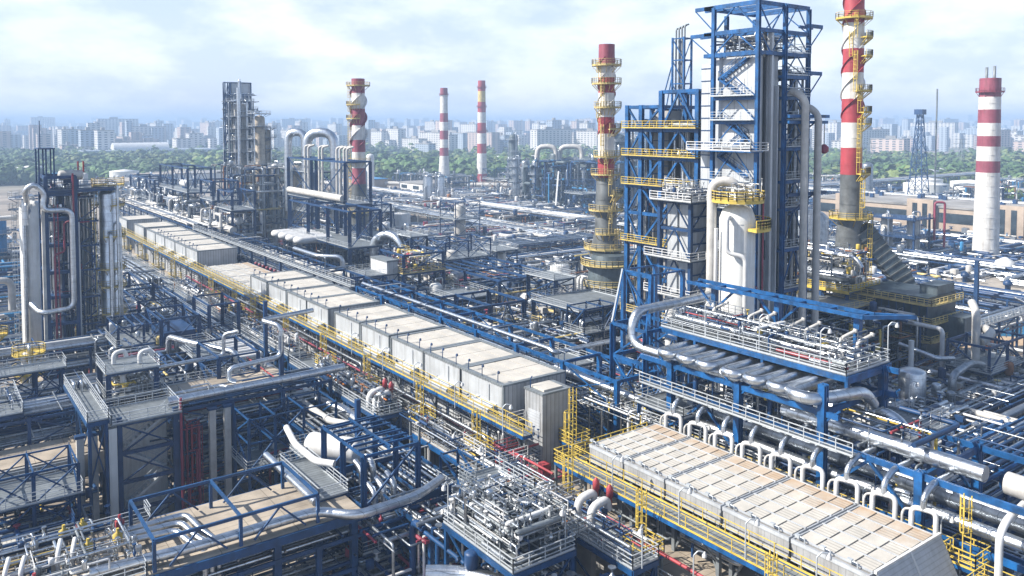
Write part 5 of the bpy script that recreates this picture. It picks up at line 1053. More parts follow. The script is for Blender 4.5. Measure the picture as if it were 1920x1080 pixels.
t = thing('storage_tank', 'round white domed tank top at the very bottom edge', 'tank', (13, 58.6, 0)); M().lathe(13.6, 59.6, [(0, 2.2), (8.9, 2.2), (9.8, 1.6), (10.2, .9), (10.35, .05)], 28).build('shell', 'tankw', t); M().lathe(13.6, 59.6, [(10.3, .25), (10.6, .25)], 12).build('manhole', 'cream', t)
# ------------------------------------------------------------ stair tower and L racks
t = thing('stair_tower', 'white walled stair tower with dark zigzag braces left of the maroon pipes', 'stair tower', (20, 97, 0))
M().box(16.8, 98.3, 0, 23, 99, 12.6).build('back_wall', 'tankw', t); M().box(16.2, 94, 0, 17.0, 94.9, 12.6).build('corner_pillar', 'tankw', t)
for x in (17.3, 23): M().beam((x, 94.3, 0), (x, 94.3, 13.6), .5).build('column', 'navy', t)
m = M(); [m.beam((17.3, 94.3, z), (23, 94.3, z), .28, .4) for z in (3.2, 6.4, 9.6, 12.8)]; m.build('floor_frame', 'navy', t)
m = M(); [(m.beam((17.3, 94.2, z), (23, 94.2, z+3.2), .15), m.beam((23, 94.2, z), (17.3, 94.2, z+3.2), .15)) for z in (0, 6.4, 9.6)]; m.build('bracing_lattice', 'navy', t)
for i in range(4): a, b = (17.8, 22.5); m = M(); m.stairs((a if i % 2 else b, 95.2, i*3.2), (b if i % 2 else a, 95.2, i*3.2+3.2), 1.1, (0, 1)); m.build('stair_flight', 'rail', t)
m = M(); m.box(16.4, 93.6, 13.0, 23.6, 99.4, 13.15); m.build('deck_grating', 'grate', t); m = M(); m.rails([(16.4, 93.6, 13.15), (23.6, 93.6, 13.15), (23.6, 99.4, 13.15), (16.4, 99.4, 13.15)], close=True, r=.07); m.build('railing', 'rail', t)
pipe([(23.5, 93.8, 14.6), (23.5, 93.8, 0)], .14, 'upright maroon pipe at the corner of the white stair tower', 'maroon')
deck('narrow railed bridge running back from the white stair tower', 14.2, 94, 16.2, 110, 13.8, 'mblue')
frame('railed valve tower with bent white pipes behind the stair tower', [17.8, 23], [102.6, 108], [0, 5, 9.5, 13, 16], 'navy', .42, .34, (3, 4), 'rail', None, seed=10)
for i, (x, y) in enumerate([(19, 106), (21.6, 104.6)]): pipe([(x, y, 16.3), (x, y, 17.6), (x+1.2, y, 17.8), (x+1.4, y, 17)], .26, 'white bent pipe on the roof of the railed valve tower, %s of the pair' % ORD[i], 'white', 'bent pipes on the railed valve tower', 10, .5)
tangle('yellow tagged valves inside the railed valve tower', 18, 102.8, 9.8, 22.8, 107.8, 15.4, 60, 73, (.06, .2), [10.2, 11.4, 13.4, 14.4], mats=('silver', 'white', 'yellow', 'navy', 'silver2'), wts=(5, 4, 2, 3, 4), valves=70)
rack('navy rack under the railed slab at the left edge', 'x', -12, 17, 102.4, 109.5, [3, 6.4, 9.6, 12.6], 7, 'navy', 0, seed=55, plabel='navy rack at the left edge', rr=(.06, .2))
deck('grey railed slab with white elbows at the left edge', -10, 102.2, 9.2, 112, 13.6, 'navy', legs=False)
for i in range(3): pipe([(2.6+1.3*i, 106, 13.7), (2.6+1.3*i, 106, 15), (3.4+1.3*i, 105.4, 15.2)], .24, 'white elbow on the grey railed slab, %s from the left edge' % ORD[i], 'white', 'white elbows on the grey railed slab', 10, .4)
tangle('small valves on the grey railed slab at the left edge', -9, 102.8, 13.7, 9, 111.4, 15, 40, 74, (.05, .14), [13.9, 14.5], mats=('silver', 'white', 'navy', 'grate'), wts=(5, 5, 3, 3), valves=60)
t = thing('concrete_deck', 'beige concrete deck in front of the narrow railed bridge', 'deck', (12, 99, 8)); M().box(-8, 96, 9.4, 16, 101.8, 10).build('slab', 'conc', t); M().box(-8, 95.6, 7.6, 16, 96, 9.9).build('edge_beam', 'conc2', t); [M().beam((x, 97, 0), (x, 97, 9.4), .6).build('leg', 'navy', t) for x in (-4, 3, 10)]
rack('tall navy rack with stacked lines between stair tower and long valve platform', 'x', 23.6, 42, 95.6, 101.6, [2.6, 5.2, 7.8, 10.4, 12.6], 6, 'navy', 0, seed=56, plabel='tall navy rack beside the stair tower', rr=(.06, .2), cs=.4)
t = thing('concrete_deck', 'pale concrete roof slab of the tall navy rack', 'deck', (30, 100, 12)); M().box(23.8, 97.2, 12.7, 38, 104.5, 12.95).build('slab', 'conc', t); m = M(); m.rails([(23.8, 97.2, 12.95), (23.8, 104.5, 12.95), (38, 104.5, 12.95)], r=.06); m.build('railing', 'rail', t)
pipe([(22.6, 95.9, 13.8), (44, 95.9, 13.9)], .5, 'long silver pipe along the top edge of the tall navy rack', 'silver', None, 18)
pipe([(30.5, 96.6, 14.4), (29.8, 96.9, 14.6), (29.8, 97, 16), (36.2, 97, 16.4), (36.2, 97, 20.2), (34.6, 99.6, 20.6), (42, 101, 20.6)], .3, 'bright silver pipe looping up over the tall navy rack', 'silver', None, 12, .9)
pipe([(24, 99.8, 13.3), (29.5, 99.8, 13.3), (30.4, 98.4, 13.3), (34, 98.6, 13.3)], .2, 'slim silver pipe on the pale roof slab', 'silver', None, 10, .6)
for i, x in enumerate((27.2, 28.9)): t = thing('concrete_pillar', 'tall pale pillar before the tall navy rack, %s of the pair from the maroon pipes' % ORD[i], 'pillar', (x, 95.0, 0), 'pale pillars before the tall navy rack'); M().box(x-.35, 94.7, 0, x+.35, 95.3, 12.2).build('shaft', 'cream', t); M().box(x-.5, 94.6, 12.2, x+.5, 95.4, 12.5).build('capital', 'navy', t)
for i, x in enumerate((13.6, 14.9)): t = thing('concrete_pillar', 'pale pillar under the narrow railed bridge, %s of the pair' % ORD[i], 'pillar', (x, 95.0, 0), 'pale pillars under the railed bridge'); M().box(x-.35, 94.7, 3, x+.35, 95.3, 12.0).build('shaft', 'cream', t); M().box(x-.5, 94.6, 12, x+.5, 95.4, 12.3).build('capital', 'navy', t)
tangle('dense maroon sprinkler pipes between stair tower and pale pillars', 23.9, 95, .6, 26.2, 97, 11, 60, 75, (.05, .14), mats=('maroon', 'red', 'navy'), wts=(7, 2, 1), valves=20)
frame('small open navy frame with a looping silver pipe behind the tall rack', [30.6, 35.6], [103.6, 112.6], [0, 6, 10, 13, 15.6], 'navy', .36, .28, (2,), 'rail', 'D', seed=12)
pipe([(22.5, 108.5, 14.2), (33, 109.5, 14.2), (33, 109.5, 17), (34.6, 108.4, 17.4)], .26, 'silver pipe running from the railed valve tower to the small open frame', 'silver', None, 10)
tangle('pipework in the gap between the tall navy rack and the deep navy rack', 33, 76, .4, 42, 95, 7, 120, 76, (.08, .3), mats=('silver', 'silver2', 'navy', 'mblue', 'maroon', 'white'), wts=(4, 4, 6, 4, 2, 2), valves=90)
tangle('shadowed pipework below the left edge racks', -8, 76, .4, 15, 94, 7, 130, 77, (.08, .28), mats=('silver2', 'navy', 'mblue', 'maroon', 'yellow'), wts=(4, 8, 5, 1, 1), valves=70)
# small cooler box with yellow rails, bottom left
t = thing('cooler_box', 'small pale cooler box with yellow rails near the left edge', 'cooler', (6, 86, 3)); M().box(3.6, 82.5, 3.4, 8.2, 91, 6.6).build('casing', 'wcorr', t); M().box(3.4, 82.3, 6.6, 8.4, 91.2, 6.8).build('roof', 'bank', t); M().box(3.9, 82.45, 4, 7.9, 82.5, 6).build('louvre_panel', 'louv', t)
m = M(); m.box(8.3, 82, 5.2, 9.6, 92, 5.35); p = m.build('catwalk', 'grate', t); m = M(); m.rails([(9.6, 82, 5.35), (9.6, 92, 5.35)], r=.09); m.rails([(2.4, 81.9, 4), (9.6, 81.9, 4)], r=.09); m.ladder(9.8, 84, 1.5, 5.4, True, 1, 0, .09); m.build('railing', 'yellow', p); [M().beam((x, y, 0), (x, y, 3.4), .35).build('leg', 'grate', t) for x in (4, 8) for y in (83, 90.5)]
# thin multi storey frames filling the near left
frame('slim three storey blue frame right of the pale pillars', [29.6, 32.6, 36, 40], [89.5, 94.4], [0, 3.1, 6.2, 9.3, 12], 'mblue', .24, .2, (2,), 'rail', 'D', seed=201)
frame('slim four storey blue frame left of the white stair tower', [5, 8.6, 12.4], [88, 93.6], [0, 3, 6, 9, 12], 'mblue', .24, .2, (3,), 'rail', 'X', seed=202)
frame('slim blue frame with railed floor in the gap before the beige deck', [33, 37, 41], [80.5, 85], [0, 3.2, 6.4, 9.4], 'mblue', .22, .2, (3,), 'rail', 'D', seed=203)
frame('slim navy frame between the railed valve tower and the low open frame', [24.5, 28, 31.5], [113.5, 118.5], [0, 3.4, 6.8, 10.2, 13], 'navy', .24, .2, (3,), 'rail', 'X', seed=204)
frame('slim navy frame of thin floors beside the tall upright silver pipe', [31, 34.6], [116, 124], [0, 3.4, 6.8, 10, 12.6], 'navy', .24, .2, (4,), 'rail', 'D', seed=205)
frame('slim blue frame of thin floors at the bottom edge right of the long kinked pipe', [41.4, 43.4], [56, 62, 68], [0, 3.2, 6.4, 9.6, 12.4], 'mblue', .24, .2, (3,), 'rail', 'D', seed=206)
frame('slim navy frame left of the yellow railed silver column', [8, 12, 15], [116.5, 119.4], [0, 3.6, 7.2, 10.8, 14], 'navy', .24, .2, (4,), 'rail', 'X', seed=207)
frame('slim navy frame with two thin decks between silver column and far catwalk', [24, 27.5, 31], [130, 138], [0, 4, 8, 12, 15], 'navy', .26, .22, (3,), 'rail', 'D', seed=208)
frame('slim navy frame with thin decks behind the silver column', [26, 30], [172, 180, 188], [0, 4, 8, 12, 16], 'navy', .28, .24, (3,), 'rail', 'X', seed=209)
frame('slim navy frame beyond the far catwalk at the first far houses', [30, 35], [196, 206, 216], [0, 4, 8, 12], 'navy', .28, .24, (), 'rail', 'X', seed=210)
# ------------------------------------------------------------ middle left frames
frame('dark blue clad block with open top behind the railed valve tower', [29.5, 35], [128, 137], [0, 5.3, 10.6, 15.8], 'navy', .4, .32, (), 'rail', 'X', seed=14)
t = thing('dark_cabin', 'dark navy sheeted box inside the open navy block', 'cabin', (32, 132, 1)); M().box(30, 128.6, .5, 34.6, 136.5, 13.6).build('wall', 'navy', t); m = M(); [m.box(29.9, 128.5, z, 34.7, 128.6, z+.15) for z in (3, 6, 9, 12)]; m.build('wall_rib', 'silver2', t)
frame('tall navy posts with an open top by the far catwalk', [37.2, 41.8], [130.5, 139], [0, 6, 11, 16.5], 'navy', .4, .3, (), 'rail', None, seed=15)
frame('low open navy frame beside the left red striped tower', [22, 30], [112, 124], [0, 4, 8, 11], 'navy', .36, .3, (), 'rail', 'X', seed=16)
frame('navy frame with yellow rails behind the silver left column', [31, 37], [150, 166], [0, 5, 10, 14.5], 'navy', .36, .3, (), 'paleyel', 'X', seed=17)
frame('navy frame with walkway under the far catwalk end', [32, 37.5], [170, 190], [0, 5, 9.5, 13], 'navy', .36, .3, (2,), 'rail', 'X', seed=18)
tangle('dense piping among the navy frames left of the far catwalk', 22, 112, .6, 37, 170, 12, 420, 78, (.08, .32), mats=('silver', 'silver2', 'navy', 'maroon', 'white', 'paleyel'), wts=(5, 5, 6, 1, 3, 1), valves=240)
tangle('dim piping left of the far cooler houses', 24, 172, .6, 38, 262, 10, 330, 79, (.1, .35), mats=('silver', 'silver2', 'navy', 'white', 'paleyel'), wts=(5, 5, 6, 3, 1), valves=160)
pipe([(29.5, 124, 8), (29.5, 124, 14.2), (31, 119, 14.2), (35.5, 112, 13.6), (35.5, 112, 8)], .42, 'fat silver pipe stepping down before the dark navy block', 'silver', None, 14, 1)
rack('navy rack with bright lines running left behind the red striped tower', 'x', -20, 30, 139, 146, [4, 7.5, 10.5], 8, 'navy', 0, seed=57, plabel='navy rack behind the red striped tower', rr=(.1, .4))
rack('navy rack crossing in front of the red striped tower', 'x', -16, 30, 120, 126.5, [3.5, 6.8, 9.6], 8, 'navy', 0, seed=58, plabel='navy rack before the red striped tower', rr=(.1, .35))
# ------------------------------------------------------------ left tower and columns
t = thing('process_tower', 'dark tower frame with pale corner strips and a thin red riser at the left', 'tower', (19.5, 152, 0))
for x in (17.4, 21.6):
    for y in (149, 156): M().beam((x, y, 0), (x, y, 36.5), .55).build('column', 'navy', t)
M().box(16.7, 148.7, 2, 17.15, 149.5, 33).build('pale_strip', 'cream', t); M().box(21.9, 148.8, 2, 22.1, 149.6, 29).build('pale_strip', 'white', t)
for i, z in enumerate([4, 8.2, 12.6, 17, 21, 25.4, 29.6, 33.6, 36.4]):
    m = M(); m.beam((17.4, 149, z), (21.6, 149, z), .3, .5); m.beam((17.4, 156, z), (21.6, 156, z), .3, .5); m.beam((17.4, 149, z), (17.4, 156, z), .3, .5); m.beam((21.6, 149, z), (21.6, 156, z), .3, .5); m.build('floor_frame', 'navy', t)
    if z < 36: m = M(); m.box(17.5, 149.1, z+.2, 21.5, 155.9, z+.28); m.build('deck_grating', 'navy', t)
m = M(); m.ladder(18.7, 148.7, 4, 31, False, 0, -1, .13); m.tube([(18.4, 148.6, 2), (18.4, 148.6, 24), (19.8, 148.6, 24.4), (19.8, 148.6, 29), (21.2, 148.4, 29.5), (21.2, 148.4, 37)], .16, 7, .4); m.build('red_riser', 'maroon', t)
tangle('dim pipes and drums on the floors of the red striped tower', 17.8, 149.4, 4, 21.3, 155.6, 34, 110, 81, (.07, .3), [4.8, 9, 13.4, 17.8, 21.8, 26.2, 30.4, 34.3], mats=('silver', 'silver2', 'navy', 'maroon'), wts=(5, 5, 6, .5), valves=110)
deck('high dark bridge linking the red striped tower to the silver column', 17.2, 148.8, 27.4, 156.2, 34.4, 'navy', 'navy', False)
t = thing('steel_canopy', 'dark topped frame on the high bridge of the red striped tower', 'steel structure', (18, 152, 34.5)); [M().beam((x, y, 34.4), (x, y, 41), .22).build('post', 'navy', t) for x in (16.6, 17.6, 18.7) for y in (149.3, 153)]; m = M(); m.box(16.5, 149.2, 40.9, 18.9, 153.1, 41.1); m.build('top_frame', 'navy', t); M().tube([(17, 151, 41), (17, 151, 45.5)], .07, 5).build('mast', 'navy', t)
t = thing('drum', 'dark drum with red valves on the high bridge', 'drum', (21, 151, 34.5)); M().vessel((19.8, 151, 36.6), (22.8, 151, 36.6), .8, 14).build('shell', 'cream', t); m = M(); [m.tube([(x, 151, 37), (x, 151, 38.8)], .14, 6) for x in (22.4, 23.2)]; m.build('valve_head', 'red', t); M().box(20.2, 150.6, 34.4, 22.4, 151.4, 35.9).build('saddle', 'navy', t)
m_t = thing('overhead_pipe', 'bright silver looped pipe wrapped round the red striped tower', 'pipe', (16, 147, 20)); M().tube([(15.6, 158, 30), (15.0, 150, 31.2), (14.4, 148, 34.6), (15.6, 147.6, 35.6), (17.2, 147.8, 34), (16.6, 147.6, 31.3), (20.8, 147.4, 31.2), (20.8, 147.4, 15.4), (16.2, 147.8, 14.9), (15.2, 151, 16)], .42, 14, 1.2).build('loop', 'silver', m_t); M().tube([(14.5, 149.2, 32.2), (14.5, 149.2, 29)], .45, 12).build('nozzle', 'silver', m_t)
column_tower('tall silver column with railed tops right of the red striped tower', 26.9, 151.5, 1.45, 0, 34, 'silver', (9, 13, 17.5, 20.5, 26, 31.2, 34.6), 'paleyel', 3, 2.0, group=None)
m_t = thing('lattice_bracket', 'dark raking brackets around the head of the tall silver column', 'bracket', (25, 151, 24)); m = M(); rb = random.Random(4)
for z in (12, 16.5, 21, 25, 29):
    for s in (-1, 1): m.beam((21.8, 149.4, z), (24.9, 149.8, z+2.2*s), .16)
    m.beam((21.8, 149.2, z), (25, 149.2, z), .2, .3)
m.build('lattice', 'navy', m_t)
tangle('dark brackets, hoses and small lines between the red striped tower and silver column', 21.8, 149, 3, 25, 156, 34, 90, 83, (.06, .16), [5, 9, 13, 17, 21, 25, 29, 33], mats=('navy', 'silver', 'grate', 'maroon', 'paleyel'), wts=(6, 3, 3, .5, 1), valves=60)
column_tower('wide white column standing behind the red striped tower', 18.0, 172, 2.3, 0, 31, 'tankw', (29.3, 31.5), 'rail', 5, name='distillation_column', riser=True, rpl=1.6)
column_tower('short white column on trestles beside the yellow railed drum at the left edge', 12.4, 128, .9, 0, 14, 'cream', (5, 8, 11, 13.6), 'yellow', 6)
column_tower('slim upright silver pipe column near the left edge', 9.2, 140, .7, 0, 19, 'silver', (8, 14), 'yellow', 7)
column_tower('sky blue column with platforms in the far plant at the left edge', 10, 236, 2.6, 0, 24, 'sky', (6, 11, 16, 21), 'rail', 8)  # this column and the next have even sky blue shells
column_tower('second sky blue column in the far plant at the left edge', 19, 262, 2.0, 0, 20, 'sky', (5, 10, 15), 'rail', 9)
t = thing('shed', 'pale flat roofed shed at the left edge', 'shed', (6, 150, 0)); M().box(-6, 150, 0, 10.4, 163, 11.8).build('wall', 'wcorr', t); M().box(-6.2, 149.8, 11.8, 10.6, 163.2, 12.2).build('roof', 'wroof', t); M().box(8, 149.95, .2, 9.2, 149.99, 2.4).build('door', 'navy', t)
pipe([(-10, 168, 17.2), (14, 168.5, 17.4), (14, 168.5, 12)], .6, 'pale pipe bridge line running off the left edge', 'cream', None, 14)
pipe([(-10, 176, 27), (15.6, 173, 28)], .45, 'pale high line leading from the wide white column off the left edge', 'white', None, 12)
tangle('hazy pipework around the far columns at the left edge', -5, 175, .5, 30, 330, 9, 420, 82, (.12, .5), mats=('silver', 'silver2', 'navy', 'white', 'sky', 'conc2'), wts=(4, 5, 6, 3, 3, 3), valves=260)
# ------------------------------------------------------------ tall racks beyond the navy rack (upper left)
frame('tallest open navy frame of the far rack, thin mast on top', [69, 76], [262, 280, 296], [0, 12, 17, 23.5, 31.2], 'navy', .5, .42, (3,), 'rail', 'V', seed=101)
frame('navy frame row at the far end of the rack with stub posts', [68, 75], [300, 312, 324, 338], [0, 12, 18, 25.5], 'navy', .5, .42, (2,), 'rail', 'D', seed=102)
frame('middle navy frame with a drum deck on the far rack', [69, 76], [236, 248], [0, 12, 17.5, 23, 28.6], 'navy', .5, .4, (2, 3), 'rail', 'D', seed=103)
frame('navy frame with two decks nearer the weathered bank on the far rack', [68, 74], [216, 228], [0, 12, 17, 22, 27], 'navy', .48, .38, (3,), 'rail', 'X', 'x', seed=104)
for i, y in enumerate([330, 300, 262, 240, 222]): pipe([(67.5, y+8, 17.2), (67.5, y-8, 17.2)], .95, 'fat pale line along the far navy rack, %s from its far end' % ORD[i], 'cream', 'fat pale lines on the far navy rack', 14)
for i, (y, z) in enumerate([(272, 25), (242, 18.6), (222, 18)]):
    t = thing('drum', 'white drum resting in the far navy frames, %s from their far end' % ORD[i], 'drum', (72, y, z), 'drums in the far navy frames'); M().vessel((70.8, y+3, z+1), (70.8, y-3, z+1), 1.1, 14).build('shell', 'white', t); M().box(70.2, y-1.5, z-.6, 71.4, y+1.5, z+.2).build('saddle', 'navy', t)
tangle('hazy piping through the far navy frames', 66, 218, 1, 77, 340, 22, 380, 111, (.12, .5), [3, 7, 12.6, 15, 17.8, 21], mats=('silver', 'silver2', 'navy', 'white', 'cream', 'rust'), wts=(6, 5, 4, 4, 3, 1), valves=240)
# clustered columns
column_tower('tallest pale column of the cluster with dark railed balconies', 98, 300.9, 2.9, 0, 52.6, 'cream', (12, 17, 21, 26, 30, 34.5, 39, 43, 47.5, 53), 'rail', 11, 3.4, rpl=2.2)
column_tower('tan stained column of the cluster, slightly shorter than the tallest', 101.2, 289.5, 1.9, 0, 48, 'tan', (22, 26, 30.5, 35, 39.5, 44, 48.4), 'rail', 12, 2.2, rpl=2.1)
column_tower('second pale column of the cluster tucked behind the tallest', 102, 306, 2.4, 0, 50, 'cream', (20, 28, 33, 38, 45, 50.3), 'rail', 13, rpl=2)
column_tower('broad stained vessel right of the column cluster', 109, 277, 3.3, 0, 30.5, 'tan', (16, 31), 'rail', 14, rpl=1.9)
column_tower('slim tan column on the outer side of the cluster with stepped balconies', 104.8, 292, 1.4, 0, 43, 'tan', (24, 28, 32, 36, 40, 43.3), 'rail', 17, rpl=2)
frame('dark railed deck frame around the broad stained vessel', [104, 113], [270, 284], [0, 12, 20, 29.5], 'navy', .4, .34, (3,), 'rail', 'D', seed=118)
column_tower('slim pale column between the cluster and the twin loops', 103.5, 281, 1.3, 0, 31, 'white', (12, 18, 30), 'rail', 15)
column_tower('short cream column standing low before the cluster', 95, 283, 1.5, 0, 22, 'cream', (10, 16, 21), 'rail', 16)
frame('slim dark ladder mast beside the tallest pale column', [92.8, 94.4], [301, 303], [0, 12, 20, 28, 36, 44, 50, 60], 'navy', .3, .26, (), 'rail', 'D', seed=106)
t = thing('panel_screen', 'blue grey sheeted screen at the head of the column cluster', 'screen', (97, 304, 52)); M().box(96.5, 306.3, 54, 104, 306.6, 60).build('sheet', 'panelw', t); m = M(); [m.beam((x, 306.2, 44), (x, 306.2, 60.4), .4) for x in (96.5, 104)]; m.beam((96.5, 306.2, 60.2), (104, 306.2, 60.2), .4); m.build('frame', 'navy', t)
pipe([(96.6, 296.5, 54), (96.6, 296.4, 60.4), (96.9, 296.3, 60.4)], .6, 'fat vent pipe head above the tallest pale column', 'silver', None, 14, .3); pipe([(96.2, 296.6, 58), (96.2, 296.6, 20), (94, 296, 18), (86, 296, 18)], .7, 'fat silver down pipe in front of the tallest pale column', 'silver', None, 14, 3)
tangle('valves and ladders about the column cluster', 90, 278, 1, 112, 310, 30, 330, 112, (.12, .45), mats=('silver', 'silver2', 'navy', 'cream', 'rust', 'paleyel'), wts=(5, 5, 6, 4, 2, 1), valves=220)
tangle('small bore lines and ladders up the column cluster', 92.5, 297, 26, 105, 308, 56, 110, 113, (.1, .3), mats=('silver', 'silver2', 'navy', 'grate'), wts=(4, 4, 6, 4), valves=90)
for k, (x, y, c) in enumerate([(104.5, 262, 'slimmer'), (109.8, 254, 'broader')]):
    w_ = 2.6+1.6*k
    pipe([(x-w_, y+w_*.75, 16), (x-w_, y+w_*.75, 42.2), (x+w_*.6, y-w_*.9, 42.2), (x+w_*.6, y-w_*.9, 13)], 1.3 if k == 0 else 1.55, '%s of the two great inverted silver loops' % c, 'silver', None, 18, 3.4+1.4*k)
frame('dark frame between the legs of the great silver loops', [104, 112], [252, 266], [0, 10, 16, 22, 29], 'navy', .45, .4, (2, 3, 4), 'rail', 'X', seed=107)
# frames in the middle
frame('tallest navy frame with bent vent pipes beside the great loops', [88, 95], [190, 208, 228], [0, 9, 16, 24.4, 35.3], 'navy', .62, .46, (3,), 'rail', 'D', seed=108)
for i, y in enumerate([223, 220.5, 213, 210.8, 201.5, 199.4, 197, 195.2]): pipe([(91, y, 25), (91, y, 38.6), (92.3, y-1.2, 39)], .32, 'pale bent vent pipe above the tallest navy frame, %s from the loops' % ORD[i], 'cream', 'bent vents above the navy frame', 10, .7)
pipe([(87.4, 226, 26.2), (87.4, 190, 26.2)], .9, 'fat cream line on the deck of the tallest navy frame', 'cream', None, 14)
frame('long open navy frame in front of the tall one, over the four fat hairpins', [80.2, 88], [171, 183, 195, 207], [0, 9, 16.5, 25], 'navy', .62, .48, (2,), 'rail', 'D', 'y', seed=109)
frame('open navy frame with hatch beams next to the white tank', [95, 104], [196, 212], [0, 8, 15, 23.4], 'navy', .45, .4, (2,), 'rail', 'D', seed=110)
for i, y in enumerate([206, 201, 196, 191]): pipe([(84, y+1.1, 16.6), (75.6, y+1.1, 16.6), (75.6, y-1.1, 16.6), (84, y-1.1, 16.6)], .85, 'fat pale hairpin in front of the long navy frame, %s from the far side' % ORD[i], 'white', 'fat pale hairpins', 14, 1.4)
pipe([(70.2, 196, 14), (70.2, 160, 14), (72.5, 154, 14), (72.5, 154, 9)], .6, 'thick rust tinged line before the fat hairpins', 'cream', None, 14); pipe([(73, 186, 15.4), (73, 172, 15.4), (77, 168, 15.4), (77, 168, 8)], .55, 'thick silver line dropping beside the fat hairpins', 'silver', None, 14)
pipe([(86.6, 172, 8), (86.6, 172, 18), (88.6, 168, 20), (90.1, 164, 17.6), (90.1, 163, 6)], 1.0, 'fat silver swan neck beside the navy frames', 'silver', None, 16, 3)
frame('navy braced frame with white box and yellow rails', [77, 86], [140, 149.5], [0, 6, 11, 15.5, 19.3], 'navy', .5, .42, (3,), 'paleyel', 'X', seed=111)
t = thing('equipment_box', 'tall pale box hung on the navy braced frame', 'box', (75.8, 145, 10)); M().box(74.4, 142, 9.6, 76.8, 149, 18).build('casing', 'wcorr', t); M().box(74.3, 141.9, 18, 76.9, 149.1, 18.3).build('lid', 'grate', t)
tangle('yellow railed valves on top of the navy braced frame', 77.4, 140.4, 15.8, 85.6, 149, 19, 50, 114, (.08, .25), [16, 17.2, 18.6], mats=('silver', 'yellow', 'white', 'red', 'navy'), wts=(4, 4, 4, 1, 2), valves=70)
frame('long grey decked navy frame between the white tank and the ringed duct', [90, 97, 104], [126, 138, 150], [0, 7, 15], 'navy', .55, .45, (), 'rail', 'D', seed=112)
frame('navy frame right behind the cooler houses with slatted top', [70, 77, 84], [110.5, 121], [0, 7, 14.8], 'navy', .7, .45, (), 'rail', 'V', seed=113)
frame('small navy frame with stacked cable trays near the cooler houses', [66.5, 73], [128, 137], [0, 7, 12, 15.4], 'navy', .45, .36, (), 'rail', 'D', seed=114)
frame('navy frame of upright silver pipes before the round furnace', [86.5, 93, 99], [99, 111], [0, 5, 9.6, 14.4], 'navy', .6, .42, (3,), 'rail', None, seed=115)
frame('low navy frame packed with valves behind the near cooler houses', [70, 80], [92, 104], [0, 5, 10], 'navy', .45, .36, (2,), 'rail', 'X', seed=116)
for i, (x, y) in enumerate([(87, 102), (87.6, 103.8), (88.2, 105.4), (86.4, 98.6), (85.8, 97.4)]): pipe([(x+4, y, 13.4), (x, y, 13.4), (x, y, 1)], .24, 'slim upright silver pipe before the round furnace, %s in line' % ORD[i], 'silver', 'slim upright pipes before the round furnace', 10, .6)
for i, (x, y, h) in enumerate([(92.8, 145.5, 13.2), (95.8, 131.8, 12.6), (99.5, 140, 12)]):
    t = thing('upright_vessel', 'upright silver vessel inside the long grey decked frame, %s from its far end' % ORD[i], 'vessel', (x, y, 0)); M().vessel((x, y, 3), (x, y, h), 1.6, 18).build('shell', 'silver2', t); M().lathe(x, y, [(0, 1.5), (2.6, 1.5)], 16).build('skirt', 'grate', t)
for a in ((69, 92, .6, 87, 124, 12, 300, 115, 'jumbled valves and lines packed behind the near cooler houses'), (69, 126, .6, 88, 168, 12, 330, 116, 'jumbled piping between the cooler houses and the grey decked frame'), (88, 96, .6, 100, 126, 11, 150, 117, 'jumbled piping around the upright silver pipes'), (88, 126, .6, 106, 168, 13, 240, 118, 'jumbled piping inside the long grey decked frame'), (85, 168, 1, 100, 230, 14, 420, 119, 'dense hazy piping through the middle navy frames'), (69, 64, .6, 84, 92, 9, 220, 120, 'dense piping between the blue rack and the lower blue tower'), (98, 170, .6, 112, 250, 15, 260, 121, 'hazy piping left of the white tank')):
    tangle(a[8], *a[:7], a[7], (.09, .36), mats=('silver', 'silver2', 'navy', 'white', 'cream', 'rust', 'maroon', 'paleyel'), wts=(5, 7, 9, 1.5, 2, .7, .7, .7), valves=int(a[6]*.75))
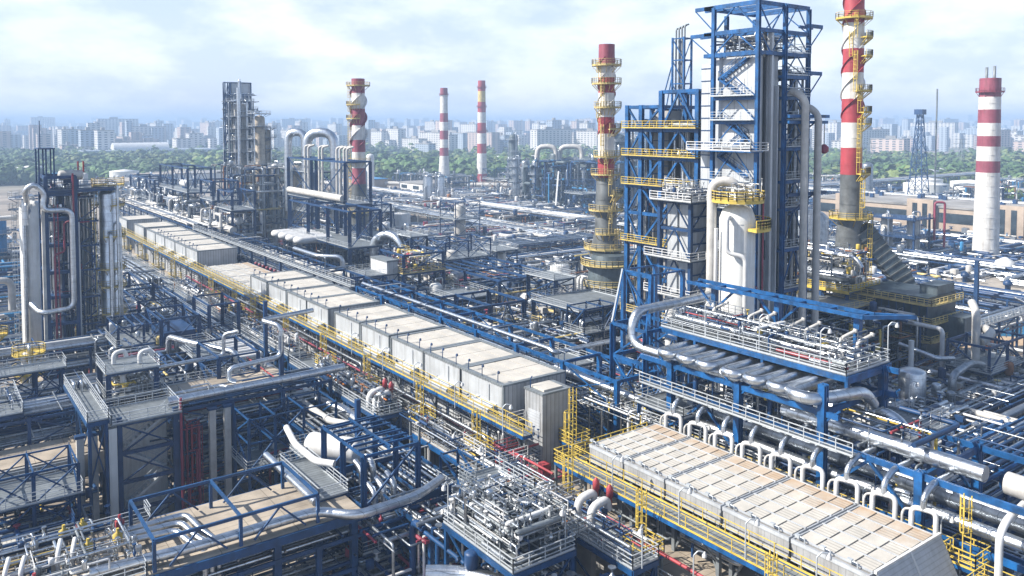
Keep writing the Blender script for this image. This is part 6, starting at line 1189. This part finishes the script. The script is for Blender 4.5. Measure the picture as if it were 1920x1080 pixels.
# more storeys of thin steel in the middle
for lb_, X_, Y_, Z_, dk, br in (('thin four storey navy frame behind the sixth near cooler house', [70, 73.5, 77], [142, 149], [0, 4, 8, 12, 15.5], (4,), 'X'), ('thin navy frame with railed top left of the grey decked frame', [80, 84, 88], [126, 134], [0, 4, 8, 12.5], (3,), 'D'), ('thin tall navy frame beside the silver swan neck', [90, 94], [160, 170], [0, 5, 10, 15, 19.5], (2, 4), 'X'), ('thin navy frame of stacked floors behind the third near cooler house', [68.5, 72, 76], [84.5, 90.5], [0, 4, 8, 11.5], (3,), 'D'),
    ('thin navy frame right of the ringed white duct', [103, 107, 111], [127, 135], [0, 4, 8, 12], (3,), 'X'), ('thin navy frame between ringed duct and cone topped tanks', [108, 113, 118], [140, 150], [0, 4, 8.5], (2,), 'D'), ('thin blue frame of upright lines below the lower blue tower', [84, 88, 91], [95, 99], [0, 4, 8, 12, 16], (3,), 'D'), ('thin open navy frame before the middle distance racks', [118, 124, 130], [172, 180], [0, 4.5, 9], (), 'X'),
    ('thin navy frame with hazy deck left of the lone tank', [112, 118, 124], [232, 244], [0, 6, 12, 17], (3,), 'X'), ('tall thin navy frame behind the finned stack with grey base', [118, 124], [240, 252], [0, 7, 14, 21], (2,), 'X'), ('thin navy frame behind the furnace drum platform', [146, 152], [92, 100], [0, 5, 10, 14], (3,), 'X'), ('tall open navy frame of six bays beyond the grey decked frame', [94, 100, 106], [152, 160], [0, 5, 10, 15, 19], (3,), 'X'), ('tall thin navy frame left of the cone topped tanks', [112, 118], [158, 166], [0, 5, 10, 14.5], (3,), 'D'), ('tall hazy navy frame standing among the receding racks', [150, 160], [236, 246], [0, 6, 12, 18], (2,), 'X'), ('tall hazy blue frame in front of the dark far columns', [236, 246], [268, 280], [0, 7, 14, 20], (2,), 'X'), ('dense dark frame just behind the bright red far chimney foot', [300, 312], [400, 412], [0, 7, 14, 22], (2,), 'X'), ('tall hazy frame between the slender chimneys', [268, 278], [380, 392], [0, 7, 13, 19], (2,), 'D'), ('thin navy frame with upright lines before the spiral finned stack', [92, 96.5], [112, 120], [0, 4.5, 9, 13.5, 17], (4,), 'D'), ('thin navy frame left of the twin stained columns', [222, 230], [134, 142], [0, 5, 10, 15], (2,), 'X')):
    frame(lb_, X_, Y_, Z_, 'navy', .28, .24, dk, 'rail', br, seed=int(X_[0]))
for i, (x, y, r, h) in enumerate([(98, 156, 1.2, 16), (104, 157, 1.5, 13), (116, 162, 1.2, 13), (155, 241, 2, 16), (74, 134, 1.0, 11), (83, 138, 1.3, 13), (86, 120, .9, 10), (107, 131, 1.2, 12), (114, 146, 1.5, 10), (92, 156, 1.1, 14), (121, 176, 1.4, 11), (76, 88, .8, 9), (116, 236, 2, 17), (104, 176, 1.6, 14), (110, 210, 1.8, 16)]):
    t = thing('upright_vessel', 'pale upright vessel among the middle frames, %s going out from the cooler houses' % ORD[i], 'vessel', (x, y, 0), 'pale upright vessels among the middle frames'); M().vessel((x, y, 2), (x, y, h), r, 14).build('shell', ['cream', 'silver2', 'tankw'][i % 3], t); M().lathe(x, y, [(0, r*.95), (2, r*.95)], 14).build('skirt', 'grate', t); m = M(); m.tube([(x, y, h+r*.5), (x, y, h+r*.5+.8), (x+r+.3, y, h+r*.5+.8), (x+r+.3, y, 1)], .12, 6, .3); m.build('side_pipe', 'silver', t)
# tanks and long racks of the middle distance
tank('lone white storage tank beyond the navy frames', 152, 279, 4.0, 0, 10.2)
tank('white cone topped tank beside the ringed duct, tallest of three', 134.8, 162, 2.5, 0, 8.2); tank('white cone topped tank beside the ringed duct, farther of three', 125.5, 168, 2.2, 0, 6.6); tank('white cone topped tank beside the ringed duct, nearest the round furnace', 127, 155.5, 2.2, 0, 5.6)
rack('long pipe rack crossing the middle distance toward the spiral finned stack', 'x', 106, 186, 196, 204, [5, 8], 9, 'navy', 0, seed=131, plabel='long middle distance rack', rr=(.25, .6), stuffed=False)
rack('second long pipe rack crossing just before the first', 'x', 104, 178, 186, 191, [6], 9, 'navy', 0, seed=132, plabel='second middle distance rack', rr=(.25, .55))
rack('long rack receding past the lone white tank', 'y', 200, 470, 178, 190, [5.5], 12, 'grate', 0, seed=133, plabel='rack receding past the lone tank', rr=(.3, .8), brace=False, stuffed=True)
rack('long rack receding toward the slender chimneys', 'y', 205, 520, 214, 226, [6], 14, 'navy', 0, seed=134, plabel='rack receding toward the slender chimneys', rr=(.35, .9), brace=False, stuffed=True)
rack('hazy rack crossing before the dark far columns', 'x', 190, 300, 226, 232, [6, 9], 11, 'navy', 0, seed=135, plabel='rack before the dark far columns', rr=(.3, .7), stuffed=True)
rack('dark blue rack in front of the low white sheds', 'y', 60, 124, 192, 200, [4, 6.5], 9, 'navy', 0, seed=136, plabel='dark rack before the low sheds', rr=(.3, .5), stuffed=True, dark=True)
rack('navy rack along the foot of the broad white chimney', 'y', 84, 190, 226, 236, [4, 7], 10, 'navy', 0, seed=137, plabel='rack at the broad white chimney', rr=(.3, .6), stuffed=True, dark=True)
rack('long rusty edged rack in front of the beige hall', 'y', 60, 260, 286, 291, [6], 12, 'navy', 0, seed=138, plabel='rack before the beige hall', rr=(.3, .6), brace=False, stuffed=True)
rack('far pipe bridge beyond the beige hall', 'y', 60, 330, 392, 400, [9], 16, 'navy', 0, seed=139, plabel='far bridge beyond the beige hall', rr=(.4, .9), brace=False, stuffed=True)
rack('second far pipe bridge near the white tank farm', 'x', 360, 640, 268, 276, [9], 16, 'navy', 0, seed=140, plabel='far bridge near the tank farm', rr=(.4, .9), brace=False, stuffed=True)
rack('pipe bridge with tan lines reaching from the furnace to the sheds', 'x', 138, 176, 66.8, 70.6, [6.4, 8.8], 7, 'navy', 0, seed=141, plabel='bridge from the furnace', rr=(.15, .4), walkway=1)
rack('low trestle across the sandy ground', 'y', 40, 96, 189, 192, [3], 8, 'navy', 0, seed=142, plabel='low trestle on the sand', rr=(.2, .35), brace=False)
pipe([(250, 520, 4), (330, 430, 4), (420, 400, 4)], 1.4, 'long pale buried looking line running past the slender chimney', 'cream', None, 12)
frame('navy legged frame with hoppers at the bend of the low trestle', [127, 133, 139], [54, 60], [0, 4, 8, 12], 'navy', .5, .4, (2,), 'rail', 'D', seed=117)
pipe([(139, 60, 12), (136, 57.5, 12.2), (133.5, 58, 11)], .7, 'fat pale grey hooked pipe on the navy legged frame', 'cream', None, 14, 1.2); pipe([(133, 58.6, 0), (133, 58.6, 15.6), (135.4, 60.4, 16.6)], .62, 'tall grey goose necked pipe in front of the sand', 'cream', None, 14, 1.4)
pipe([(118, 55, 2), (118, 55, 9.4), (124, 55.4, 10), (128, 55.4, 9)], .55, 'grey hooked pipe left of the navy legged frame', 'silver2', None, 14, 1.4)
t = thing('upright_vessel', 'shiny upright drum in a navy cradle right of the valve deck', 'vessel', (110, 57, 0)); M().vessel((110, 56.6, 4.5), (110, 56.6, 11), 1.75, 20, .3).build('shell', 'silver', t); m = M(); [m.beam((110+i*2, 56.6+j*2, 0), (110+i*2, 56.6+j*2, 7.4), .35) for i in (-1, 1) for j in (-1, 1)]; m.beam((108, 54.6, 7.2), (112, 54.6, 7.2), .3); m.beam((108, 58.6, 7.2), (112, 58.6, 7.2), .3); m.beam((108, 54.6, 7.2), (108, 58.6, 7.2), .3); m.build('cradle_frame', 'navy', t)
pipe([(120, 62, 12.6), (120, 62, 6), (108, 60, 5.6)], .4, 'white line hanging under the furnace corner', 'white', None, 12, 1); pipe([(129, 68, 13), (129, 61.8, 13), (129, 61.8, 2)], .35, 'tall thin white pipe at the furnace corner', 'white', None, 12, .8); pipe([(124, 66, 10.5), (124, 60, 9.6), (127.5, 59.4, 9.2)], .4, 'silver line sloping across the furnace foot', 'silver', None, 12, .8)
tangle('low crowded pipework between the furnace and the navy legged frame', 112, 50, .5, 142, 66, 7, 260, 143, (.1, .4), mats=('silver', 'silver2', 'navy', 'cream', 'rust', 'paleyel', 'white'), wts=(5, 5, 6, 3, 2, 1, 3), valves=150)
tangle('dim pipework between the railed deck and the navy cable rack', 76, 42, .5, 112, 60, 8, 280, 144, (.1, .4), mats=('silver', 'silver2', 'navy', 'cream', 'blue', 'white'), wts=(4, 5, 7, 2, 4, 2), valves=120)
pipe([(150, 79, 7), (150, 47, 6.6)], .3, 'thin pale line on trestles at the edge of the sand', 'white', None, 10)
pipe([(112, 46.6, 6.6), (175, 46.8, 6.6)], .6, 'fat grey main beside the navy cable rack', 'silver2', None, 14)
# excavator, fence, shrub on the sandy yard
t = thing('fence', 'curving sky blue sheet fence around the sandy yard', 'fence', (170, 80, 0)); fp = [(152, 76), (162, 80), (172, 82), (182, 80), (188, 74), (194, 66)]
for a, b in zip(fp, fp[1:]): M().beam((*a, 1.3), (*b, 1.3), .12, 2.6).build('panel', 'sky', t)
[M().beam((*a, 0), (*a, 2.8), .2).build('post', 'navy', t) for a in fp]
t = thing('excavator', 'orange tracked excavator with raised arm on the sandy yard', 'excavator', (171, 73, 0))
for y in (71.6, 74.2): M().box(169.2, y-.35, 0, 172.8, y+.35, .95).build('track', 'black', t)
M().box(169.6, 71.7, .95, 172.6, 74.1, 2.3).build('body', 'orange', t); M().box(169.8, 73, 2.3, 171.2, 74.1, 3.5).build('cab', 'glass', t); m = M(); m.beam((170, 72.4, 2), (167.2, 71.6, 4.8), .5, .6); m.beam((167.2, 71.6, 4.8), (165.4, 71.1, 2.4), .4, .5); m.box(164.8, 70.6, 1.4, 165.9, 71.7, 2.5); m.build('boom', 'orange', t)
# low white sheds
def shed(label, x0, y0, x1, y1, h, wall='wcorr', roof='wroof', cat='shed', name='shed', win=0, group=None, z=0):
    t = thing(name, label, cat, ((x0+x1)/2, (y0+y1)/2, 0), group); M().box(x0, y0, z, x1, y1, h).build('wall', wall, t); M().box(x0-.5, y0-.5, h, x1+.5, y1+.5, h+.45).build('roof', roof, t)
    for i in range(win):
        y = y0+(y1-y0)*(i+.3)/win; M().box(x0-.12, y, h*.4, x0-.02, y+(y1-y0)/win*.5, h*.78).build('window', 'glass', t)
    if win: M().box(x0-.1, y0+.8, 0, x0-.02, y0+2.6, 2.6).build('door', 'navy', t)
    return t
shed('long low pale shed behind the dark blue rack, with grey flat roof', 202, 62, 224, 100, 5.5, 'white', 'wroof', win=7)
shed('lower pale shed stepping out from the long one', 190.5, 101, 214, 128, 4.6, 'white', 'wroof', win=5)
shed('small pale shed with vents at the right edge behind the sand', 186, 44, 204, 60, 6, 'white', 'wroof', win=3)
for i, (x, y) in enumerate([(206, 84), (212, 72), (209, 95), (200, 112)]): t = thing('roof_vent', 'dark mushroom vent on the pale shed roofs, %s from the long shed end' % ORD[i], 'vent', (x, y, 5.4), 'dark vents on the pale shed roofs'); M().lathe(x, y, [(4.9, .6), (7.2, .6), (7.3, 1.0), (8, 1.0), (8.5, .3)], 10).build('cowl', 'navy', t); M().box(x-.8, y-.8, 4.9, x+.8, y+.8, 5.99).build('kerb', 'grate', t)
t = thing('steel_post', 'tall lone navy post rising from the pale sheds', 'post', (203.5, 86, 0)); M().beam((188, 83, 0), (188, 83, 15), .8).build('shaft', 'navy', t); M().box(187, 82, 0, 189, 84, .3).build('base_plate', 'navy', t)
# beige hall
t = thing('factory_hall', 'long beige hall with stair towers and rows of broken dark windows', 'hall', (325, 140, 0)); M().box(310, 60, 0, 345, 204, 13.6).build('wall', 'beige', t); M().box(309.6, 59.6, 13.6, 345.4, 204.4, 14.2).build('roof', 'roofg', t)
for y in (88, 121, 152, 182):
    M().box(307.6, y, 0, 309.98, y+10, 16.4).build('stair_shaft', 'beige', t)
    for dy in (2.2, 6): M().box(307.45, y+dy, 2, 307.58, y+dy+1.8, 15).build('window', 'glass', t)
y = 60
for y0, y1 in ((62, 87), (99, 120), (132, 151), (163, 181), (193, 203)):
    for z0, z1 in ((2.2, 5.4), (8.2, 11.8)): M().box(309.8, y0, z0, 309.97, y1, z1).build('window', 'glass', t)
rv = random.Random(2); [M().box(x, yy, 14.2, x+1.4, yy+1.4, 15.8).build('roof_vent', 'navy', t) for x, yy in [(rv.uniform(312, 343), rv.uniform(62, 200)) for _ in range(26)]]
t = thing('column_stand', 'twin stained columns in a dark platform frame before the beige hall', 'steel structure', (236, 129, 0)); m = M(); [m.beam((x, y, 0), (x, y, 18), .5) for x in (238, 247) for y in (123, 136)]; m.build('post_frame', 'navy', t)
for z in (6, 11, 16.4): m = M(); m.box(237, 122, z, 248, 137, z+.25); p = m.build('platform', 'navy', t); m = M(); m.rails([(237, 137, z+.2), (237, 122, z+.2), (248, 122, z+.2)], r=.12); m.build('railing', 'navy', p)
column_tower('stained silver column before the beige hall, left of the pair', 241, 133, 1.7, 0, 17.5, 'cream', (), 'rail', 18, group=None); column_tower('stained silver column before the beige hall, right of the pair', 244, 126.5, 1.7, 0, 17.5, 'cream', (), 'rail', 19)
pipe([(247, 121.5, 10), (247, 121.5, 21.5), (249, 119.5, 21.5), (249, 119.5, 8)], .35, 'dark square arched pipe before the beige hall', 'maroon', None, 8, .8)
column_tower('ribbed grey silo behind the tallest striped stack', 196, 130, 5, 0, 22, 'silver2', (), 'rail', 20, riser=False, name='silo', cat='silo')
t = thing('steel_drum', 'white sphere vessel beside the broad white chimney', 'vessel', (232, 96, 4)); M().lathe(231, 95, [(5.0, .2), (5.5, 1.8), (7.2, 2.8), (9, 2.2), (10, .3)], 16).build('shell', 'white', t); m = M(); [m.beam((231+a, 95+b, 0), (231+a, 95+b, 6), .3) for a in (-2, 2) for b in (-2, 2)]; m.build('legs_frame', 'navy', t)
for i, (x, y) in enumerate([(234, 89), (232, 84), (224, 78)]): pipe([(x, y, 4), (x, y, 13-i*2), (x+3, y-3, 13-i*2), (x+3, y-3, 6)], .8, 'fat white arched pipe right of the broad white chimney, %s from it' % ORD[i], 'white', 'fat white arched pipes', 12, 1.6)
tangle('low piping around the foot of the broad white chimney', 210, 62, .5, 262, 150, 7, 300, 145, (.2, .6), mats=('silver', 'white', 'navy', 'sky', 'cream', 'mblue', 'silver2'), wts=(4, 3, 6, .4, 2, 3, 5), valves=160)
tangle('blue and silver piping in front of the beige hall', 262, 62, .5, 306, 240, 7, 260, 146, (.25, .7), mats=('silver', 'white', 'navy', 'sky', 'cream', 'mblue', 'silver2'), wts=(4, 2, 5, .8, 2, 6, 5), valves=160)
tangle('low pipework beyond the tallest striped stack', 150, 98, .5, 210, 180, 7, 300, 147, (.2, .6), mats=('silver', 'white', 'navy', 'paleyel', 'cream', 'rust'), wts=(4, 4, 6, 2, 3, 2), valves=180)
# dark far columns cluster
for i, (x, y, r, h, pl, mk) in enumerate([(286, 320, 6, 28, (8, 14, 20, 26), 'duct'), (293, 306, 4.2, 40, (12, 20, 28, 36), 'duct'), (300, 300, 3, 38, (14, 26), 'duct'), (268, 342, 2.4, 26, (10, 18), 'silver2'), (276, 336, 2.8, 30, (8, 16, 24), 'duct')]):
    column_tower('hazy dark column left of the spiral finned stack, %s counted from the broadest' % ORD[i], x, y, r, 0, h, mk, pl, 'rail', 30+i, rpl=2)
for i, (x, y, s) in enumerate([(272, 338, 6), (282, 330, 7)]): pipe([(x-s*.6, y+s*.6, 12), (x-s*.6, y+s*.6, 33), (x+s*.6, y-s*.6, 33), (x+s*.6, y-s*.6, 12)], 1.3, 'great hazy inverted pipe loop in the far dark cluster, %s of two' % ORD[i], 'cream', 'hazy loops in the far cluster', 12, 4)
tangle('hazy pipework of the far dark column cluster', 262, 296, 1, 304, 350, 26, 260, 148, (.3, .8), mats=('navy', 'duct', 'silver2', 'sky'), wts=(6, 4, 3, 2), valves=160)
column_tower('slim banded far column left of the dark cluster', 262, 352, 1.9, 0, 27, 'silver2', (6, 10, 14, 18, 22, 26), 'rail', 41, rpl=1.8); column_tower('tall dark far column right of the bright red far chimney', 330, 446, 3, 0, 38, 'duct', (10, 18, 26, 34), 'rail', 42, rpl=2.4); column_tower('silver twin far column beside the receding rack, left one', 216, 366, 2.1, 0, 19, 'silver', (18,), 'rail', 43); column_tower('silver twin far column beside the receding rack, right one', 221, 362, 2.1, 0, 19, 'silver', (18,), 'rail', 44); column_tower('lone pale far column left of the slender chimneys', 248, 496, 2.6, 0, 25, 'white', (), 'rail', 45, riser=False)
t = thing('guyed_mast', 'leaning pale pole in the middle distance', 'mast', (243, 300, 0)); M().beam((243, 296, 0), (252, 304, 22), .7).build('pole', 'white', t); M().box(241.5, 294.5, 0, 244.5, 297.5, .6).build('base', 'conc2', t)
# random far process blocks, sheds and tanks
rnd = random.Random(7)
def px_of(x, y):
    th = math.atan2(x, y)-R(36.4); return 960+1535*math.tan(th)
def place(x, y):
    p = px_of(x, y)
    for lim, s in ((250, 'behind the tall silver column'), (520, 'behind the clustered columns'), (760, 'near the finned stack on its grey base'), (870, 'near the slender purple banded chimney'), (1010, 'near the bright red far chimney'), (1140, 'around the dark far columns'), (1340, 'behind the blue towers'), (1560, 'between the tall tower and striped stack'), (1800, 'beyond the beige hall'), (3000, 'beside the broad white chimney')):
        if p < lim: return s
occ = []
def far_spot(y0, y1, xs=None):
    for _ in range(200):
        p = rnd.uniform(-20, 1940); d = rnd.uniform(y0, y1); th = R(36.4)+math.atan((p-960)/1535); x, y = d*math.sin(th), d*math.cos(th)
        if (176 < x < 240 and y > 195) or (300 < x < 352 and 50 < y < 215) or x < 78: continue
        if any((x-a)**2+(y-b)**2 < 26**2 for a, b in occ): continue
        occ.append((x, y)); return x, y
    return None
occ += [(302.7, 490.9), (360, 528), (286, 320), (300, 300), (330, 446), (257, 111), (152, 279), (196, 130), (218, 364), (398, 204)]
for i in range(46):
    s = far_spot(300, 640)
    if not s: continue
    x, y = s; a, b = rnd.uniform(8, 16), rnd.uniform(8, 16); h = rnd.uniform(6, 15); k = rnd.random()
    if k < .6:
        lb = 'hazy open process frame %s' % place(x, y)
        frame(lb, [x, x+a], [y, y+b/2, y+b], [0, h*.5, h], rnd.choice(['navy', 'navy', 'sky', 'grate']), .6, .5, (2,) if rnd.random() < .5 else (), 'rail', rnd.choice(['X', 'D', None]), seed=i, group=lb)
        tangle('hazy pipework inside a far process frame %s' % place(x, y), x-6, y-6, .5, x+a+6, y+b+6, h, 60, 200+i, (.2, .6), mats=('silver', 'silver2', 'navy', 'white', 'cream', 'rust', 'sky'), wts=(5, 5, 6, 3, 3, 1, 3), valves=50)
    elif k < .8:
        lb = 'far upright column %s' % place(x, y); column_tower(lb, x, y, rnd.uniform(1.5, 3), 0, rnd.uniform(14, 28), rnd.choice(['silver2', 'cream', 'duct']), (rnd.uniform(8, 12),), 'rail', i, group=lb, riser=False)
        tangle('hazy low pipework %s' % place(x, y), x-14, y-14, .5, x+14, y+14, 7, 70, 300+i, (.25, .6), mats=('silver', 'silver2', 'navy', 'white', 'cream'), wts=(5, 5, 6, 3, 3), valves=50)
    else:
        lb = 'far low flat roofed building %s' % place(x, y); shed(lb, x, y, x+a*1.6, y+b*1.8, h*.6, rnd.choice(['wcorr', 'beige', 'sky', 'white']), rnd.choice(['wroof', 'roofg', 'wroof']), group=lb, win=3, name='building', cat='building')
for i in range(60):
    s = far_spot(520, 900)
    if not s: continue
    x, y = s
    if px_of(x, y) > 1450 and rnd.random() < .7 or rnd.random() < .2:
        lb = 'squat white far storage tank %s' % place(x, y); t = thing('storage_tank', lb, 'tank', (x, y, 0), lb); r = rnd.uniform(8, 13); h = rnd.uniform(7, 11); M().lathe(x, y, [(0, r), (h, r)], 24).build('shell', 'tankw', t); M().lathe(x, y, [(h+.02, r*1.01), (h+.3, r*1.01), (h+1.6, .05)], 24).build('roof', 'tankw', t)
    else:
        lb = 'far pale works building %s' % place(x, y); a, b = rnd.uniform(14, 40), rnd.uniform(14, 40); shed(lb, x, y, x+a, y+b, rnd.uniform(4, 9), rnd.choice(['wcorr', 'beige', 'sky', 'white', 'white']), rnd.choice(['wroof', 'roofg', 'sky', 'wroof']), group=lb, win=2, name='building', cat='building')
for i, (px, d, n) in enumerate([(1600, 420, 5), (1700, 460, 5), (1570, 560, 5), (1860, 480, 5)]):
    th = R(36.4)+math.atan((px-960)/1535); x, y = d*math.sin(th), d*math.cos(th)
    tangle('low blue and silver far pipework %s' % place(x, y), x-50, y-40, .5, x+50, y+40, 6, 240, 400+i, (.3, .8), mats=('silver', 'sky', 'navy', 'white', 'cream', 'mblue', 'silver2'), wts=(4, .8, 5, 2, 3, 5, 4), valves=160)
for i, (px, d) in enumerate([(620, 400), (700, 460), (860, 420), (960, 380), (1060, 300), (1010, 260), (840, 300), (900, 470)]):
    th = R(36.4)+math.atan((px-960)/1535); x, y = d*math.sin(th), d*math.cos(th)
    tangle('low silver and tan far pipework %s, patch %s' % (place(x, y), ORD[i]), x-32, y-28, .4, x+32, y+28, 6, 200, 420+i, (.2, .6), mats=('silver', 'silver2', 'navy', 'white', 'cream', 'rust', 'maroon'), wts=(5, 4, 6, 4, 5, 1, 1), valves=200)
# lattice tower and pylons
t = thing('lattice_tower', 'slim dark lattice flare tower with thin pole in front of the flats', 'tower', (398, 204, 0)); m = M()
zz = lin(0, 50, 9); 
for i, (u, v) in enumerate(zip(zz, zz[1:])):
    wu, wv2 = 4.2-3.2*u/50, 4.2-3.2*v/50
    c = [(398+a*wu, 204+b*wu) for a, b in ((-1, -1), (1, -1), (1, 1), (-1, 1))]; d = [(398+a*wv2, 204+b*wv2) for a, b in ((-1, -1), (1, -1), (1, 1), (-1, 1))]
    for j in range(4): k = (j+1) % 4; m.beam((*c[j], u), (*d[j], v), .34); m.beam((*c[j], u), (*d[k], v), .2); m.beam((*c[k], u), (*d[j], v), .2); m.beam((*d[j], v), (*d[k], v), .22)
m.build('lattice', 'mblue', t); M().tube([(404, 199, 0), (404, 199, 62)], .4, 8).build('flare_pole', 'grate', t); M().box(396, 202, 49.5, 400, 206, 52).build('head_platform', 'navy', t)
pr = thing('pylon', 'grey lattice power pylon among the far trees', 'pylon', (560, 560, 0), 'power pylons among the far trees'); m = M()
for a, b in ((-3, -3), (3, -3), (3, 3), (-3, 3)): m.beam((560+a, 560+b, 0), (560+a*.2, 560+b*.2, 30), .35)
for z in range(0, 28, 4): q = 3*(1-z/34.); q2 = 3*(1-(z+4)/34.); m.beam((560-q, 560-q, z), (560+q2, 560-q2, z+4), .2); m.beam((560-q, 560+q, z), (560-q2, 560-q2, z+4), .2)
m.build('lattice', 'grate', pr); m = M(); [m.beam((560-w2, 560+w2, z), (560+w2, 560-w2, z), .4) for z, w2 in ((22, 6), (26, 5), (30, 4))]; m.build('cross_arm', 'grate', pr)
for x, y in ((520, 600), (600, 520), (650, 480), (470, 640), (745, 430), (820, 380)): copy_tree(pr, x-560, y-560, 0)
# ------------------------------------------------------------ city
fl = ['flat0', 'flat0', 'flat1', 'flat2', 'flat0']
def block(x, y, w_, d_, h, mk, lb):
    t = thing('apartment_block', lb, 'apartment block', (x, y, 0), lb); M().box(x, y, 0, x+w_, y+d_, h).build('wall', mk, t)
    m = M(); m.box(x-.4, y-.4, h, x+w_+.4, y+d_+.4, h+1); m.box(x+w_*.3, y+d_*.3, h+1, x+w_*.5, y+d_*.6, h+4.5); m.build('roof', 'roofg', t)
rnd = random.Random(19); n = 0
while n < 290:
    p = rnd.uniform(-60, 1980); d = 1150+2600*rnd.random()**1.5; th = R(36.4)+math.atan((p-960)/1535); x, y = d*math.sin(th), d*math.cos(th)
    k = rnd.random(); tall = rnd.random() < (.45 if p < 1250 else .25)
    h = rnd.uniform(38, 52)+max(0, (d-1500)*.009) if tall else rnd.uniform(14, 34)
    if d < 1350: h = min(h, 36)
    w_, d_ = (rnd.uniform(14, 24), rnd.uniform(14, 24)) if k < .5 else ((rnd.uniform(36, 90), rnd.uniform(12, 16)) if k < .7 else (rnd.uniform(12, 16), rnd.uniform(36, 90)))
    mk = rnd.choice(fl); shade = {'flat0': 'pale', 'flat1': 'pinkish', 'flat2': 'blue grey'}[mk]
    block(x, y, w_, d_, h, mk, '%s %s far flats %s' % ('tall' if tall else 'low', shade, place(x, y).replace('behind', 'on the skyline behind').replace('near ', 'on the skyline near ').replace('beyond', 'on the skyline beyond').replace('around', 'on the skyline around').replace('between', 'on the skyline between').replace('beside', 'on the skyline beside'))); n += 1
m = M(); rs = random.Random(5)
for _ in range(2600):
    p = rs.uniform(-80, 2000); d = rs.uniform(1350, 2600) if _ < 500 else rs.uniform(2600, 9000); th = R(36.4)+math.atan((p-960)/1535); x, y = d*math.sin(th), d*math.cos(th); s = d/3000; h = rs.uniform(14, 40)+rs.random()**5*32*s
    m.m = rs.randrange(3); m.box(x, y, 0, x+rs.uniform(12, 40)*s, y+rs.uniform(12, 40)*s, h)
tag(m.build('city_mass', ['flat0', 'flat1', 'flat2']), 'hazy mass of city buildings fading into the horizon', 'city', None, 'stuff')
t = thing('sports_hall', 'wide low hall with white curved roof before the far flats at the left', 'hall', (230, 1130, 0)); M().box(170, 1100, 0, 330, 1160, 12).build('wall', 'flat2', t); m = M(); m.tube([(205, 1120, 8), (270, 1120, 8)], 13, 20); m.build('roof', 'white', t)
# ------------------------------------------------------------ trees
def crown(m, x, y, z, rx, rz, rn, n=26, s=1.6, mats=2):
    for _ in range(n):
        a = rn.uniform(0, 6.283); u = rn.uniform(-.7, 1); q = math.sqrt(max(0, 1-u*u))*rn.uniform(.55, 1.08); c = Vector((x+rx*q*math.cos(a), y+rx*q*math.sin(a), z+rz*u*rn.uniform(.7, 1.05)))
        nrm = Vector((q*math.cos(a), q*math.sin(a), u+.35)).normalized()+Vector((rn.uniform(-.5, .5), rn.uniform(-.5, .5), rn.uniform(-.3, .5))); nrm.normalize()
        t1 = nrm.cross(Vector((0, 0, 1))); t1 = (t1 if t1.length > .1 else Vector((1, 0, 0))).normalized(); t2 = nrm.cross(t1); e = s*rn.uniform(.6, 1.2); m.m = rn.randrange(mats)
        p = [c+t1*e*math.cos(k*1.047)*rn.uniform(.7, 1.1)+t2*e*math.sin(k*1.047)*rn.uniform(.7, 1.1)+nrm*rn.uniform(-.2, .3)*e for k in range(6)]
        m.add([tuple(v) for v in p]+[tuple(c+nrm*e*.45)], [(i, (i+1) % 6, 6) for i in range(6)])
rn = random.Random(77); m = M(); trees = 0
while trees < 4600:
    p = rn.uniform(-60, 1980); d = 640+640*rn.random(); 
    if p < 500: d = rn.uniform(700, 1400)
    th = R(36.4)+math.atan((p-960)/1535); x, y = d*math.sin(th), d*math.cos(th)
    nz = math.sin(x*.013+1)*math.cos(y*.017)+math.sin((x+y)*.007)
    if nz < -.1 and rn.random() < .92: continue
    h = rn.uniform(5, 10)+rn.random()**3*8; r = rn.uniform(3, 8.5); m2n = 1 if math.sin(x*.021)+math.cos(y*.016+x*.01) > .2 else 2; crown(m, x, y, h*.6, r, h*.45, rn, 15, r*.5, m2n); trees += 1
tag(m.build('woodland', ['leaf', 'leaf2']), 'belt of green trees between the works and the city', 'woodland', None, 'stuff')
def tree(label, x, y, h, r, seed, mk=('leaf', 'leaf2')):
    rr = random.Random(seed); t = thing('tree', label, 'tree', (x, y, 0)); q = M(); q.tube([(x, y, 0), (x+.2, y, h*.4), (x-.1, y+.2, h*.75)], h*.03, 7)
    for k in range(5): a = rr.uniform(0, 6.28); q.tube([(x, y, h*.35+.08*h*k), (x+r*.6*math.cos(a), y+r*.6*math.sin(a), h*.5+.08*h*k)], h*.012, 5)
    q.build('trunk', 'bark', t); c = M(); crown(c, x, y, h*.62, r, h*.42, rr, 260, r*.2); c.build('crown', list(mk), t)
for i, (px, d, lb) in enumerate([(1010, 640, 'round dark tree by the far field left of the dark columns'), (985, 700, 'second round tree beyond the bright red chimney'), (715, 660, 'dark tree right of the finned stack'), (1900, 150, 'small bright shrub tree at the edge of the sandy yard'), (1890, 480, 'tree cluster right of the broad white chimney'), (1245, 560, 'tree seen behind the lower blue tower')]):
    th = R(36.4)+math.atan((px-960)/1535); s = 1 if d > 200 else .3; tree(lb, d*math.sin(th), d*math.cos(th), 12*s+1, 7.5*s+.6, i)
# ------------------------------------------------------------ the air
hz = M(); hz.box(-9100, -3100, -2, 26100, 26100, 92); ho = hz.build('haze', []); tag(ho, None, None, None, 'stuff')
hm = bpy.data.materials.new('haze air'); hm.use_nodes = True; ht = hm.node_tree; ht.nodes.clear(); hv = N(ht, 'ShaderNodeVolumePrincipled'); hv.inputs['Color'].default_value = (.50, .70, 1.0, 1); hv.inputs['Density'].default_value = .0005; hv.inputs['Anisotropy'].default_value = 0
hout = N(ht, 'ShaderNodeOutputMaterial'); ht.links.new(hv.outputs[0], hout.inputs['Volume']); ho.data.materials.append(hm)
